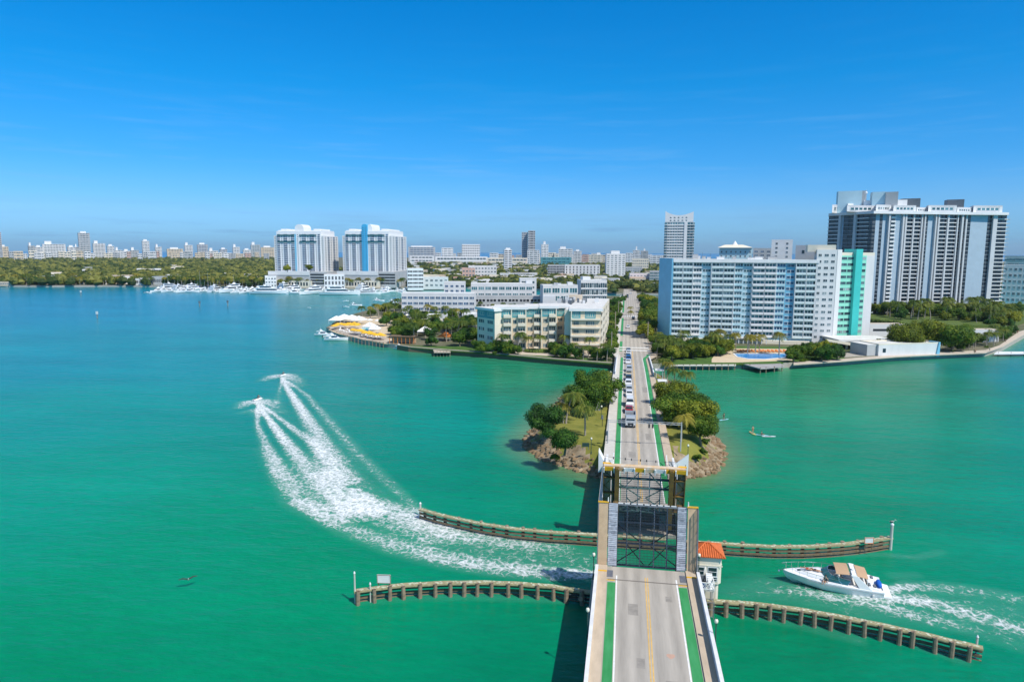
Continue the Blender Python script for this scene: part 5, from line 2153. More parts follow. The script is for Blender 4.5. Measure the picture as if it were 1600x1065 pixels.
# ---- paddle boards right of the islet
def board(px, py, ang, matn, label, rider=None):
    p = W(px, py, 0)
    t = thing('paddle_board', label, 'paddle board', (p.x, p.y, .06), ang, 'paddle boards right of the islet')
    mb = MB()
    rg = []
    for k in range(9):
        y = -1.65 + 3.3 * k / 8
        w = .42 * math.sqrt(max(.02, 1 - abs(y / 1.68) ** 2.6))
        rg.append([(-w, y, .06), (-w * .7, y, -.03), (w * .7, y, -.03), (w, y, .06), (w * .8, y, .1), (-w * .8, y, .1)])
    mb.loft(rg)
    mb.build('board', [matn], t)
    mb = MB()
    mb.box(-.22, .22, -.6, .9, .101, .115)
    mb.build('grip_pad', ['steel_grey'], t)
    if rider:
        r, J = person(rider[0], (p.x, p.y, .16), ang, rider[1], rider[2], child_mat=rider[3])
        if rider[1] == 'paddling':
            mb = MB()
            mb.tube((-.32, -.35, .1), (.16, -.32, 1.4), .018, .018, 5)
            mb.hexa([(-.42, -.38, -.25), (-.3, -.38, -.25), (-.3, -.35, .1), (-.36, -.35, .1), (-.42, -.36, -.25), (-.3, -.36, -.25), (-.3, -.33, .1), (-.36, -.33, .1)])
            q = mb.build('paddle', ['board_yellow'])
            q.location = (p.x, p.y, .16)
            q.rotation_euler = (0, 0, ang)
            tag(q, 'thin yellow paddle held by the rider ' + ('nearest the islet' if px < 1150 else 'on the yellow board'), 'paddle')


board(1131, 656, R(-50), 'board_aqua', 'pale aqua paddle board closest to the islet, with a rider', ('person in dark clothes standing on the aqua paddle board by the islet', 'paddling', 'cloth_dark', 'cloth_dark'))
board(1176, 677, R(15), 'board_yellow', 'yellow paddle board with one rider, left one of the trio', ('person in red shorts standing on the yellow paddle board', 'paddling', 'cloth_red', None))
board(1190, 680, R(75), 'board_aqua', 'pale aqua paddle board in the middle of the trio on open water', ('person sitting on the middle paddle board of the trio', 'sitting', 'cloth_dark', 'cloth_dark'))
board(1201, 682, R(100), 'gelcoat', 'white paddle board, right one of the trio on open water', None)


# ---- birds
def bird(loc, label, white=False, rz=0.0, fly=False):
    t = thing('bird', label, 'bird', loc, rz)
    mb = MB()
    k = 1.0 if not fly else .7
    mb.loft([[(r * math.cos(a) * k, y * k, z * k + r * math.sin(a) * k) for a in [math.pi * 2 * q / 8 for q in range(8)]] for y, z, r in ((.45, .12, .02), (.3, .14, .1), (.05, .2, .17), (-.18, .3, .12), (-.26, .48, .055), (-.3, .6, .07), (-.4, .6, .03), (-.62, .5, .012))])
    mb.build('body', ['feather'], t, smooth=True)
    mb = MB()
    for s in (-1, 1):
        if fly:
            mb.hexa([(s * .08, -.15, .2), (s * .08, .2, .2), (s * .6, .25, .4), (s * .6, -.1, .42), (s * .08, -.15, .23), (s * .08, .2, .23), (s * .6, .25, .43), (s * .6, -.1, .45)])
            mb.hexa([(s * .6, -.1, .42), (s * .6, .25, .4), (s * 1.15, .3, .3), (s * 1.15, .2, .3), (s * .6, -.1, .45), (s * .6, .25, .43), (s * 1.15, .3, .32), (s * 1.15, .2, .32)])
        else:
            mb.hexa([(s * .15, -.1, .12), (s * .17, -.1, .32), (s * .13, .3, .26), (s * .1, .35, .1), (s * .19, -.1, .12), (s * .2, -.1, .32), (s * .16, .3, .26), (s * .13, .35, .1)])
    mb.build('wing', ['feather_dark'], t)
    return t


bird((pp.x, pp.y, 4.12), 'large seabird perched on the thick post at the end of the right far fender', True, R(60))
q = W(295, 918, 0)
bird((q.x, q.y, 1.0), 'dark bird flying low over open water at the lower left', False, R(40), True)

# ---- moored and passing boats
def make_yacht(kind):
    t = thing({'big': 'motor_yacht', 'mid': 'motor_boat', 'sail': 'sailing_boat', 'small': 'dinghy'}[kind], 'x', 'boat')
    if kind == 'small':
        mb = MB()
        mb.loft([[(x, -b, .75 + x * .03), (x, -b * .7, .1), (x, 0, -.2), (x, b * .7, .1), (x, b, .75 + x * .03)] for x, b in ((0, .95), (2.5, 1.05), (4.5, .8), (6.0, .08))], closed=False, cap=False)
        mb.f.append((0, 1, 2, 3, 4)); mb.m.append(0)
        mb.box(.3, 4.4, -.72, .72, .3, .55)
        mb.build('hull', ['gelcoat'], t)
        mb = MB()
        mb.box(2.2, 3.2, -.5, .5, .56, 1.3)
        mb.build('console', ['gelcoat'], t)
        mb = MB()
        mb.box(-.5, 0, -.25, .25, .2, 1.2)
        mb.build('outboard_motor', ['car_black'], t)
        return t
    L = {'big': 30, 'mid': 13, 'sail': 12}[kind]
    b = {'big': 3.4, 'mid': 2.0, 'sail': 1.8}[kind]
    f = {'big': 2.4, 'mid': 1.3, 'sail': 1.2}[kind]
    mb = MB()
    S_ = ((0, .88, .85), (.3, 1, .9), (.6, .95, 1.0), (.8, .62, 1.12), (.93, .25, 1.25), (1, .02, 1.32))
    mb.loft([[(x * L, -k * b, f * h), (x * L, -k * b * .8, f * .15), (x * L, 0, -.5), (x * L, k * b * .8, f * .15), (x * L, k * b, f * h)] for x, k, h in S_], closed=False, cap=False)
    mb.f.append((0, 1, 2, 3, 4)); mb.m.append(0)
    for (x0, k0, h0), (x1, k1, h1) in zip(S_, S_[1:]):
        mb.quad((x0 * L, -k0 * b * .99, f * h0 - .05), (x1 * L, -k1 * b * .99, f * h1 - .05), (x1 * L, k1 * b * .99, f * h1 - .05), (x0 * L, k0 * b * .99, f * h0 - .05))
    mb.build('hull', ['gelcoat'], t)
    if kind == 'sail':
        mb = MB()
        mb.hexa([(3.5, -1, 1.1), (8, -.7, 1.1), (8, .7, 1.1), (3.5, 1, 1.1), (3.8, -.8, 1.6), (7.4, -.5, 1.6), (7.4, .5, 1.6), (3.8, .8, 1.6)])
        mb.build('cabin', ['gelcoat'], t)
        mb = MB()
        mb.tube((6.8, 0, 1.2), (6.8, 0, 15), .09, .05, 6)
        mb.tube((6.8, 0, 2.4), (2, 0, 2.3), .06, .06, 6)
        mb.build('mast', ['car_silver'], t)
        mb = MB()
        mb.tube((6.5, 0, 2.5), (2.2, 0, 2.4), .16, .16, 6)
        mb.build('furled_sail', ['canvas_blue'], t)
        return t
    tiers = [(.14, .78, .82, f * .95, 2.1), (.22, .62, .68, f * .95 + 2.1, 1.9)] if kind == 'big' else [(.2, .66, .75, f * .9, 1.5)]
    for x0, x1, kb, z, h in tiers:
        mb = MB()
        w = b * kb
        mb.hexa([(x0 * L, -w, z), (x1 * L, -w * .75, z), (x1 * L, w * .75, z), (x0 * L, w, z), (x0 * L + .6, -w * .94, z + h), (x1 * L - h * 1.9, -w * .7, z + h), (x1 * L - h * 1.9, w * .7, z + h), (x0 * L + .6, w * .94, z + h)])
        mb.box(x0 * L - 1.4, x1 * L - h * 1.6, -w * 1.02, w * 1.02, z + h, z + h + .12)
        so = mb.build('superstructure', ['gelcoat'], t)
        mb = MB()
        z0, z1 = z + h * .38, z + h * .8
        i0, i1 = .25, 1
        mb.hexa([(x0 * L + 1.5, -w * 1.0, z0), (x1 * L - h * .75, -w * .78, z0), (x1 * L - h * .75, w * .78, z0), (x0 * L + 1.5, w * 1.0, z0), (x0 * L + 1.5, -w * .985, z1), (x1 * L - h * 1.5, -w * .75, z1), (x1 * L - h * 1.5, w * .75, z1), (x0 * L + 1.5, w * .985, z1)])
        mb.build('window_band', ['glass_dark'], so)
    zt = tiers[-1][3] + tiers[-1][4] + .12
    mb = MB()
    xm = (tiers[-1][0] + tiers[-1][1]) / 2 * L - 1
    mb.hexa([(xm - .8, -1, zt), (xm + .6, -1, zt), (xm + .6, 1, zt), (xm - .8, 1, zt), (xm - 1.2, -.8, zt + 1.2), (xm - .4, -.8, zt + 1.2), (xm - .4, .8, zt + 1.2), (xm - 1.2, .8, zt + 1.2)])
    mb.tube((xm - .8, 0, zt + 1.2), (xm - .9, 0, zt + 3.2), .06, .03, 5)
    mb.build('radar_arch', ['gelcoat'], t)
    return t


PR_ = {}


def boat_at(kind, px, py, ang, label, group, sc=1.0):
    p = W(px, py, 0)
    if kind not in PR_:
        PR_[kind] = make_yacht(kind)
        o = PR_[kind]
        o.location = (p.x, p.y, 0)
        o.rotation_euler = (0, 0, R(ang))
        o.scale = (sc,) * 3
        o['label'] = label
        o['group'] = group
        return o
    return copy_tree(PR_[kind], (p.x, p.y, 0), R(ang), label, group, sc)


# marina, outer row left to right then the rows behind
MG = 'boats moored in the marina'
for px, py, k, ang, sc, lab in (
    (246, 453.5, 'big', 8, 1.15, 'large white motor yacht at the far left end of the marina, before the villas'),
    (285, 456.5, 'mid', 15, 1.3, 'white motor boat beside the leftmost large yacht of the marina'),
    (392, 459, 'big', 10, 1.25, 'large white motor yacht in the outer row left of the twin towers'),
    (500, 460.5, 'big', 12, 1.3, 'longest white motor yacht in the outer row, below the gap between the twin towers'),
    (448, 459, 'mid', 20, 1.4, 'white motor boat in the outer row below the left twin tower'),
    (556, 460, 'big', 25, .8, 'white motor yacht in the outer row below the blue striped tower'),
    (598, 457, 'mid', 40, 1.5, 'white motor boat at the right end of the outer marina row')):
    boat_at(k, px, py, ang, lab, MG, sc)
g = random.Random(11)
OR_ = ['zero'] + ORD
zones = ((252, 330, 'before the low palms'), (330, 430, 'left of the twin towers'), (430, 530, 'under the domed tower'), (530, 636, 'under the blue striped tower'))
for x0, x1, where in zones:
    n = int((x1 - x0) / 3.7)
    cnt = {}
    for i in range(n):
        px = x0 + (x1 - x0) * (i + .5) / n + g.uniform(-1.5, 1.5)
        base = 450.2 + 2.6 * min(1, max(0, (px - 250) / 180))
        py = base + [5.0, 1.2, 3.2, 2.2, 4.2][i % 5] + g.uniform(-.3, .3)
        kd = g.choice(['mid', 'mid', 'mid', 'sail', 'big']) if i % 3 else 'mid'
        cnt[kd] = cnt.get(kd, 0) + 1
        boat_at(kd, px, py, g.choice([80, 95, 250, 265]) + g.uniform(-8, 8), OR_[cnt[kd]] + {'mid': ' white motor boat', 'sail': ' masted sailing boat', 'big': ' large white yacht'}[kd] + ' from the left, marina rows ' + where, MG + ' ' + where, g.uniform(.8, 1.35) if True else 1)
# boats in the bay
boat_at('mid', 546, 478, 20, 'white motor boat with a tall cabin just off the island tip, below the marina', 'boats in the bay', .75)
boat_at('mid', 583, 470.5, 10, 'white motor boat in mid channel between marina and island', 'boats in the bay', .75)
boat_at('mid', 606, 474, 15, 'white motor boat close to the island shore by the long grey building', 'boats in the bay', .8)
boat_at('sail', 611, 469, 30, 'sailing boat without sails set by the long grey building', 'boats in the bay', .7)
boat_at('small', 536, 480, 10, 'small white dinghy left of the tall cabin boat', 'boats in the bay', .8)
boat_at('small', 546, 471, 200, 'small dark looking speedboat pulling the distant thin wake', 'boats in the bay', .9)
boat_at('small', 225, 458, 5, 'small white boat far left in the bay before the villas', 'boats in the bay', 1.3)
boat_at('small', 480, 481, 5, 'small white buoy like dinghy alone in the bay', 'boats in the bay', .5)
boat_at('mid', 492, 524, 8, 'white speedboat moored outermost at the yellow parasol dock', 'boats at the parasol dock', .8)
boat_at('mid', 507, 531.5, 12, 'white motor boat moored second at the yellow parasol dock', 'boats at the parasol dock', .9)
boat_at('small', 505, 527.5, 10, 'small white boat squeezed between the two at the parasol dock', 'boats at the parasol dock', 1.0)
boat_at('mid', 617, 545, -25, 'white speedboat moored below the orange roofed pavilion', 'boats at the parasol dock', .6)
boat_at('small', 604, 540, 5, 'pale flat dinghy by the piles left of the orange roofed pavilion', 'boats at the parasol dock', .8)
boat_at('small', 1584, 478, 170, 'white boat speeding in the green channel behind the right tower', 'boats in the bay', 2.2)
for px, py, lab in ((126.5, 461, 'white channel marker standing in the bay before the villas'), (356, 478, 'small dark channel marker in the middle of the bay'), (312, 479, 'small pale buoy left of the dark channel marker'), (152, 497, 'tiny white buoy in the bay at the far left')):
    p = W(px, py, 0)
    t = thing('channel_marker', lab, 'marker', (p.x, p.y, 0))
    mb = MB()
    mb.tube((0, 0, -1), (0, 0, 2.6), .3, .25, 8)
    mb.build('pile', ['timber_pile'], t)
    mb = MB()
    mb.box(-.8, .8, -.1, .1, 2.6, 4.4)
    mb.build('board', ['sign_white' if 'dark' not in lab else 'steel_grey'], t)
# ================================================================== BUILDINGS
UNIT = {}


def ubox(matn):
    if matn not in UNIT:
        mb = MB()
        mb.box(-.5, .5, -.5, .5, -.5, .5)
        UNIT[matn] = mb.mesh('unit_' + matn, [matn])
    return UNIT[matn]


def uwin(glass, frame, div=2):
    k = (glass, frame, div)
    if k not in UNIT:
        mb = MB()
        mb.box(-.5, .5, -.1, .5, -.5, .5, 0)
        f = .05
        for a in range(div + 1):
            x = -.5 + a / div
            mb.box(max(-.5, x - f / 2), min(.5, x + f / 2), -.5, -.1, -.5, .5, 1)
        mb.box(-.5, .5, -.49, -.1, .42, .5, 1)
        mb.box(-.5, .5, -.49, -.1, -.5, -.42, 1)
        UNIT[k] = mb.mesh('window', [glass, frame])
    return UNIT[k]


class Bld:
    def __init__(s, name, label, cat, loc, rz, group=None):
        s.t = thing(name, label, cat, loc, rz, group)
        s.count = {}
        s.over = {}

    def put(s, name, me, loc, ang, size):
        n = s.count.get(name, 0)
        s.count[name] = n + 1
        if n < 96:
            o = place(me, name, s.t, loc, ang, size)
        else:
            s.over.setdefault((name, me.name), []).append((me, loc, ang, size))

    def finish(s):
        byname = {}
        for (name, mn), L in s.over.items():
            byname.setdefault(name, []).extend(L)
        for name, L in byname.items():
            mb = MB()
            mats = []
            for me, loc, ang, size in L:
                idx = []
                for mt in me.materials:
                    if mt not in mats:
                        mats.append(mt)
                    idx.append(mats.index(mt))
                c, sn = math.cos(ang), math.sin(ang)
                b = len(mb.v)
                for v in me.vertices:
                    x, y, z = v.co.x * size[0], v.co.y * size[1], v.co.z * size[2]
                    mb.v.append((loc[0] + c * x - sn * y, loc[1] + sn * x + c * y, loc[2] + z))
                for pl in me.polygons:
                    mb.f.append(tuple(b + q for q in pl.vertices))
                    mb.m.append(idx[pl.material_index])
            o = mb.build(name, mats, s.t)
            o['kind'] = 'stuff'
        return s.t

    def prism(s, name, poly, z0, z1, mats, top=None):
        mb = MB()
        mb.prism(poly, z0, z1, 0, 1 if top else None)
        return mb.build(name, [mats] + ([top] if top else []), s.t)

    def box(s, name, x0, x1, y0, y1, z0, z1, m, top=None):
        return s.prism(name, [(x0, y0), (x1, y0), (x1, y1), (x0, y1)], z0, z1, m, top)

    def facade(s, o, ang, width, z0, z1, nf, bays, frame='white', slab=None):
        """bays: list of (relative width, kind, options). u runs along ang; outward is to the right of u"""
        c, sn = math.cos(ang), math.sin(ang)
        tot = sum(b[0] for b in bays)
        fh = (z1 - z0) / nf
        P = lambda u, w, z: (o[0] + c * u + sn * w, o[1] + sn * u - c * w, z)
        u = 0
        for b in bays:
            bw = b[0] / tot * width
            kind = b[1]
            op = b[2] if len(b) > 2 else {}
            um = u + bw / 2
            lo, hi = op.get('floors', (0, nf))
            if kind in ('w', 'r', 'b', 'g'):
                gl = op.get('glass', 'pane')
                for k in range(lo, hi):
                    zc = z0 + fh * (k + .5)
                    if kind == 'w':
                        s.put('window', uwin(gl, frame, 2), P(um, .03, zc + fh * .05), ang, (bw * op.get('wf', .5), .16, fh * op.get('hf', .5)))
                    elif kind == 'r':
                        s.put('window', uwin(gl, frame, op.get('div', 3)), P(um, .03, zc + fh * .08), ang, (bw * op.get('wf', .88), .16, fh * op.get('hf', .45)))
                    elif kind == 'b':
                        s.put('window', uwin(gl, frame, op.get('div', 3)), P(um, .03, zc + fh * .12), ang, (bw * .9, .16, fh * .56))
                        s.put('balcony', ubox(op.get('bm', 'white')), P(um, op.get('out', .55), z0 + fh * k + fh * .2), ang, (bw * .96, .16 + 2 * (op.get('out', .55) - .08) - .02, fh * op.get('bh', .38)))
                    elif kind == 'g':
                        s.put('window', uwin(gl, op.get('fr', frame), op.get('div', 2)), P(um, .03, zc), ang, (bw * .97, .14, fh * .86))
                        if op.get('out', 0):
                            s.put('balcony', ubox(op.get('bm', 'white')), P(um, op['out'] / 2, z0 + fh * k + fh * .03), ang, (bw * .98, op['out'], fh * op.get('bh', .1)))
            elif kind == 'p':
                d = op.get('out', .5)
                s.put('pier', ubox(op.get('m', getattr(s, 'pm', 'white'))), P(um, d / 2, (z0 + z1) / 2 + op.get('dz', 0) / 2), ang, (bw, d, (z1 - z0) + op.get('dz', 0)))
            elif kind == 'c':
                s.put('wall_panel', ubox(op.get('m', 'blue_panel')), P(um, .04, (z0 + z1) / 2), ang, (bw, .1, (z1 - z0)))
                if op.get('win'):
                    for k in range(lo, hi):
                        s.put('window', uwin(op.get('glass', 'pane'), frame, 2), P(um, .12, z0 + fh * (k + .55)), ang, (bw * op.get('wf', .5), .16, fh * .5))
            u += bw
        if slab:
            for k in range(nf + 1):
                s.put('floor_slab', ubox(slab[0]), P(width / 2, slab[1] / 2, z0 + fh * k), ang, (width, slab[1], slab[2]))


def frame_of(P0, P1):
    d = Vector((P1[0] - P0[0], P1[1] - P0[1], 0))
    return (P0[0], P0[1], 0), math.atan2(d.y, d.x), d.length


def parapet(b, x0, x1, y0, y1, z, h=.7, m='white', w=.35):
    mb = MB()
    mb.box(x0 - .02, x1 + .02, y0 - .02, y0 + w, z, z + h)
    mb.box(x0 - .02, x1 + .02, y1 - w, y1 + .02, z, z + h)
    mb.box(x0 - .02, x0 + w, y0 + w, y1 - w, z, z + h)
    mb.box(x1 - w, x1 + .02, y0 + w, y1 - w, z, z + h)
    mb.build('roof_parapet', [m], b.t)


def roof_units(b, x0, x1, y0, y1, z, n, m='stucco_white', seed=1, hmax=2.5):
    g = random.Random(seed)
    for i in range(n):
        w, d, h = g.uniform(1, 4), g.uniform(1, 3), g.uniform(.6, hmax)
        x, y = g.uniform(x0 + w, x1 - w), g.uniform(y0 + d, y1 - d)
        mb = MB()
        mb.box(x - w / 2, x + w / 2, y - d / 2, y + d / 2, z - .05, z + h)
        mb.box(x - w / 2 - .1, x + w / 2 + .1, y - d / 2 - .1, y + d / 2 + .1, z + h, z + h + .12)
        mb.build('roof_unit', [g.choice([m, 'stucco_grey', 'white'])], b.t)


PI = math.pi


# ---- long pale blue apartment block with balconies
def pale_block():
    P0, P1 = W(1048, 531, 2), W(1270, 537.5, 2)
    loc, rz, L = frame_of(P0, P1)
    D = 17
    ztop = ZT(P0, 404.5)
    b = Bld('apartment_block', 'long pale blue and white apartment block with rows of balconies right of the road', 'building', (P0.x, P0.y, 2), rz)
    h = ztop - 2
    q = W(1029, 526.5, 2) - P0
    bx, by = math.cos(rz) * q.x + math.sin(rz) * q.y, -math.sin(rz) * q.x + math.cos(rz) * q.y
    b.prism('wall', [(0, 0), (L, 0), (L + bx, by), (bx, by)], -1, h - 1.4, 'stucco_pale_blue')
    b.prism('end_wall', [(-.7, -1.4), (0, -1.4), (0, 0), (bx, by), (bx - .7, by)], -1, h + .3, 'blue_panel')
    b.prism('roof', [(-.0, -1.5), (L + .4, -1.5), (L + bx, by + .5), (bx + .02, by + .5)], h - 1.5, h, 'white', 'roof_white')
    f0, nf = 2.6, 13
    B = ('b', {'out': .62, 'bm': 'balcony_aqua'})
    bays = [(14, *B), (.7, 'p', {'out': 1.3}), (14, *B), (.7, 'p', {'out': 1.3}), (13, 'b', {'out': .3}), (13, 'r', {'glass': 'pane_teal'}), (.7, 'p', {'out': 1.3}), (17, *B), (.3, 'p', {'out': 1.2}), (15, *B), (.7, 'p', {'out': 1.3}),
            (12, 'b', {'out': .25, 'bm': 'stucco_pale_blue'}), (13, 'r', {'glass': 'pane_teal'}), (.7, 'p', {'out': 1.3}), (17, 'b', {'out': .8, 'glass': 'pane_teal'}), (.3, 'p', {'out': 1.3}), (15, 'b', {'out': .8, 'glass': 'pane_teal'}), (.7, 'p', {'out': 1.3}),
            (13, 'b', {'out': .25, 'bm': 'stucco_pale_blue', 'glass': 'pane_blue'}), (13, 'c', {'m': 'blue_panel', 'win': 1, 'wf': .8, 'glass': 'pane_blue'}), (.7, 'p', {'out': 1.3}), (14, *B), (.7, 'p', {'out': 1.3}), (14, *B), (.7, 'p', {'out': 1.3})]
    b.facade((0, 0), 0, L, f0, h - 1.5, nf, bays)
    b.box('entrance_canopy', L * .46, L * .66, -5.5, -.2, 2.2, 2.6, 'stucco_white')
    for k in range(7):
        mb = MB()
        mb.box(L * .46 + 1 + k * 2, L * .46 + 1.4 + k * 2, -5.2, -4.8, 0, 2.2)
        mb.build('column', ['stucco_white'], b.t)
    b.box('plinth', 1, L - 2, -3.5, -1.4, -.6, 1.5, 'cream_light')
    roof_units(b, 5, L - 8, 3, D - 3, h, 9, seed=4, hmax=2.2)
    # dark red pipe-like clutter and antennas
    for k in range(9):
        mb = MB()
        x = 6 + k * (L - 12) / 9 + rnd.uniform(-2, 2)
        mb.tube((x, 1.5 + rnd.uniform(0, 6), h), (x + rnd.uniform(-.6, .6), 4, h + rnd.uniform(1.5, 3.2)), .06, .05, 5)
        mb.build('antenna', ['steel_grey'], b.t)
    # rear penthouses seen above the roof
    bx = lambda px0, px1, y0, y1, z1, m, nm='penthouse': None
    b.finish()


pale_block()


# ---- mint green and white tower
def mint_tower():
    A0, A1, A2, A3 = W(1268, 538, 2), W(1298, 538.5, 2), W(1304, 536, 2), W(1357, 534, 2)
    P0 = A0
    b = Bld('apartment_tower', 'white apartment tower with a mint green front and a turquoise stair shaft', 'building', (P0.x, P0.y, 2), 0)
    rel = lambda p: (p.x - P0.x, p.y - P0.y)
    zt = ZT(A3, 394.5) - 2
    zl = ZT(A1, 390) - 2
    l0, l1 = rel(A0), rel(A1)
    m0, m1 = rel(A2), rel(A3)
    # left wing with small windows
    dx, dy = l1[0] - l0[0], l1[1] - l0[1]
    b.prism('wall', [(l0[0], l0[1]), (l1[0] + .4, l1[1]), (l1[0] + 3.4, l1[1] + 16), (l0[0] + 3, l0[1] + 16)], -1, zl, 'stucco_white', 'roof_white')
    L = math.hypot(dx, dy)
    b.facade(l0, math.atan2(dy, dx), L, 2.0, zl - 1.2, 14, [(1, 'w', {'wf': .45, 'hf': .42}), (1, 'w', {'wf': .62, 'hf': .42}), (1, 'w', {'wf': .55, 'hf': .42})], 'stucco_white')
    # bright pier between wings
    b.prism('wall', [(l1[0] + .42, l1[1] - .1), (m0[0] + .2, m0[1] - 1.8), (m0[0] + 1, m0[1] + 12), (l1[0] + 3.5, l1[1] + 14)], -1, zl + .05, 'stucco_white', 'roof_white')
    dx, dy = m1[0] - m0[0], m1[1] - m0[1]
    L = math.hypot(dx, dy)
    an = math.atan2(dy, dx)
    nx, ny = -math.sin(an), math.cos(an)
    b.prism('wall', [m0, m1, (m1[0] + nx * 15, m1[1] + ny * 15), (m0[0] + nx * 15, m0[1] + ny * 15)], -1, zt, 'cream_light', 'roof_white')
    bays = [(22, 'c', {'m': 'mint', 'win': 1, 'wf': .88}), (3.5, 'c', {'m': 'mint'}), (15, 'c', {'m': 'mint', 'win': 1, 'wf': .9}), (12.5, 'c', {'m': 'stucco_white'})]
    b.facade(m0, an, L, .9, zt - 1.4, 14, bays, 'mint')
    o = (m0[0] + math.cos(an) * L * .38, m0[1] + math.sin(an) * L * .38)
    mb = MB()
    w = L * .19
    ox = lambda u, v: (o[0] + math.cos(an) * u + nx * v, o[1] + math.sin(an) * u + ny * v)
    mb.prism([ox(0, -1.7), ox(w, -1.7), ox(w, 6), ox(0, 6)], -1, ZT(A2, 389) - 2, 0)
    mb.build('stair_shaft', ['mint_deep'], b.t)
    # penthouse block
    mb = MB()
    q0, q1 = PD(1262, 341), PD(1306, 341)
    r0, r1 = (q0.x - P0.x, q0.y - P0.y), (q1.x - P0.x, q1.y - P0.y)
    zz = ZT(q0, 382.5) - 2
    mb.prism([r0, r1, (r1[0] + 2, r1[1] + 12), (r0[0] + 2, r0[1] + 12)], zl - 1, zz, 0)
    mb.build('penthouse', ['cream_light'], b.t)
    b.finish()
    q0, q1 = PD(1243, 364, 2), PD(1292, 364, 2)
    loc, rz, L = frame_of(q0, q1)
    b = Bld('apartment_tower', 'grey topped rear wing standing behind the mint tower and the long pale blue block', 'building', (q0.x, q0.y, 2), rz)
    h = ZT(q0, 383) - 2
    b.box('wall', 0, L, 0, 14, 0, h, 'stucco_grey', 'roof_grey')
    for x in (L * .25, L * .7):
        mb = MB()
        mb.box(x - .6, x + .6, -.06, .05, h - 4, h - 2.4)
        mb.build('window', ['glass_dark'], b.t)
    b.finish()


mint_tower()


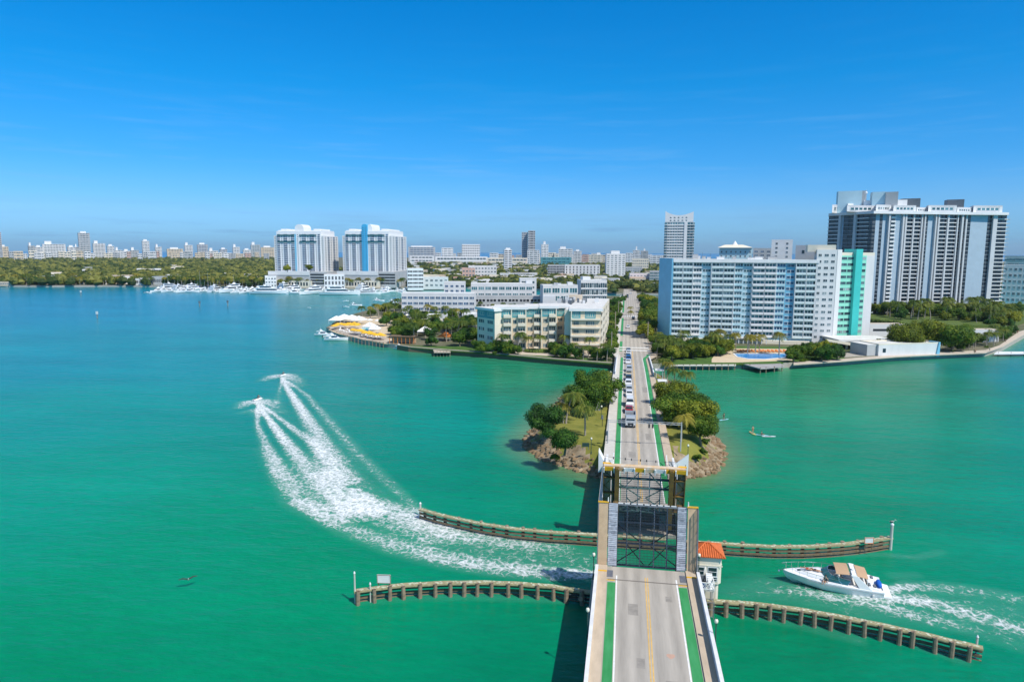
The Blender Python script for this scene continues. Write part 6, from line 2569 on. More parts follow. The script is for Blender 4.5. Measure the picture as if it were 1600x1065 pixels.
# ---- the big ribbed tower at the right
def big_tower():
    # stepped frontage described from left to right, base pixels
    Wb = lambda px, d: PD(px, d, 2)
    D0 = 470
    c0, c1, c2, c3 = Wb(1292, D0 + 20), Wb(1360, D0), Wb(1508, D0 + 40), Wb(1568, D0 + 56)
    P0 = c0
    b = None
    b = Bld('apartment_tower', 'massive dark glazed tower with white ribs, tallest and widest building at the right', 'building', (P0.x, P0.y, 2), 0)
    rel = lambda p: (p.x - P0.x, p.y - P0.y)
    zt = lambda p, y: ZT(p, y) - 2
    r = [rel(c) for c in (c0, c1, c2, c3)]
    top = zt(c1, 333)
    vd = (P0 - CAM).normalized()
    back = [(r[3][0] + 9, r[3][1] + 24), (r[0][0] + vd.x * 27, r[0][1] + vd.y * 27)]
    b.prism('wall', r + back, -1, top, 'stucco_grey', 'roof_white')
    ang = lambda a, c: math.atan2(c[1] - a[1], c[0] - a[0])
    ln = lambda a, c: math.hypot(c[1] - a[1], c[0] - a[0])
    nf = 26
    b.pm = 'pier_grey'
    dk = {'glass': 'pane_dark', 'div': 2, 'fr': 'dark_metal'}
    bl = {'glass': 'pane_dark', 'out': .9, 'bh': .2, 'fr': 'dark_metal', 'div': 2}
    pale = {'m': 'panel_slate'}
    # left part
    b.facade(r[0], ang(r[0], r[1]), ln(r[0], r[1]), 2, top - .5, nf, [(16, 'g', bl), (3, 'p', {'out': 1.6, 'dz': 1}), (2, 'c', pale), (14, 'g', dk), (1.2, 'c', {'m': 'dark_metal'}), (3, 'p', {'out': 1.6, 'dz': 1}), (15, 'g', bl), (4, 'g', dk)])
    seq = [(4, 'g', dk), (5, 'c', pale), (4, 'g', dk), (6, 'c', pale), (1.8, 'p', {'out': 1.8}), (2.5, 'c', {'m': 'dark_metal'}), (6.5, 'b', {'out': .4, 'glass': 'pane_dark', 'div': 1}), (8, 'c', pale), (2, 'p', {'out': 1.5}), (1.3, 'c', {'m': 'dark_metal'}), (2, 'p', {'out': 1.5}),
           (9, 'g', bl), (1.7, 'p', {'out': 1.2}), (9, 'g', bl), (1.6, 'p', {'out': 1.3}), (2, 'c', {'m': 'dark_metal'}), (1.6, 'p', {'out': 1.6}), (5, 'g', dk), (8, 'c', pale), (1.6, 'p', {'out': 1.6}), (2, 'c', {'m': 'dark_metal'}), (2, 'p', {'out': 1.5}),
           (11, 'g', bl), (2.1, 'p', {'out': 1.3}), (11, 'g', bl), (1.6, 'p', {'out': 1.3}), (4, 'g', dk), (2.4, 'p', {'out': 1.6}), (4, 'g', dk), (2, 'p', {'out': 1}), (2, 'g', dk)]
    b.facade(r[1], ang(r[1], r[2]), ln(r[1], r[2]), 2, top - .5, nf, seq)
    b.facade(r[2], ang(r[2], r[3]), ln(r[2], r[3]), 2, top - .5, nf, [(4, 'g', dk), (24, 'c', pale), (6, 'g', dk), (6, 'p', {'out': 1.4}), (15, 'g', bl)])
    # side balconies on the right end
    e0, e1 = r[3], back[0]
    b.facade(e0, ang(e0, e1), ln(e0, e1), 2, top - .5, nf, [(5, 'g', {'glass': 'pane_dark', 'out': 2.0, 'bh': .14}), (6, 'g', dk), (5, 'g', {'glass': 'pane_dark', 'out': 2.0, 'bh': .14}), (6, 'g', dk)])
    # crown: projecting white penthouse storeys
    crown = [(1296, 1319, 320, 16), (1319, 1362, 321, 5), (1364, 1387, 320, 4), (1391, 1426, 321, 10), (1427, 1443, 324, 20), (1445, 1489, 321, 26), (1490, 1512, 324, 38), (1515, 1560, 321.5, 46)]
    for i, (x0, x1, yt, dd) in enumerate(crown):
        q0, q1 = rel(Wb(x0, D0 + dd - 3)), rel(Wb(x1, D0 + dd + 6))
        a, L = ang(q0, q1), ln(q0, q1)
        nx, ny = vd.x, vd.y
        z1 = zt(Wb(x0, D0 + dd), yt)
        mb = MB()
        mb.prism([q0, q1, (q1[0] + nx * 12, q1[1] + ny * 12), (q0[0] + nx * 12, q0[1] + ny * 12)], top + 1.2, z1)
        mb.build('penthouse', ['pier_grey'], b.t)
        b.facade(q0, a, L, top + 1.4, z1 - .9, 1, [(1, 'c', {'m': 'white'}), (8, 'r', {'glass': 'pane_teal' if i % 2 else 'pane', 'wf': .96, 'hf': .55, 'div': 5}), (1, 'c', {'m': 'white'})])
    mb = MB()
    e = 1.8
    ring = [rel(Wb(1291, D0 + 18)), rel(Wb(1361, D0 - 3)), rel(Wb(1509, D0 + 37)), rel(Wb(1571, D0 + 53)), (back[0][0] + 1, back[0][1]), (back[1][0], back[1][1])]
    mb.prism(ring, top - .4, top + 1.2)
    mb.build('cornice', ['white'], b.t)
    for x0, x1, yt, yb, dd, m in ((1304, 1341, 299, 320, 16, 'teal_wall'), (1341, 1348, 298, 318, 16, 'stucco_grey'), (1357, 1378, 300, 314, 12, 'teal_wall'), (1378, 1397, 300, 314, 10, 'stucco_grey'), (1403, 1432, 310.5, 321, 20, 'steel_grey'), (1474, 1500, 312, 322, 40, 'steel_grey')):
        q0, q1 = rel(Wb(x0, D0 + dd)), rel(Wb(x1, D0 + dd))
        mb = MB()
        mb.prism([q0, q1, (q1[0] + 1, q1[1] + 7), (q0[0] + 1, q0[1] + 7)], top, zt(Wb(x0, D0 + dd), yt))
        mb.build('roof_plant_room', [m if m != 'teal_wall' else 'stucco_pale_blue'], b.t)
    for x0, x1, yt, dd in ((1345, 1412, 313, 14), (1320, 1346, 318, 14)):
        q0, q1 = rel(Wb(x0, D0 + dd)), rel(Wb(x1, D0 + dd + 6))
        mb = MB()
        mb.prism([q0, q1, (q1[0] + 1, q1[1] + 9), (q0[0] + 1, q0[1] + 9)], top + 1, zt(Wb(x0, D0 + dd), yt))
        mb.build('upper_penthouse', ['white'], b.t)
    mb = MB()
    q = rel(Wb(1347, D0 + 12))
    z = zt(Wb(1347, D0 + 12), 313)
    mb.tube((q[0], q[1], z), (q[0], q[1], z + 6.5), .12, .06, 6)
    mb.ball((q[0], q[1], z + 4.5), .9, .9, .9, 8, 5)
    mb.build('antenna', ['white'], b.t)
    b.finish()


big_tower()


# ---- twin towers by the marina
def twin(x0, x1, xr, ybase, ytop, ydome, blue, label):
    P0, P1 = W(x0, ybase + 24.2, 2), W(x1, ybase + 25.3, 2)
    loc, rz, L = frame_of(P0, P1)
    rz += 0.10
    b = Bld('apartment_tower', label, 'building', (P0.x, P0.y, 2), rz, 'twin apartment towers by the marina')
    zb = ZT(P0, ybase) - 2
    h = ZT(P0, ytop) - 2
    D = 28
    # choose the depth so that the side wall ends at xr
    for _ in range(30):
        q = Vector((P0.x + math.cos(rz) * L - math.sin(rz) * D, P0.y + math.sin(rz) * L + math.cos(rz) * D, 2))
        if PR(q)[0] < xr:
            D += 2
    b.box('wall', 0, L, 0, D, zb, h - 5, 'stucco_white', 'roof_white')
    b.box('wall', L * .06, L * .94, -.6, D - 2, zb, h, 'white', 'roof_white')
    z1 = h - 6
    nf = 20
    bg_ = {'glass': 'pane_blue', 'out': .7, 'bh': .26, 'bm': 'white', 'fr': 'stucco_grey'}
    w = {'wf': .34, 'hf': .42, 'glass': 'pane_dark'}
    bays = [(5, 'g', dict(bg_)), (6, 'w', w), (7, 'g', dict(bg_)), (6, 'w', w), (6, 'g', dict(bg_)), (3, 'c', {'m': 'blue_panel'}), (5, 'w', w), (5, 'w', w), (7, 'g', dict(bg_)), (6, 'w', w), (8, 'g', dict(bg_)), (6, 'w', w), (4, 'g', dict(bg_))]
    b.facade((L * .07, -.6), 0, L * .86, zb + .5, h - 3.2, nf, bays)
    b.facade((0, 0), 0, L * .055, zb + .5, h - 6, nf, [(1, 'w', {'wf': .5, 'hf': .4, 'glass': 'pane_dark'})])
    b.facade((L * .945, 0), 0, L * .055, zb + .5, h - 6, nf, [(1, 'w', {'wf': .5, 'hf': .4, 'glass': 'pane_dark'})])
    b.facade((L, 0), PI / 2, D, zb + .5, h - 6, nf, [(5, 'w', w), (3, 'g', dict(bg_)), (5, 'w', w), (3, 'g', dict(bg_)), (5, 'w', w)])
    # deep blue bands high on the front
    for fl in (.72, .88):
        mb = MB()
        z = zb + (h - zb) * fl
        for u0, u1 in ((.08, .42), (.52, .86)):
            mb.box(L * u0, L * u1, -1.45, -1.32, z, z + 1.6)
        mb.build('blue_band', ['glass_teal'], b.t)
    # shaft up the middle, domed
    m = 'blue_deep' if blue else 'white'
    c0, c1 = L * .405, L * .52
    zd = ZT(P0, ydome) - 2
    if blue:
        mb = MB()
        mb.box(c0, c1, -1.9, 3, zb, zd - 3)
        n = 12
        r = (c1 - c0) / 2
        pr = [((c0 + c1) / 2 + r * math.cos(PI * k / n), zd - 3 + r * .9 * math.sin(PI * k / n)) for k in range(n + 1)]
        mb.loft([[(x, y, z) for x, z in pr] for y in (-1.9, 3)], closed=True)
        mb.build('blue_shaft', ['blue_panel_bright' if 'blue_panel_bright' in M else 'blue_deep'], b.t)
        b.facade((c0, -1.9), 0, c1 - c0, zb + .5, zd - 3.2, 22, [(1, 'w', {'wf': .4, 'hf': .4, 'glass': 'pane_blue'}), (1, 'w', {'wf': .4, 'hf': .4, 'glass': 'pane_blue'})], 'blue_panel')
    mb = MB()
    x0_, x1_ = (L * .42, L * .60) if not blue else (L * .51, L * .60)
    n = 12
    r = (x1_ - x0_) / 2
    zq = h
    pr = [((x0_ + x1_) / 2 + r * math.cos(PI * k / n), zq + (zd - zq - .2) * math.sin(PI * k / n) ** .55 if 0 < k < n else zq) for k in range(n + 1)]
    mb.loft([[(x, y, z) for x, z in pr] for y in (1, D * .5)], closed=True)
    mb.build('vaulted_roof', ['white'], b.t)
    for u0, u1 in ((.04, .3), (.70, .96)):
        mb = MB()
        mb.box(L * u0 + 1, L * u1 - 1, 4, D - 4, h - 5, h + 1.0)
        mb.box(L * u0 + 4, L * u1 - 4, 5, D - 8, h + 1.0, h + 2.6)
        mb.build('roof_terrace', ['white'], b.t)
    # podium with garage slots
    zpod = zb
    b.box('podium', -4, L + 6, -9, D + 2, 0, zpod - .01, 'stucco_grey', 'roof_grey')
    mb = MB()
    mb.box(-4.1, L * .75, -9.5, -9.0, zpod - 3.6, zpod + .7)
    mb.build('podium_parapet', ['stucco_white'], b.t)
    for k in range(4):
        mb = MB()
        mb.box(L * .77, L + 5.5, -9.12, -8.99, 4 + k * 3.2, 5.8 + k * 3.2)
        mb.build('garage_opening', ['dark_metal'], b.t)
    for k in range(14):
        mb = MB()
        x = -3 + k * (L * .8) / 14
        mb.box(x + .4, x + 2.2, -11.6, -11.5, 2.2, 6.0)
        mb.build('arched_window', ['glass_dark'], b.t)
    b.box('arcade', -3.5, L * .8, -11.5, -9.0, 0, 7.6, 'cream_light', 'roof_white')
    b.finish()


mat('blue_panel_bright', (0.06, 0.40, 0.66), 0.5, 0.06, 0.3)
twin(431, 505, 530, 424, 361, 350, False, 'white and dark glazed apartment tower with a white dome, left one of the marina twins')
twin(537, 611, 636, 424, 361, 350, True, 'white apartment tower with a bright blue vertical shaft, right one of the marina twins')


# ---- generic blocks
def block(x0, x1, ytop, dist, label, wall='stucco_white', nf=None, kind='r', side=None, roof='roof_white', glass='pane', turn=0.0, depth=None, name='building', base=2.0, hf=.5, top=None, ntop=0, bays=None, group=None, wf=.55, ybase=None, fr='white'):
    if ybase is not None:
        P0 = W(x0, ybase, base)
        P1 = W(x1, ybase, base)
    else:
        P0, P1 = PD(x0, dist, base), PD(x1, dist, base)
    loc, rz, L = frame_of(P0, P1)
    rz += turn
    b = Bld(name, label, 'building', (P0.x, P0.y, base), rz, group)
    h = ZT(P0, ytop) - base
    D = depth or min(30, max(8, L * .6))
    b.box('wall', 0, L, 0, D, -1, h, wall, roof)
    nf = nf or max(1, int(round(h / 3.1)))
    small = dist is not None and dist > 1200
    if kind == 'r' and small:
        for k in range(min(nf, 14)):
            z = h * (k + .35) / min(nf, 14)
            zz = h / min(nf, 14) * .42
            b.put('window_band', ubox(glass), (L / 2, -.0, z + zz / 2), 0, (L * .92, .3, zz))
            if side:
                b.put('window_band', ubox(glass), (L, D / 2, z + zz / 2), PI / 2, (D * .8, .3, zz))
        for k in range(max(1, int(L / 9))):
            b.put('pier', ubox(wall), (L * (k + .5) / max(1, int(L / 9)), -.1, h / 2), 0, (1.6, .34, h))
    else:
        nb = bays or max(2, int(L / (3.6 if L < 60 else 5)))
        b.facade((0, 0), 0, L, .5, h - .7, nf, [(1, kind, {'glass': glass, 'hf': hf, 'wf': wf, 'out': .5})] * nb, fr)
        if side:
            b.facade((L, 0), PI / 2, D, .5, h - .7, nf, [(1, kind, {'glass': glass, 'hf': hf, 'wf': wf, 'out': .5})] * max(2, int(D / 4)), fr)
    parapet(b, 0, L, 0, D, h, .8, wall)
    if ntop:
        roof_units(b, 0, L, 0, D, h, ntop, seed=int(x0), hmax=3)
    if top:
        b.box('penthouse', L * top[0], L * top[1], D * .2, D * .8, h, h + top[2], 'white', 'roof_white')
    b.finish()
    return b


# glass tower behind the pale blue block
def glass_tower():
    P0, P1 = PD(1037, 900, 2), PD(1084, 900, 2)
    loc, rz, L = frame_of(P0, P1)
    b = Bld('apartment_tower', 'slim glass tower with a white flared crown behind the pale blue block', 'building', (P0.x, P0.y, 2), rz)
    h = ZT(P0, 347) - 2
    ht = ZT(P0, 331) - 2
    b.box('wall', 0, L, 0, 22, -1, h, 'stucco_white')
    b.facade((0, 0), 0, L, 2, h - .3, 22, [(4, 'g', {'glass': 'pane_teal', 'out': 1.4, 'bh': .12}), (14, 'g', {'glass': 'pane_teal', 'out': .9, 'bh': .5, 'div': 4}), (9, 'g', {'glass': 'pane_teal', 'out': .9, 'bh': .5, 'div': 3}), (4, 'p', {'out': 1.4}), (8, 'g', {'glass': 'pane_teal', 'out': 1.4, 'bh': .2}), (2, 'g', {'glass': 'pane_teal', 'out': 2.4, 'bh': .12})])
    mb = MB()
    n = 10
    pr = [(L * .02 + L * .93 * k / n, ht - 4.5 * math.sin(PI * k / n) ** 1.0 + (1 if k == 0 else 0)) for k in range(n + 1)]
    for (xa, za), (xb, zb) in zip(pr, pr[1:]):
        mb.hexa([(xa, -.4, h), (xb, -.4, h), (xb, 18, h), (xa, 18, h), (xa, -.4, za), (xb, -.4, zb), (xb, 18, zb), (xa, 18, za)])
    mb.build('crown', ['white'], b.t)
    for k in range(5):
        for r_ in range(2):
            b.put('window', uwin('pane', 'white', 2), (L * (.2 + .13 * k), -.45, h + 2 + r_ * 3.5), 0, (2.0, .16, 1.6))
    b.finish()


glass_tower()

# ---- cream condominium on the island's near shore
def cream_condo():
    Y = 2
    def seg(b, P0, px0, px1, py0, py1, yt, nf, bays, teal=True, dep=13, wall='cream', roofpx=4, fascia=True):
        a, c = W(px0, py0, Y), W(px1, py1, Y)
        ra, rc = (a.x - P0.x, a.y - P0.y), (c.x - P0.x, c.y - P0.y)
        an = math.atan2(rc[1] - ra[1], rc[0] - ra[0])
        L = math.hypot(rc[1] - ra[1], rc[0] - ra[0])
        nx, ny = -math.sin(an), math.cos(an)
        h = ZT(a, yt) - Y
        fh = (h - 1.2) / nf
        poly = [ra, rc, (rc[0] + nx * dep, rc[1] + ny * dep), (ra[0] + nx * dep, ra[1] + ny * dep)]
        b.prism('wall', poly, -1, h - 1.0, wall)
        if teal:
            mb = MB()
            mb.obox(ra, an, -.02, L + .02, 0.0, .06, h - 1.0 - fh, h - 1.0)
            mb.build('top_storey_panel', ['teal_wall'], b.t)
        mb = MB()
        e = .8
        mb.prism([(ra[0] - math.cos(an) * e + nx * -e, ra[1] - math.sin(an) * e + ny * -e), (rc[0] + math.cos(an) * e - nx * e, rc[1] + math.sin(an) * e - ny * e), (rc[0] + nx * dep, rc[1] + ny * dep), (ra[0] + nx * dep, ra[1] + ny * dep)], h - 1.0, h, 0, 1)
        mb.build('roof', ['white', 'roof_white'], b.t)
        b.facade(ra, an, L, .2, h - 1.1, nf, bays, 'cream_light')
        return ra, rc, an, L, h
    P0 = W(746, 549, Y)
    b = Bld('condominium', 'cream five storey condominium with a teal top storey on the near shore', 'building', (P0.x, P0.y, Y), 0)
    w = {'wf': .62, 'hf': .5, 'div': 3}
    bb_ = {'out': .8, 'bm': 'cream_light', 'bh': .34}
    seg(b, P0, 746, 773, 543, 549, 479, 5, [(1, 'r', w), (1, 'r', w)], True, 14, 'cream_light')
    seg(b, P0, 773, 822, 548, 548, 479.5, 5, [(.5, 'p', {'out': .3, 'm': 'cream_light'}), (4, 'r', w), (4, 'b', bb_), (.5, 'p', {'out': .9, 'm': 'cream_light'}), (3, 'w', w), (4, 'b', bb_), (.5, 'p', {'out': .9, 'm': 'cream_light'})])
    seg(b, P0, 822, 845, 546.5, 546.5, 478.5, 5, [(3, 'r', w), (3, 'b', bb_)], True, 15)
    seg(b, P0, 845, 869, 547.5, 547.5, 478, 5, [(.4, 'p', {'out': .5, 'm': 'cream_light'}), (3, 'r', w), (3, 'b', bb_), (.4, 'p', {'out': .9, 'm': 'cream_light'})], True, 15)
    seg(b, P0, 869, 891, 544.5, 544.5, 477.5, 5, [(3, 'r', w), (3, 'b', bb_)], True, 14)
    ra, rc, an, L, h = seg(b, P0, 891, 938, 551.5, 552, 482, 5, [(.5, 'p', {'out': .9, 'm': 'cream_light'}), (4, 'r', w), (2, 'c', {'m': 'cream'}), (5, 'r', {'wf': .8, 'hf': .5, 'div': 4}), (2.5, 'c', {'m': 'cream'})], True, 16)
    for k in range(1, 5):
        mb = MB()
        z = .2 + (h - 1.3) / 5 * k
        mb.obox(ra, an, 0, L * .98, 0.1, 1.1, z - .15, z + .55)
        mb.build('balcony', ['cream_light'], b.t)
    # wing running back along the road
    a, c = W(938, 552, Y), W(951, 521, Y)
    ra, rc = (a.x - P0.x, a.y - P0.y), (c.x - P0.x, c.y - P0.y)
    an = math.atan2(rc[1] - ra[1], rc[0] - ra[0])
    L = math.hypot(rc[1] - ra[1], rc[0] - ra[0])
    nx, ny = -math.sin(an), math.cos(an)
    b.prism('wall', [(ra[0] + nx * .3, ra[1] + ny * .3), (rc[0], rc[1]), (rc[0] + nx * 15, rc[1] + ny * 15), (ra[0] + nx * 15, ra[1] + ny * 15)], -1, h - .6, 'cream_light', 'roof_white')
    b.facade(ra, an, L, .2, h - 1.1, 5, [(1, 'w', {'wf': .4, 'hf': .45}), (1, 'w', {'wf': .4, 'hf': .45}), (1, 'w', {'wf': .4, 'hf': .45}), (1, 'w', {'wf': .4, 'hf': .45})], 'cream_light')
    # stair and lift towers, plant on the roof
    for x0, x1, py, yt, m in ((888, 908, 524, 461, 'beige'), (848, 866, 524, 462, 'stucco_white'), (908, 945, 520, 470, 'roof_grey')):
        a, c = W(x0, py, Y), W(x1, py, Y)
        ra, rc = (a.x - P0.x, a.y - P0.y), (c.x - P0.x, c.y - P0.y)
        b.prism('roof_tower', [ra, rc, (rc[0], rc[1] + 5), (ra[0], ra[1] + 5)], 10, ZT(a, yt) - Y, m)
    g = random.Random(5)
    for k in range(16):
        a = W(g.uniform(872, 935), g.uniform(526, 534), Y)
        mb = MB()
        x, y = a.x - P0.x, a.y - P0.y
        s = g.uniform(.5, 1.0)
        mb.box(x - s, x + s, y - s, y + s, h - 1.2, h + g.uniform(.6, 1.5))
        mb.build('roof_unit', [g.choice(['steel_grey', 'stucco_white', 'roof_grey'])], b.t)
    b.finish()


cream_condo()

S_ = 'stucco_white'
# the long white low block left of it, its wing and the glazed neighbours on the island
block(628, 742, 459.5, None, 'long pale three storey apartment block behind the palms left of the condominium', 'stucco_white', 4, 'r', None, 'roof_white', 'pane_blue', -.06, 12, 'apartment_block', ybase=497, bays=13, wf=.8, hf=.5)
block(694, 727, 442, None, 'white and grey stair block rising behind the long white and grey block', 'stucco_white', 5, 'w', None, 'roof_white', 'pane_blue', 0, 12, 'apartment_block', ybase=482, bays=4)
block(736, 832, 444.5, None, 'long white two storey row with wide windows above a dark car deck', 'stucco_white', 3, 'r', None, 'roof_white', 'pane_teal', .0, 14, 'apartment_block', ybase=478, bays=9, wf=.82, hf=.55, top=(.9, 1.0, 3))
block(742, 845, 464, None, 'low grey car deck with dark openings in front of the long white row', 'stucco_grey', 2, 'r', None, 'roof_grey', 'pane_dark', .0, 10, 'parking_deck', ybase=484, bays=6, wf=.9, hf=.55)
block(848, 903, 447, None, 'white modern apartment house with teal glass and stepped terraces left of the road', 'stucco_white', 3, 'r', True, 'roof_white', 'pane_teal', .08, 12, 'apartment_block', ybase=487, bays=4, wf=.85, hf=.7, ntop=5)
block(907, 948, 439, None, 'white grid fronted apartment house with grey glass right beside the road', 'stucco_white', 4, 'g', True, 'roof_white', 'pane', .06, 14, 'apartment_block', ybase=484, bays=6, top=(.1, .4, 3))
block(812, 838, 436, None, 'narrow white block end standing between the long white row and tall trees', 'stucco_white', 4, 'w', None, 'roof_white', 'pane', 0, 12, 'apartment_block', ybase=470, bays=2)
# mid-distance city blocks
block(883, 938, 414.5, 1000, 'white zigzag fronted apartment row with dark slots behind the white grid house', 'stucco_white', 5, 'r', True, 'roof_white', 'pane_dark', .05, 20, 'apartment_block', bays=10, wf=.35, hf=.8)
block(856, 884, 414.5, 1050, 'dark glass office block left of the zigzag apartment row', 'stucco_grey', 5, 'r', True, 'roof_white', 'pane_dark', 0, 18, 'office_block', bays=4, wf=.95, hf=.8)
block(948, 978, 397, 1000, 'white ten storey tower with a mast, just left of the road head', 'white', 12, 'r', True, 'roof_white', 'pane', .12, 18, 'apartment_tower', bays=5, wf=.6, top=(.25, .7, 5))
block(988, 1014, 405, 1300, 'blank pale grey box building right of the mast tower', 'cream_light', 5, 'w', None, 'roof_white', 'pane', 0, 30, 'office_block')
block(978, 1004, 418, 1150, 'dark glass low block with a flat white roof below the pale grey box', 'stucco_grey', 4, 'r', None, 'roof_white', 'pane_teal', 0, 25, 'office_block')
block(985, 1017, 428, 850, 'white four storey house with grey windows right of the road head', 'stucco_white', 4, 'r', True, 'roof_white', 'pane', .1, 14, 'apartment_block', bays=6)
block(1016, 1034, 424, 840, 'dark teal glass block between the white four storey house and pale blue block', 'stucco_grey', 5, 'r', None, 'roof_white', 'pane_teal', 0, 14, 'office_block', bays=3, wf=.95, hf=.8)
block(788, 800, 390.5, 1300, 'slim white tower with a dark window strip in front of the stadium roof', 'white', 12, 'r', True, 'roof_white', 'pane_dark', .1, 14, 'apartment_tower', top=(.2, .8, 4))
block(824, 843, 391, 1700, 'pair of pale grey slabs under the dark glass skyscraper', 'stucco_white', 9, 'r', None, 'roof_white', 'pane', 0, 20, 'apartment_tower')
block(815, 824.5, 363, 2300, 'left shaft of the dark blue glass skyscraper, a little lower than its twin', 'stucco_grey', 14, 'r', True, 'roof_grey', 'pane_blue', 0, 20, 'skyscraper')
block(825, 836, 360.5, 2280, 'right shaft of the dark blue glass skyscraper, tallest of the distant centre', 'stucco_grey', 14, 'r', True, 'roof_white', 'pane_dark', 0, 20, 'skyscraper')
block(846, 857, 382, 2200, 'slim white twin topped tower right of the dark glass skyscraper', 'white', 12, 'r', True, 'roof_white', 'pane', .1, 16, 'apartment_tower', top=(.3, .6, 10))
block(873, 895, 389, 2200, 'white stepped apartment slab in the distance right of the slim white tower', 'stucco_white', 8, 'r', True, 'roof_white', 'pane', 0, 30, 'apartment_tower', top=(.1, .5, 8))
block(896, 909, 392.5, 2300, 'grey white slab just right of the stepped distant slab', 'stucco_white', 8, 'r', None, 'roof_white', 'pane', 0, 20, 'apartment_tower', top=(.3, .7, 6))
block(910, 920, 397.5, 2300, 'small pink hotel among the distant white roofs', 'pinkish', 5, 'r', None, 'roof_white', 'pane', 0, 20, 'hotel')
block(920, 941, 398, 2200, 'wide low pink and white hotel in the distance left of the mast tower', 'cream_light', 5, 'r', None, 'roof_white', 'pane', 0, 20, 'hotel', top=(.6, .85, 7))
block(978, 988, 395.5, 2100, 'small white tower just right of the mast tower', 'white', 8, 'r', None, 'roof_white', 'pane', 0, 16, 'apartment_tower')
block(989, 1000, 391, 2200, 'white slab topped by a spike right of the mast tower', 'stucco_white', 9, 'r', None, 'roof_white', 'pane', 0, 16, 'apartment_tower', top=(.4, .6, 12))
block(1001, 1013, 392, 2400, 'pinkish grey slab with a small crown right of the spiked slab', 'stucco_grey', 9, 'r', None, 'roof_white', 'pane', 0, 16, 'apartment_tower', top=(.4, .6, 8))
block(1016, 1036, 399, 1900, 'low white slab left of the flared glass tower', 'white', 6, 'r', None, 'roof_white', 'pane', 0, 16, 'apartment_block')
block(845, 893, 402.5, 1800, 'long green grey hall with a curved edge before the distant slabs', 'teal_wall', 3, 'r', None, 'roof_grey', 'pane_teal', 0, 40, 'hall')
block(760, 826, 403.5, 1900, 'long low white convention hall stretching left of the green grey hall', 'cream_light', 2, 'r', None, 'roof_white', 'pane', 0, 60, 'hall')
block(680, 762, 401.5, 2000, 'long white stadium like roof in the centre distance', 'white', 2, 'r', None, 'roof_white', 'pane', 0, 80, 'hall')
block(638, 680, 386, 2100, 'wide blue grey apartment slab right of the twin towers', 'stucco_grey', 9, 'r', None, 'roof_white', 'pane_blue', 0, 24, 'apartment_block', top=(.1, .9, 4))
block(690, 708, 387.5, 2100, 'white slab at the right end of the blue grey slab', 'white', 9, 'r', None, 'roof_white', 'pane', 0, 24, 'apartment_tower')
block(640, 678, 400, 1900, 'low white hall with swept roof below the blue grey slab', 'white', 3, 'r', None, 'roof_white', 'pane', 0, 40, 'hall')
block(722, 750, 382, 2000, 'checkered dark and white hotel block with a flat top in the centre distance', 'white', 8, 'w', True, 'roof_white', 'pane_dark', .05, 30, 'hotel', bays=10, wf=.6, hf=.6)
block(732, 776, 416, 950, 'white three storey block left of the cream villas', 'stucco_white', 4, 'w', True, 'roof_white', 'pane', .05, 16, 'apartment_block', bays=9)
block(722, 742, 420, 930, 'pinkish low block left of the white three storey block', 'pinkish', 3, 'w', None, 'roof_terrace', 'pane', 0, 16, 'apartment_block', bays=4)
block(636, 661, 420.5, 740, 'white garage like block with open decks right of the blue striped tower', 'white', 5, 'r', True, 'roof_white', 'pane_dark', .05, 16, 'parking_deck', bays=3, wf=.9)
block(655, 700, 434, 760, 'low white shed by the water right of the open deck block', 'stucco_white', 2, 'r', None, 'roof_white', 'pane', .0, 12, 'warehouse', bays=6)
block(505, 537, 430, 720, 'white pavilion with columns and a red canopy between the twin towers', 'white', 3, 'r', None, 'roof_terrace', 'pane_dark', .0, 14, 'pavilion', bays=6, hf=.8)
block(412, 430, 432, 800, 'low white house at the left foot of the twin towers', 'white', 3, 'w', None, 'roof_white', 'pane', 0, 12, 'apartment_block', bays=4)
# right edge, beyond the big tower
block(1571, 1640, 401, 800, 'dark glass office block peeping out at the right edge behind the big tower', 'stucco_grey', 4, 'r', None, 'roof_white', 'pane_teal', 0, 20, 'office_block', bays=12, wf=.95, hf=.6, base=20)
block(1571, 1650, 415, 690, 'white terraced block at the right edge across the green channel', 'stucco_white', 6, 'r', None, 'roof_white', 'pane', 0, 20, 'apartment_block', bays=10, ybase=None)
# beige domed hotel and penthouses behind the pale blue block
block(1124, 1176, 389, 520, 'pale green grey tower top with a small spire behind the pale blue block', 'stucco_pale_blue', 14, 'w', None, 'roof_white', 'pane', 0, 16, 'apartment_tower', bays=7, wf=.3)
P0 = PD(1124, 520, 2)
t = thing('roof_pavilion', 'white hipped roof crown with a spire on the tower behind the pale blue block', 'roof pavilion', (0, 0, 0))
a, c = PD(1121, 518), PD(1176, 518)
z0 = ZT(a, 388.6)
z1 = ZT(a, 384)
z2 = ZT(a, 378)
mb = MB()
m_ = (a + c) / 2
mb.hexa([(a.x, a.y, z0 + .9), (c.x, c.y, z0 + .9), (c.x + 3, c.y + 17, z0 + .9), (a.x + 3, a.y + 17, z0 + .9), (a.x + 6, a.y + 5, z1 + .8), (c.x - 6, c.y + 5, z1 + .8), (c.x - 5, c.y + 12, z1 + .8), (a.x + 6, a.y + 12, z1 + .8)])
mb.build('hipped_roof', ['cream_light'], t)
mb = MB()
mb.tube((m_.x + 1, m_.y + 8, z1 + .5), (m_.x + 1, m_.y + 8, z2 + 1), 2.2, .1, 8)
mb.build('spire', ['white'], t)
block(1205, 1238, 376, 560, 'white rooftop box with a dark side behind the middle of the pale blue block', 'white', 15, 'w', None, 'roof_white', 'pane', 0, 16, 'apartment_tower', bays=2, wf=.2)
block(1177, 1206, 389, 600, 'dark blue glazed block top behind the pale blue block', 'stucco_grey', 14, 'r', None, 'roof_grey', 'pane_blue', 0, 14, 'apartment_tower', bays=3)

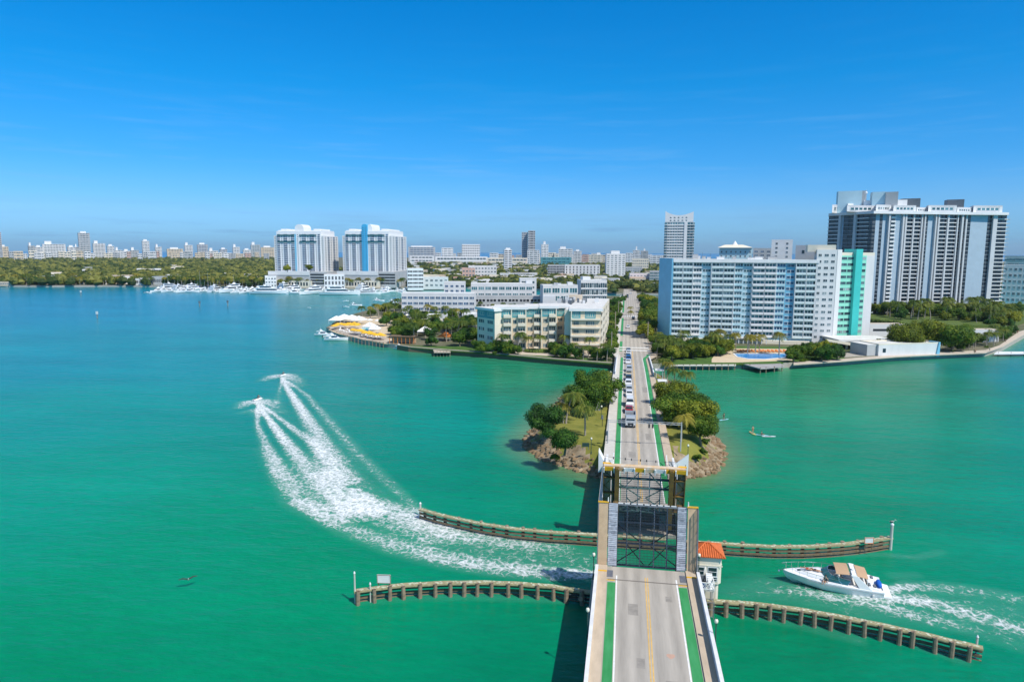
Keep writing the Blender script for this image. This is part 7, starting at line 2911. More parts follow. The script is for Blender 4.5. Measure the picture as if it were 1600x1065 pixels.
# distant skyline at the left
SKY = [(-6, 4, 362.5, 'S', 'grey tower cut by the left edge of the picture'), (-4, 13.5, 385.5, 'B', 'beige block in front of the tower at the left edge'), (45, 55, 384, 'S', 'small grey white block starting the left skyline'), (55, 67, 386, 'W', 'white block left of the broad white complex'),
       (67, 103, 381.5, 'W', 'broad white stepped complex on the left skyline'), (106, 118, 386, 'W', 'white block between the broad complex and the tall left tower'), (117.5, 124, 386, 'S', 'thin grey block touching the tall left tower'),
       (124, 142, 364, 'S', 'tallest tower of the left skyline, grey white with a flat cap'), (146, 165, 380.5, 'W', 'white double topped tower right of the tallest left tower'), (168, 179, 384.5, 'W', 'white block with a stepped side right of the double topped tower'),
       (180, 191, 391, 'W', 'low white block, first of three low ones mid left skyline'), (192, 203, 392, 'W', 'low white block, second of three low ones mid left skyline'), (204, 217, 391, 'S', 'low grey block, last of three low ones mid left skyline'),
       (223, 234, 376.5, 'W', 'slim white tower standing alone on the left skyline'), (243, 253, 386, 'W', 'white block with a round top right of the lone slim tower'), (261, 286, 389, 'B', 'wide low beige block on the left skyline'),
       (289, 301.5, 383, 'W', 'white tower left of the dark blue grey tower'), (309, 325, 382, 'D', 'dark blue grey tower on the left skyline'), (326, 341, 392, 'W', 'low white block right of the dark blue grey tower'), (344, 355, 389.5, 'D', 'short dark block on the left skyline'),
       (364, 375, 386, 'W', 'white pointed block left of the green topped tower'), (380, 392, 390.5, 'W', 'low white block touching the green topped tower'), (392.5, 407, 382.5, 'G', 'grey tower with a dark green top on the left skyline'), (408, 429, 386.5, 'B', 'beige block with curved top just left of the twin towers')]
for i, (x0, x1, yt, c, lab) in enumerate(SKY):
    wall = {'S': 'stucco_grey', 'B': 'cream', 'W': 'stucco_white', 'D': 'stucco_grey', 'G': 'stucco_grey'}[c]
    gl = {'D': 'pane_blue', 'G': 'pane_teal'}.get(c, 'pane')
    b = block(x0, x1, yt, 3000 + (i * 37) % 300, lab, wall, max(4, int((405 - yt) / 2.2)), 'r', True, 'roof_white', gl, .06, 40, 'skyline_tower' if x1 - x0 < 20 else 'skyline_block', top=(.2, .7, 7) if i % 2 else (.1, .4, 12))
# filler rooftops of the distant beach strip, each its own thing
g = random.Random(21)
marks = [(45, 'the broad white complex'), (133, 'the tallest left tower'), (228, 'the lone slim tower'), (317, 'the dark blue grey tower'), (400, 'the green topped tower'), (480, 'the domed marina tower'), (586, 'the blue striped tower'), (660, 'the blue grey slab'), (736, 'the checkered hotel'), (826, 'the dark glass skyscraper'), (884, 'the stepped slab'), (962, 'the mast tower'), (1060, 'the flared glass tower'), (1150, 'the spired tower top')]
used = {}
ADJ = ['tiny', 'low', 'squat', 'narrow', 'wide', 'boxy', 'plain', 'flat topped', 'stubby', 'slender', 'stepped', 'small', 'compact', 'short']
CN = {'stucco_white': 'white', 'cream_light': 'cream', 'cream': 'beige', 'stucco_grey': 'grey', 'pinkish': 'pink', 'white': 'bright white', 'beige': 'tan'}


def autolabel(px, wall, what, near):
    mk = min(marks, key=lambda q: abs(q[0] - px))
    rel = 'just left of' if px < mk[0] - 4 else 'just right of' if px > mk[0] + 4 else 'under'
    if abs(px - mk[0]) > 30:
        rel = rel.replace('just', 'well')
    for a in ADJ:
        s = f'{a} {CN[wall]} {what} {near} {rel} {mk[1]}'
        if s not in used:
            used[s] = 1
            return s
    return s


px = 14
while px < 1036:
    w = g.uniform(6, 15)
    if not (430 < px < 640) and g.random() < .85:
        wall = g.choice(['stucco_white', 'stucco_white', 'white', 'cream_light', 'cream', 'stucco_grey', 'pinkish'])
        yt = g.uniform(391.5, 396.5) + (px / 1036) * 4
        block(px, px + w, yt, g.uniform(2500, 2900), autolabel(px + w / 2, wall, 'building', 'on the skyline'), wall, 4, 'r', None, 'roof_white', 'pane', g.uniform(-.1, .1), 20, 'skyline_block', group='small buildings along the distant skyline')
    px += w * g.uniform(.6, 1.3)
# low rooftops of the near town
spots = []
for _ in range(1600):
    if len(spots) >= 165:
        break
    px = g.uniform(640, 1030)
    d = g.choice([g.uniform(790, 1000), g.uniform(950, 1400), g.uniform(1300, 2000)])
    if d < 850 and 620 < px < 740:
        continue
    if any(abs(px - a) < 9 and abs(d - b) < 60 for a, b in spots) or 965 < px < 990 and d < 1500:
        continue
    spots.append((px, d))
for px, d in spots:
    wall = g.choice(['stucco_white', 'stucco_white', 'white', 'cream_light', 'cream', 'cream_light', 'pinkish', 'beige', 'stucco_grey'])
    w = g.uniform(8, 24) * 1000 / d
    h = g.uniform(4.5, 10)
    p = PD(px, d, 2)
    yt = PR((p.x, p.y, 2 + h))[1]
    block(px - w / 2, px + w / 2, yt, d, autolabel(px, wall, 'low building', 'in town, ' + ('near' if d < 1000 else 'middle' if d < 1400 else 'far') + ' rows,'), wall, max(1, int(h / 3.2)), 'r', None, g.choice(['roof_white', 'roof_white', 'roof_grey', 'roof_tan', 'red_roof']), 'pane', g.uniform(-.25, .25), g.uniform(12, 26), 'town_building', group='low buildings of the town', bays=max(2, int(w / 3)))
# waterfront villas at the left
for x0, x1, yt, yb, lab, wall, roof in ((120, 146, 438.5, 446, 'low white villa with a grey roof on the far left shore', 'white', 'roof_grey'), (147, 166, 439, 446, 'white boat house right of the low white villa', 'stucco_white', 'roof_white'), (172, 203, 431, 445, 'two storey brown and white villa on the left shore', 'beige', 'roof_white'), (212, 238, 436, 447, 'white pyramid roofed villa on the left shore', 'stucco_white', 'roof_white'),
                                        (238, 254, 433, 447, 'grey blue villa next to the pyramid roofed one', 'stucco_grey', 'roof_grey'), (66, 82, 432, 444, 'small teal roofed house among the trees at the far left', 'stucco_grey', 'teal_wall'), (134, 151, 428, 438, 'white wall of a villa half hidden in the left trees', 'cream_light', 'roof_tan'), (0, 18, 441, 447, 'low beige wall house at the left edge of the shore', 'beige', 'roof_tan')):
    block(x0, x1, yt, None, lab, wall, 2 if 'two' in lab else 1, 'r', None, roof, 'pane_dark', 0, 14, 'villa', ybase=yb - 1.6, bays=5, hf=.6, wf=.8)
block(60, 240, 444.8, None, 'long low sea wall and dock before the left villas', 'cream_light', 1, 'w', None, 'roof_tan', 'pane', 0, 3, 'sea_wall', ybase=446.2, bays=1, wf=.01, base=.6)
g = random.Random(33)
for i, px in enumerate(sorted(g.uniform(8, 424) for _ in range(18))):
    d = g.choice([g.uniform(880, 1050), g.uniform(1050, 1500)])
    w = g.uniform(13, 20) * 1000 / d
    p = PD(px, d, 2)
    wl = g.choice(['white', 'cream_light', 'stucco_white'])
    block(px - w / 2, px + w / 2, PR((p.x, p.y, 10.5 if d < 1050 else 12.5))[1], d, ORD[i] + ' roof from the left showing among the suburb treetops', wl, 2, 'r', None, g.choice(['roof_white', 'roof_grey', 'red_roof', 'roof_tan']), 'pane_dark', g.uniform(-.3, .3), 12, 'villa', bays=4, group='villas among the suburb treetops')
# island low buildings among the palms
for x0, x1, yt, yb, lab, wall, roof in ((667, 698, 494, 505, 'small white hotel pavilion among the palms', 'stucco_white', 'roof_white'), (643, 690, 503, 511, 'low flat white hotel roof in front of the small pavilion', 'cream_light', 'roof_white'), (722, 745, 492, 503, 'white low roof touching the condominium on its left', 'white', 'roof_white'), (722, 745, 501, 510, 'second white low roof left of the condominium', 'stucco_white', 'roof_white'),
                                        (738, 750, 484, 494, 'orange roofed hut between the palms and the condominium', 'cream', 'tile_orange')):
    block(x0, x1, yt, None, lab, wall, 1, 'r', None, roof, 'pane_dark', 0, 9, 'hotel_pavilion', ybase=yb, bays=4, hf=.6)
# garage and marine house at the right shore
def right_shore():
    P0, P1 = W(1372, 556, 2), W(1466, 553, 2)
    loc, rz, L = frame_of(P0, P1)
    b = Bld('terrace_building', 'low white building with a roof terrace on the right shore below the big tower', 'building', (P0.x, P0.y, 2), rz)
    h = ZT(P0, 539) - 2
    b.box('wall', 0, L, 0, 11, -1, h, 'stucco_white', 'roof_white')
    b.box('wall', -4.5, -.02, 1, 11, -1, h + .1, 'stucco_grey', 'roof_white')
    mb = MB()
    mb.box(2, 3.4, -.08, .02, 1.4, 3.0)
    mb.build('window', ['glass_dark'], b.t)
    mb = MB()
    mb.hexa([(L - 1.4, -.5, -1), (L + .2, -.5, -1), (L + .2, 5, -1), (L - 1.4, 5, -1), (L - .4, -.5, h + .6), (L + .2, -.5, h + .6), (L + .2, 5, h + .6), (L - .4, 5, h + .6)])
    mb.build('buttress', ['blue_panel'], b.t)
    parapet(b, 0, L, 0, 11, h, .5, 'cream_light')
    b.finish()
    P0, P1 = W(1310, 546, 2), W(1400, 546, 2)
    loc, rz, L = frame_of(P0, P1)
    b = Bld('car_park', 'open white car park deck with a ramp beside the mint tower', 'car park', (P0.x, P0.y, 2), rz)
    h = ZT(P0, 531) - 2
    b.box('deck', 0, L, 0, 16, h - .8, h, 'stucco_grey', 'roof_white')
    b.box('back_wall', 0, L, 15, 16, -1, h - .8, 'stucco_grey')
    for k in range(8):
        mb = MB()
        x = .5 + k * (L - 1) / 7
        mb.box(x - .3, x + .3, .5, 1.1, -1, h - .8)
        mb.build('column', ['stucco_white'], b.t)
    mb = MB()
    mb.hexa([(-6, -1.6, h * .9), (L * .6, -1.6, .2), (L * .6, -.1, .2), (-6, -.1, h * .9), (-6, -1.6, h * .9 + 1), (L * .6, -1.6, 1.3), (L * .6, -.1, 1.3), (-6, -.1, h * .9 + 1)])
    mb.build('ramp', ['cream_light'], b.t)
    b.finish()
    for (x0, x1, yt, yb, lab) in ((1358, 1412, 506, 526, 'long pale retaining wall with dark slots below the hedge of the big tower'), (1406, 1500, 521, 540, 'pale garden wall behind the spreading trees on the right shore'), (1508, 1560, 515, 534, 'pale terrace wall with a dark opening at the far right')):
        P0, P1 = W(x0, yb, 2), W(x1, yb, 2)
        loc, rz, L = frame_of(P0, P1)
        t = Bld('garden_wall', lab, 'wall', (P0.x, P0.y, 2), rz)
        h = ZT(P0, yt) - 2
        t.box('wall', 0, L, 0, 6, -1, h, 'stucco_white', 'paving')
        mb = MB()
        mb.box(L * .1, L * .55, -.08, .02, h * .45, h * .62)
        mb.build('slot', ['dark_metal'], t.t)
        t.finish()
    P0, P1 = W(1358, 519, 2), W(1408, 524, 2)
    loc, rz, L = frame_of(P0, P1)
    t = thing('hedge', 'trimmed green hedge on top of the pale retaining wall', 'hedge', (P0.x, P0.y, 8), rz)
    mb = MB()
    for k in range(int(L / 1.2)):
        mb.ball((k * 1.2, 2, .2), 1.3, 1.2, 1.1, 7, 5, 0, .25)
    mb.build('foliage', ['hedge'], t)


right_shore()
# raised garden podium under the big tower
q = pts([(1356, 516), (1500, 522), (1560, 520), (1600, 505), (1600, 484), (1420, 482), (1330, 492)], 2)
mb = MB()
mb.prism(q, 1.9, 6.5)
struct(mb.build('garden_terrace', ['hedge']))

# ---- pools, docks, parasols, loungers
def pool(name, poly, label, m):
    q = pts(poly, 2.1)
    c = (sum(p[0] for p in q) / len(q), sum(p[1] for p in q) / len(q))
    t = thing('swimming_pool', label, 'pool', (c[0], c[1], 2))
    mb = MB()
    mb.prism([((p[0] - c[0]) * 1.08, (p[1] - c[1]) * 1.14) for p in q], .0, .12)
    mb.build('pool_edge', ['white'], t)
    mb = MB()
    mb.prism([(p[0] - c[0], p[1] - c[1]) for p in q], .0, .14)
    mb.build('pool_water', [m], t)


pool('p', [(1148, 552.5), (1229, 552.5), (1226, 558), (1196, 560.5), (1170, 560), (1153, 557)], 'bright blue swimming pool in front of the pale blue block', 'pool')
pool('p', [(848, 540.5), (870, 539.5), (872, 543.5), (858, 545), (848, 544)], 'small turquoise pool on the terrace of the condominium', 'pool_aqua')
pool('p', [(562, 513), (580, 509), (584, 513), (576, 519), (562, 518)], 'small aqua pool between the yellow parasols and white tents', 'pool_aqua')
# loungers on the pool deck of the pale block: low orange line of chairs
L0 = thing('sun_lounger', 'first orange sun lounger from the left behind the bright blue pool', 'sun lounger', (0, 0, 2.05), 0, 'orange sun loungers round the bright blue pool')
mb = MB()
mb.box(-.35, .35, -1, .4, .25, .38)
mb.hexa([(-.35, .4, .25), (.35, .4, .25), (.35, 1.0, .7), (-.35, 1.0, .7), (-.35, .4, .38), (.35, .4, .38), (.35, .95, .82), (-.35, .95, .82)])
mb.build('cushion', ['canvas_orange'], L0)
mb = MB()
for x in (-.3, .3):
    for y in (-.8, .6):
        mb.box(x - .04, x + .04, y - .04, y + .04, 0, .25)
mb.build('frame', ['white'], L0)
p = W(1158, 549.5, 2.05)
L0.location = p
for k in range(26):
    a = W(1150 + k * 3.1, 549.0 + (k % 2) * 1.0, 2.05)
    if k:
        copy_tree(L0, a, rnd.uniform(-.3, .3), ORD[k] + ' orange sun lounger from the left behind the bright blue pool')
for x0, x1, y0, lab in ((1148, 1196, 548, 'low red awning strip left of the pool terrace'),):
    pass


def parasol(p, m, label, group, r=1.8, h=2.3, first={}):
    if m in first:
        return copy_tree(first[m], p, rnd.uniform(0, 1), label, group)
    t = thing('parasol', label, 'parasol', p, 0, group)
    mb = MB()
    mb.tube((0, 0, 0), (0, 0, h + .5), .05, .04, 6)
    mb.build('pole', ['white'], t)
    mb = MB()
    n = 8
    for k in range(n):
        a0, a1 = 2 * PI * k / n, 2 * PI * (k + 1) / n
        mb.tri((r * math.cos(a0), r * math.sin(a0), h), (r * math.cos(a1), r * math.sin(a1), h), (0, 0, h + .75))
        mb.quad((r * math.cos(a0), r * math.sin(a0), h - .2), (r * math.cos(a1), r * math.sin(a1), h - .2), (r * math.cos(a1), r * math.sin(a1), h), (r * math.cos(a0), r * math.sin(a0), h))
    mb.build('canopy', [m], t)
    first[m] = t
    return t


g = random.Random(8)
YG = 'yellow parasols on the dock'
for i in range(13):
    p = W(523 + i * 3.1 + g.uniform(-1, 1), 514.5 - i * .12 + g.uniform(-2.4, 1.2), 2.1)
    parasol(p, 'canvas_yellow', ORD[i] + ' yellow parasol from the left in the back row, in front of the white tents', YG + ', back row')
for i in range(16):
    f = i / 15
    p = W(552 + 46 * f + g.uniform(-1.2, 1.2), 522.5 + 9.5 * f + g.uniform(-2.6, .8), 2.2)
    parasol(p, 'canvas_yellow', ORD[i] + ' yellow parasol from the left in the front row along the dock edge', YG + ', front row')
for px, py in ((578, 506), (590, 507), (604, 500), (622, 497), (636, 498), (640, 506), (650, 496.5), (660, 506)):
    TQ = globals().get('TQ', -1) + 1
    parasol(W(px, py, 2.2), 'canvas_white', ORD[TQ] + ' white parasol from the left among the palms behind the yellow parasol dock', 'white parasols in the hotel garden')
for px, py in ((868, 540), (1143, 544.5), (1240, 553)):
    parasol(W(px, py, 2.2), 'canvas_white', {868: 'white parasol by the turquoise condominium pool', 1143: 'white parasol left of the bright blue pool', 1240: 'white parasol right of the bright blue pool'}[px], 'single white parasols')


def tent(px, py, w, label, m='canvas_white', h=3.6, roofh=2.2):
    p = W(px, py, 2.3)
    t = thing('tent', label, 'tent', p, rnd.uniform(-.2, .2))
    mb = MB()
    e = w / 2
    c = [(-e, -e, h * .62), (e, -e, h * .62), (e, e, h * .62), (-e, e, h * .62)]
    for k in range(4):
        a, b_ = c[k], c[(k + 1) % 4]
        mid = ((a[0] + b_[0]) * .22, (a[1] + b_[1]) * .22, h * .62 + roofh * .35)
        mb.tri(a, b_, mid)
        mb.tri(a, mid, (0, 0, h * .62 + roofh))
        mb.tri(mid, b_, (0, 0, h * .62 + roofh))
        mb.quad((a[0], a[1], a[2] - .4), (b_[0], b_[1], b_[2] - .4), b_, a)
    mb.build('canopy', [m], t)
    for x, y, z in c:
        mb = MB()
        mb.tube((x * .95, y * .95, 0), (x * .95, y * .95, h * .62), .06, .06, 6)
        mb.build('pole', ['white'], t)


for px, py, w, lab in ((526, 505, 7, 'white peaked tent at the outermost tip of the dock'), (538, 502, 8, 'white peaked tent, second from the tip of the dock'), (550, 503, 8, 'white peaked tent, third from the tip of the dock'), (561, 505, 7, 'white peaked tent nearest the palms on the dock'), (578, 516, 6, 'white sail canopy beside the small aqua pool'), (664, 523, 7, 'white sail canopy among the trees by the shore'), (586, 520, 5, 'small white canopy right of the aqua pool')):
    tent(px, py, w, lab)
tent(696, 531, 6, 'orange peaked canopy among the palms by the shore', 'canvas_orange', 3.4, 1.8)
# thatched brown bar pavilion
p = W(630, 535.5, 2.2)
t = thing('bar_pavilion', 'brown timber bar pavilion with orange columns on the shore among dark trees', 'pavilion', p)
mb = MB()
mb.box(-6, 6, -2.5, 2.5, 3.0, 3.3)
mb.build('roof', ['timber'], t)
for k in range(7):
    mb = MB()
    mb.box(-5.7 + k * 1.9 - .12, -5.7 + k * 1.9 + .12, -2.3, -2.1, 0, 3)
    mb.build('column', ['canvas_orange'], t)  # columns are coloured plain orange
mb = MB()
mb.box(-5.5, 5.5, .5, 2.0, 0, 2.4)
mb.build('bar_counter', ['canvas_tan'], t)


def dock(label, poly, z, pil_px, m='timber_pile'):
    q = pts(poly, z)
    c = (sum(p[0] for p in q) / len(q), sum(p[1] for p in q) / len(q))
    t = thing('dock', label, 'dock', (c[0], c[1], 0))
    mb = MB()
    mb.prism([(p[0] - c[0], p[1] - c[1]) for p in q], z - .35, z)
    mb.build('deck', [m], t)
    for a, b_ in pil_px:
        p = W(a, b_, z)
        mb = MB()
        mb.tube((p.x - c[0], p.y - c[1], -2), (p.x - c[0], p.y - c[1], z + .3), .2, .18, 6)
        mb.build('pile', ['timber_pile'], t)
    return t


dock('timber dock with crowded decking under the yellow parasols', [(513, 511), (526, 518), (541, 523), (567, 530.5), (600, 534.5), (614, 533), (600, 526), (575, 521), (550, 514), (528, 506)], 2.25, [(515, 512.5), (520, 515)] + [(526 + k * 5.6, 518.3 + k * 1.9 - max(0, k - 6) * 1.1) for k in range(14)], 'roof_tan')
g = random.Random(77)
for k in range(30):
    f = k / 29
    a = W(530 + 62 * f + g.uniform(-2, 2), 514 + 15 * f + g.uniform(-2, 3), 2.26)
    if k == 0:
        L1 = thing('sun_lounger', 'first white sun lounger from the left on the parasol dock', 'sun lounger', a, 0, 'white sun loungers on the parasol dock')
        for c in list(L0.children):
            d = c.copy()
            d.parent = L1
            COL.objects.link(d)
            if d.name.startswith('cushion'):
                d.data = d.data.copy()
                d.data.materials[0] = M['canvas_white']
    else:
        copy_tree(L1, a, g.uniform(0, 3), ORD[k] + ' white sun lounger from the left on the parasol dock')
dock('wooden fishing pier with benches on the condominium shore', [(676, 543), (704, 543), (704, 550), (678, 550)], 1.9, [(678 + k * 5, 549.5) for k in range(6)], 'roof_tan')
dock('grey timber jetty sticking out before the bright blue pool', [(1152, 566), (1216, 565), (1226, 572), (1196, 575), (1188, 575.5)], 1.9, [(1188, 575), (1197, 574.5), (1210, 573.5), (1222, 572), (1172, 570), (1160, 568)], 'roof_grey')
dock('white floating jetty at the right end of the promenade', [(1558, 549), (1640, 549), (1640, 551.5), (1553, 552.5)], 1.2, [(1560, 551), (1580, 551), (1600, 551)], 'white')
dock('low concrete quay on piles right of the bridge head', [(1044, 567), (1150, 566.5), (1150, 570.5), (1044, 570.5)], 1.9, [(1048 + k * 10, 570.3) for k in range(11)], 'concrete_light')
# seawall lip of the condominium shore
t = thing('sea_wall', 'brown stone sea wall with a pale cap along the condominium shore', 'sea wall', (0, 0, 0))
mb = MB()
line = [(622, 546), (640, 549), (700, 554), (760, 558), (850, 567), (958, 575.4)]
Q = pts(line, 0)
for a, b_ in zip(Q, Q[1:]):
    mb.obox(a, math.atan2(b_[1] - a[1], b_[0] - a[0]), 0, math.hypot(b_[0] - a[0], b_[1] - a[1]) + .1, -.2, .75, 2.0, 2.3)
mb.build('cap', ['roof_tan'], t)
mb = MB()
for a, b_ in zip(Q, Q[1:]):
    mb.obox(a, math.atan2(b_[1] - a[1], b_[0] - a[0]), 0, math.hypot(b_[0] - a[0], b_[1] - a[1]) + .1, 0, .6, -.6, 1.999)
mb.build('wall', ['timber'], t)
# oval lawn hedge by the condominium pool
p = W(839, 549.5, 2.1)
t = thing('hedge', 'oval green hedge in front of the condominium pool', 'hedge', (p.x, p.y, 2))
mb = MB()
for k in range(24):
    a = 2 * PI * k / 24
    for rr in (.45, .95):
        mb.ball((4.8 * rr * math.cos(a), 2.2 * rr * math.sin(a), .5), 1.0, .9, .8, 7, 4, 0, .2)
mb.build('foliage', ['hedge'], t)
# people strolling on the promenade at the right
for k, (px, py) in enumerate(((1522, 552), (1524, 552), (1546, 548.5), (1571, 535), (1590, 521))):
    person(['person in dark clothes walking on the promenade, left one of the close pair', 'person in red clothes walking on the promenade, right one of the close pair', 'person walking alone near the white jetty on the promenade', 'person walking where the promenade bends', 'person walking farthest along the promenade'][k], W(px, py, 2.1), rnd.uniform(0, 6), 'walking', 'cloth_dark', child_mat=['cloth_dark', 'cloth_red', 'cloth_white', 'cloth_dark', 'cloth_red'][k])
# ================================================================== PLANTS
def crown_mesh(name, R_, H_, nleaf, leaf, seed, matn, lobes=7, flat=1.0):
    g = random.Random(seed)
    mb = MB()
    L = []
    for k in range(lobes):
        a = g.uniform(0, 2 * PI)
        r = R_ * g.uniform(.25, .75)
        L.append((r * math.cos(a), r * math.sin(a), H_ * g.uniform(-.25, .35), R_ * g.uniform(.26, .5), H_ * g.uniform(.25, .45) * flat))
    L.append((0, 0, H_ * .1, R_ * .6, H_ * .5))
    for x, y, z, r, h in L:
        mb.ball((x, y, z), r * .62, r * .62, h * .62, 7, 5, 0, .2, g)
    for _ in range(nleaf):
        x, y, z, r, h = g.choice(L)
        u = g.uniform(-1, 1)
        a = g.uniform(0, 2 * PI)
        s = math.sqrt(1 - u * u)
        k = g.uniform(.72, 1.08)
        c = Vector((x + r * k * s * math.cos(a), y + r * k * s * math.sin(a), z + h * k * u))
        if c.z < -H_ * .55:
            continue
        n = Vector((s * math.cos(a) + g.uniform(-.6, .6), s * math.sin(a) + g.uniform(-.6, .6), u + g.uniform(-.3, .9))).normalized()
        t = n.orthogonal().normalized()
        t = (Matrix.Rotation(g.uniform(0, 6.28), 3, n) @ t)
        b = n.cross(t)
        l, w = leaf * g.uniform(.6, 1.3), leaf * g.uniform(.3, .7)
        mb.quad(c - t * l, c - b * w, c + t * l + n * l * .2, c + b * w)
    return mb.mesh(name, [matn])


def trunk_mesh(h, r, crown_r, seed, matn='bark'):
    g = random.Random(seed)
    mb = MB()
    top = Vector((g.uniform(-.3, .3), g.uniform(-.3, .3), h * .55))
    mb.tube((0, 0, -.5), top, r, r * .7, 7)
    for k in range(5):
        a = 2 * PI * k / 5 + g.uniform(-.4, .4)
        e = Vector((math.cos(a) * crown_r * .55, math.sin(a) * crown_r * .55, h * g.uniform(.9, 1.1)))
        mid = (top + e) / 2 + Vector((0, 0, -h * .04))
        mb.tube(top, mid, r * .5, r * .32, 6)
        mb.tube(mid, e, r * .32, r * .12, 5)
    return mb.mesh('trunk', [matn])


def palm_meshes(h, seed, matn, nf=19, fl=3.5, bend=.6):
    g = random.Random(seed)
    mb = MB()
    pts_ = [Vector((bend * (k / 6) ** 2, bend * .3 * (k / 6) ** 1.5, h * k / 6 - (.4 if k == 0 else 0))) for k in range(7)]
    for k in range(6):
        mb.tube(pts_[k], pts_[k + 1], .22 - .018 * k, .22 - .018 * (k + 1), 7)
    tm = mb.mesh('trunk', ['palm_bark'])
    mb = MB()
    T = pts_[-1]
    for k in range(nf):
        a = 2 * PI * k / nf * 2.4 + g.uniform(-.2, .2)
        lift = g.uniform(-.15, 1.0)
        L = fl * g.uniform(.85, 1.12)
        d = Vector((math.cos(a), math.sin(a), 0))
        side = Vector((-math.sin(a), math.cos(a), 0))
        prev = None
        n = 7
        for q in range(n + 1):
            f = q / n
            p = T + d * (L * f * (1 - .18 * f)) + Vector((0, 0, L * (lift * f * .75 - (.55 + .35 * lift) * f * f * 1.15)))
            if prev is not None:
                w0 = .06
                mb.quad(prev - side * w0, prev + side * w0, p + side * w0 * .7, p - side * w0 * .7)
                ll = L * .27 * math.sin(PI * min(.97, .22 + f * .72)) + .05
                for s in (-1, 1):
                    for e in (0, .5):
                        c0 = prev.lerp(p, e)
                        c1 = prev.lerp(p, e + .34)
                        tip = c1 + side * s * ll + (p - prev).normalized() * ll * .55 + Vector((0, 0, -ll * .55))
                        mb.tri(c0, c1, tip)
            prev = p
    mb.ball((T.x, T.y, T.z - .1), .3, .3, .35, 7, 5)
    return tm, mb.mesh('fronds', [matn])


TREES = {}
for nm, m in (('deep', 'leaf_deep'), ('leaf', 'leaf'), ('gold', 'leaf_gold')):
    TREES[nm] = [(crown_mesh('crown', 3.2, 3.0, 2200, .27, 10 + s, m, 9), trunk_mesh(2.9, .25, 3.0, s)) for s in range(3)]
    TREES[nm + '_hi'] = [(crown_mesh('crown', 3.2, 3.0, 6500, .17, 30 + s, m, 11), trunk_mesh(2.9, .25, 3.0, s)) for s in range(2)]
PALMS = {'g': [palm_meshes(6.5, s, 'leaf_palm', bend=.3 + .5 * s) for s in range(3)], 'y': [palm_meshes(7.0, 10 + s, 'leaf_palm_gold', bend=.3) for s in range(2)]}
TC = [0]


def tree(loc, kind, sc, label, group=None, scz=None, rz=None):
    v = TREES[kind]
    cm, tm = v[TC[0] % len(v)]
    TC[0] += 1
    t = thing('broadleaf_tree', label, 'tree', loc, TC[0] * 1.7 if rz is None else rz, group)
    scz = scz or sc
    place(tm, 'trunk', t, (0, 0, 0), 0, (sc, sc, scz))
    place(cm, 'crown', t, (0, 0, 2.9 * scz), 0, (sc * 1.12, sc * 1.12, scz * 1.12))
    return t


def palm(loc, kind, sc, label, group=None):
    v = PALMS[kind]
    tm, fm = v[TC[0] % len(v)]
    TC[0] += 1
    t = thing('palm_tree', label, 'palm', loc, TC[0] * 2.1, group)
    place(tm, 'trunk', t, (0, 0, 0), 0, (sc, sc, sc))
    place(fm, 'crown', t, (0, 0, 0), 0, (sc, sc, sc))
    return t


def shrub(loc, sc, label, group=None, kind='leaf'):
    v = TREES[kind]
    cm, tm = v[TC[0] % len(v)]
    TC[0] += 1
    t = thing('shrub', label, 'shrub', loc, TC[0] * 1.3, group)
    place(cm, 'foliage', t, (0, 0, .9 * sc), 0, (sc, sc, sc * .8))
    return t


Z = Vector((0, 0, 1))
# ---- islet
for px, py, kind, sc, scz, lab in (
    (850, 680, 'deep_hi', 1.3, 1.3, 'dark green spreading tree at the left tip of the islet'),
    (882, 708, 'deep_hi', 1.05, 1.0, 'dark rounded tree low on the islet rocks, left of the small sign'),
    (910, 652, 'leaf_hi', 1.5, 1.6, 'dense green tree at the left of the big clump on the islet'),
    (938, 640, 'leaf_hi', 1.5, 1.6, 'dense green tree nearest the footway in the left clump'),
    (925, 622, 'leaf_hi', 1.5, 1.5, 'green tree at the back of the left clump on the islet'),
    (1060, 668, 'leaf_hi', 1.7, 1.45, 'broad yellow green tree casting its shadow on the road'),
    (1082, 672, 'gold_hi', 1.5, 1.4, 'broad golden green tree in the middle of the right clump'),
    (1095, 692, 'leaf_hi', 1.1, 1.15, 'rounded tree at the right tip of the islet above the rocks'),
    (1058, 640, 'gold_hi', 1.6, 1.4, 'golden green tree at the back of the right clump'),
    (1075, 652, 'leaf_hi', 1.6, 1.3, 'green tree half hidden in the right clump')):
    p = W(px, py, 3.6)
    tree(p, kind, sc, lab, None, scz)
for px, py, kind, sc, lab in ((914, 687, 'g', 1.15, 'coconut palm standing alone on the grass in the middle of the islet'), (884, 668, 'g', 1.2, 'coconut palm next to the dark spreading tree on the islet'), (880, 668, 'y', .8, 'yellowish palm beside the palm by the dark spreading tree'), (904, 642, 'y', .8, 'yellowish palm under the left clump of trees'),
                            (1064, 697, 'y', .95, 'yellowish palm right of the road by the rock slope'), (1054, 612, 'g', 1.0, 'palm behind the right clump near the shelters'), (1072, 618, 'g', 1.05, 'palm with drooping fronds at the back of the right clump'), (1042, 598, 'y', .9, 'yellowish palm over the water at the right side of the bridge head'), (1038, 590, 'g', .9, 'palm over the water nearest the bridge head on the right'), (945, 606, 'g', .8, 'palm top peeping over the left clump of the islet')):
    palm(W(px, py, 3.4), kind, sc, lab)
for px, py, lab in ((1098, 706, 'small green shrub on the pale rock slope'), (1090, 716, 'low dry shrub among the rocks right of the road'), (1100, 692, 'shrub at the foot of the right tip tree'), (868, 716, 'dark shrub hanging over the rocks below the rounded tree')):
    shrub(W(px, py, 2.6), .38, lab)


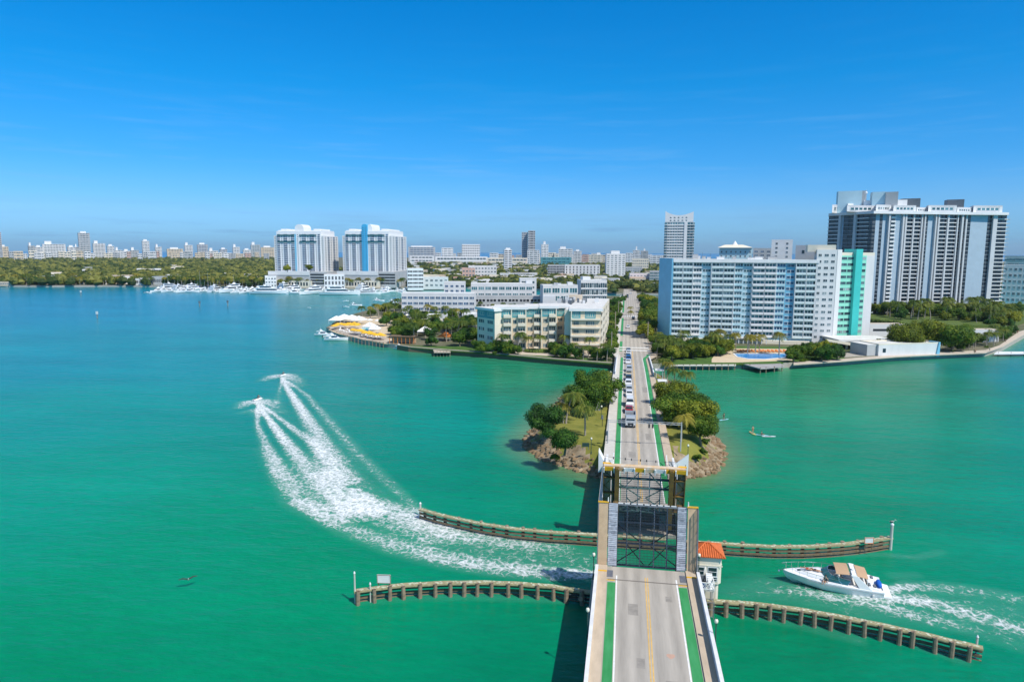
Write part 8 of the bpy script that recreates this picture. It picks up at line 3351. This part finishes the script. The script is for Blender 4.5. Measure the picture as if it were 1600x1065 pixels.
def scatter(poly, n, mind, seed):
    g = random.Random(seed)
    out = []
    xs = [p[0] for p in poly]
    ys = [p[1] for p in poly]
    for _ in range(n * 30):
        if len(out) >= n:
            break
        x, y = g.uniform(min(xs), max(xs)), g.uniform(min(ys), max(ys))
        if inpoly(x, y, poly):
            p = W(x, y, 2.0)
            if all((p.x - q[0].x) ** 2 + (p.y - q[0].y) ** 2 > mind * mind for q in out):
                out.append((p, x, y))
    out.sort(key=lambda q: q[1])
    return out




def grove(poly, n, mind, seed, mix, where, s=(.8, 1.15), z=0.0):
    g = random.Random(seed * 13 + 1)
    cnt = {}
    for p, x, y in scatter(poly, n, mind, seed):
        k = g.choice(mix)
        sc = g.uniform(*s)
        cnt[k] = cnt.get(k, 0) + 1
        o = ORD[cnt[k] - 1]
        p = Vector((p.x, p.y, p.z + z))
        if k in ('g', 'y'):
            palm(p, k, sc, f'{o} {"green" if k == "g" else "yellowish"} palm from the left {where}', 'palms ' + where)
        elif k == 's':
            shrub(p, sc * .5, f'{o} low shrub from the left {where}', 'shrubs ' + where)
        else:
            tree(p, k, sc, f'{o} {dict(deep="dark green", leaf="green", gold="golden green")[k]} tree from the left {where}', 'trees ' + where)


# ---- the big island
grove([(600, 505), (640, 488), (690, 500), (745, 512), (745, 541), (700, 543), (650, 541), (610, 528)], 60, 4.4, 1, ['deep', 'g', 'leaf', 'g', 'g', 'leaf', 'gold'], 'in the hotel garden', (.95, 1.45))
grove([(562, 500), (600, 484), (640, 482), (735, 497), (735, 505), (620, 500)], 46, 4.6, 2, ['leaf', 'gold', 'y', 'g', 'g'], 'behind the white tents', (.9, 1.3))
grove([(748, 548.5), (795, 549), (812, 551), (804, 555), (752, 551)], 14, 3.0, 3, ['leaf', 'deep', 's', 'leaf'], 'before the left half of the condominium', (.7, 1.1))
grove([(776, 549.5), (812, 549.5), (812, 551.5), (776, 551.5)], 4, 5.5, 4, ['g'], 'against the left condominium front', (1.0, 1.25))
grove([(824, 548.5), (888, 549), (888, 551), (824, 551)], 7, 4.6, 5, ['g', 'g', 'deep', 'leaf'], 'against the middle of the condominium', (.85, 1.15))
grove([(866, 551), (900, 554), (948, 556), (950, 567), (905, 563), (868, 558)], 24, 3.0, 6, ['deep', 'leaf', 's', 's', 'leaf', 'g'], 'in the condominium garden by the road', (.65, 1.1))
grove([(946, 540), (956, 500), (964, 480), (968, 480), (964, 510), (958, 548)], 18, 4.0, 7, ['leaf', 'leaf', 'g', 'deep'], 'between the condominium wing and the road', (.7, 1.0))
grove([(1004, 500), (1024, 500), (1026, 530), (1008, 530)], 10, 7, 8, ['leaf', 'gold'], 'along the right pavement before the pale blue block', (1.2, 1.7))
grove([(1015, 532), (1034, 536), (1036, 562), (1022, 560)], 14, 4.2, 9, ['g', 'leaf', 'deep', 'g'], 'at the right bridge head', (.7, 1.0))
grove([(1036, 547), (1080, 541), (1136, 545), (1134, 558), (1060, 562), (1036, 567)], 48, 3.4, 10, ['deep', 'leaf', 'g', 'gold', 's', 'g'], 'left of the bright blue pool', (.8, 1.25))
grove([(1120, 541), (1150, 543), (1150, 548), (1120, 548)], 6, 4, 11, ['y', 'y', 'g'], 'in the yellow cluster at the pool corner', (.9, 1.15))
grove([(1166, 549.0), (1196, 549.0), (1196, 553), (1166, 553)], 5, 4, 12, ['y'], 'standing beside the blue pool', (1.0, 1.2))
grove([(1214, 552), (1226, 552), (1226, 556), (1214, 556)], 1, 4, 13, ['y'], 'at the right end of the blue pool', (1.1, 1.3))
grove([(1232, 552), (1300, 549), (1312, 562), (1296, 566), (1240, 566)], 26, 3.8, 14, ['deep', 'leaf', 'gold', 'leaf', 's'], 'right of the bright blue pool', (.7, 1.1))
grove([(1358, 500), (1420, 490), (1500, 492), (1560, 496), (1556, 516), (1480, 514), (1400, 512)], 90, 6.2, 15, ['leaf', 'g', 'g', 'deep', 'g', 'gold'], 'on the garden podium of the big tower', (1.0, 1.6), 4.3)
grove([(1500, 500), (1590, 492), (1600, 505), (1570, 520), (1510, 518)], 40, 5.2, 16, ['leaf', 'g', 'gold', 'g', 'deep'], 'at the right end of the garden podium', (.95, 1.4), 2)
grove([(1530, 535), (1570, 520), (1588, 520), (1560, 540), (1490, 551), (1480, 546)], 38, 3.8, 17, ['leaf', 'g', 's', 'deep', 'g'], 'along the promenade bend', (.6, 1.0))
grove([(1560, 484), (1600, 484), (1640, 488), (1640, 496), (1570, 490)], 12, 6, 18, ['gold', 'g', 'leaf'], 'by the green channel at the right edge', (.8, 1.1))
for px, py, k, sc, scz, lab in ((1416, 549, 'gold_hi', 2.1, 2.3, 'golden flat topped tree, left of the big spreading trio on the right shore'), (1450, 545, 'gold_hi', 2.3, 2.6, 'golden flat topped tree in the middle of the spreading trio on the right shore'), (1487, 549, 'leaf_hi', 2.3, 2.3, 'green spreading tree with dark forked trunk, right of the trio on the right shore'), (1020, 505, 'leaf_hi', 2.3, 1.9, 'very large round green tree at the left corner of the pale blue block'), (1012, 489, 'leaf', 1.8, 1.5, 'large green tree farther up the right pavement')):
    tree(W(px, py, 2), k, sc, lab, None, scz)
for px in (1376, 1388, 1404, 1420, 1436):
    p = W(px, 549, 2)
    shrub(Vector((p.x, p.y + 3, 6.4)), .3, ORD[(1376, 1388, 1404, 1420, 1436).index(px)] + ' potted shrub from the left on the low white roof terrace', 'potted shrubs on the roof terrace')
# trees between the rear houses of the island
grove([(742, 474), (845, 474), (845, 488), (742, 492)], 26, 6, 20, ['leaf', 'deep', 'g'], 'between the car deck and the condominium', (.7, 1.0))
grove([(948, 478), (968, 470), (976, 466), (972, 476), (960, 500)], 14, 6, 21, ['leaf', 'deep'], 'left of the road past the white grid house', (.8, 1.1))
grove([(994, 470), (1010, 466), (1030, 480), (1026, 498), (1004, 490)], 18, 7, 22, ['leaf', 'deep', 'gold'], 'right of the road past the pale blue block', (1.0, 1.5))
for px, py, lab in ((984.5, 500, 'near palm on the traffic island in the road'), (985, 493, 'far palm on the traffic island in the road')):
    palm(W(px, py, 2.3), 'y', .8, lab)
# marina front palms
g = random.Random(4)
for row, (xa, xb, n, lab) in enumerate(((256, 428, 34, 'palm in the waterfront row left of the twin towers'), (434, 520, 17, 'palm on the promenade below the domed tower'), (540, 636, 18, 'palm on the promenade below the blue striped tower'))):
    for i in range(n):
        px = xa + (xb - xa) * (i + .5) / n + g.uniform(-1, 1)
        palm(W(px, 452.2 - (0 if row else 3.3 - 2.9 * (px - 256) / 172) - g.uniform(0, .35), 0) + Z * 2, 'g' if i % 3 else 'y', g.uniform(1.2, 1.7), f'{ORD[i]} {lab} from the left', lab.replace('palm', 'palms'))
for px, py, lab in ((450, 452.0, 'golden palm clump on the podium at the left of the domed tower'), (486, 452.2, 'golden palm clump on the podium in front of the domed tower')):
    p = W(px, py, 2)
    tree(Vector((p.x, p.y, ZT(p, 424))), 'gold', 1.4, lab)


grove([(0, 441.5), (60, 442.5), (240, 443.2), (250, 445.4), (240, 445.6), (60, 445.2), (0, 444.8)], 46, 8, 31, ['leaf', 'g', 'deep', 'g', 'gold', 'y'], 'along the villa shore', (1.2, 1.9))
# ---- the wooded suburb at the left: one mass of treetops
def woodland(name, label, regions, seed, matn='leaf_wood'):
    g = random.Random(seed)
    mb = MB()
    for (pxa, pxb, da, db, n, hs) in regions:
        for _ in range(n):
            px = g.uniform(pxa, pxb)
            d = da * (db / da) ** g.random()
            p = PD(px, d, 0)
            if not inpoly(p.x, p.y, MAIN_W):
                continue
            k = d / 1000
            r = g.uniform(2.6, 4.6) * (1 + .35 * k)
            h = g.uniform(5, 10) * hs
            z = 2 + h * .55
            mb.ball((p.x, p.y, z), r, r, h * .5, 6, 4, 0, .3, g)
            for _ in range(12 if d < 1400 else 6):
                a = g.uniform(0, 6.28)
                u = g.uniform(-.1, 1)
                s = math.sqrt(1 - u * u)
                c = Vector((p.x + r * s * math.cos(a), p.y + r * s * math.sin(a), z + h * .52 * u))
                q = g.uniform(.7, 1.5) * (1 + .4 * k)
                b = Vector((g.uniform(-1, 1), g.uniform(-1, 1), g.uniform(-.4, 1))).normalized() * q
                e = Vector((g.uniform(-1, 1), g.uniform(-1, 1), g.uniform(-.6, .6))).normalized() * q
                mb.tri(c - b * .5, c + e, c + b)
    stuff(mb.build(name, [matn]), label, 'trees')


woodland('woodland', 'mass of green treetops covering the suburb at the left shore', [(-40, 445, 745, 1500, 3400, 1.15), (-40, 445, 1500, 3000, 2600, 1.3)], 5)
woodland('treetops', 'green treetops scattered between the low houses of the town', [(630, 1040, 770, 1100, 900, .9), (630, 1040, 1100, 2000, 1400, 1.05), (500, 545, 790, 1400, 150, 1), (840, 962, 690, 790, 150, .8), (994, 1036, 690, 790, 60, .8), (1540, 1660, 720, 900, 60, .8)], 6)


# ---- sea air between the camera and the far shore
def haze():
    mb = MB()
    mb.box(-9000, 9000, -60, 12300, -4.2, 152)
    m = bpy.data.materials.new('haze')
    m.use_nodes = True
    n = m.node_tree
    n.nodes.remove(n.nodes['Principled BSDF'])
    v = n.nodes.new('ShaderNodeVolumePrincipled')
    v.inputs['Color'].default_value = (0.80, 0.90, 1.0, 1)
    v.inputs['Density'].default_value = 0.000045
    v.inputs['Anisotropy'].default_value = 0.3
    n.links.new(v.outputs[0], n.nodes['Material Output'].inputs['Volume'])
    M['haze'] = m
    stuff(mb.build('haze', ['haze']), 'thin pale sea haze lying over the far shore', 'haze')


haze()
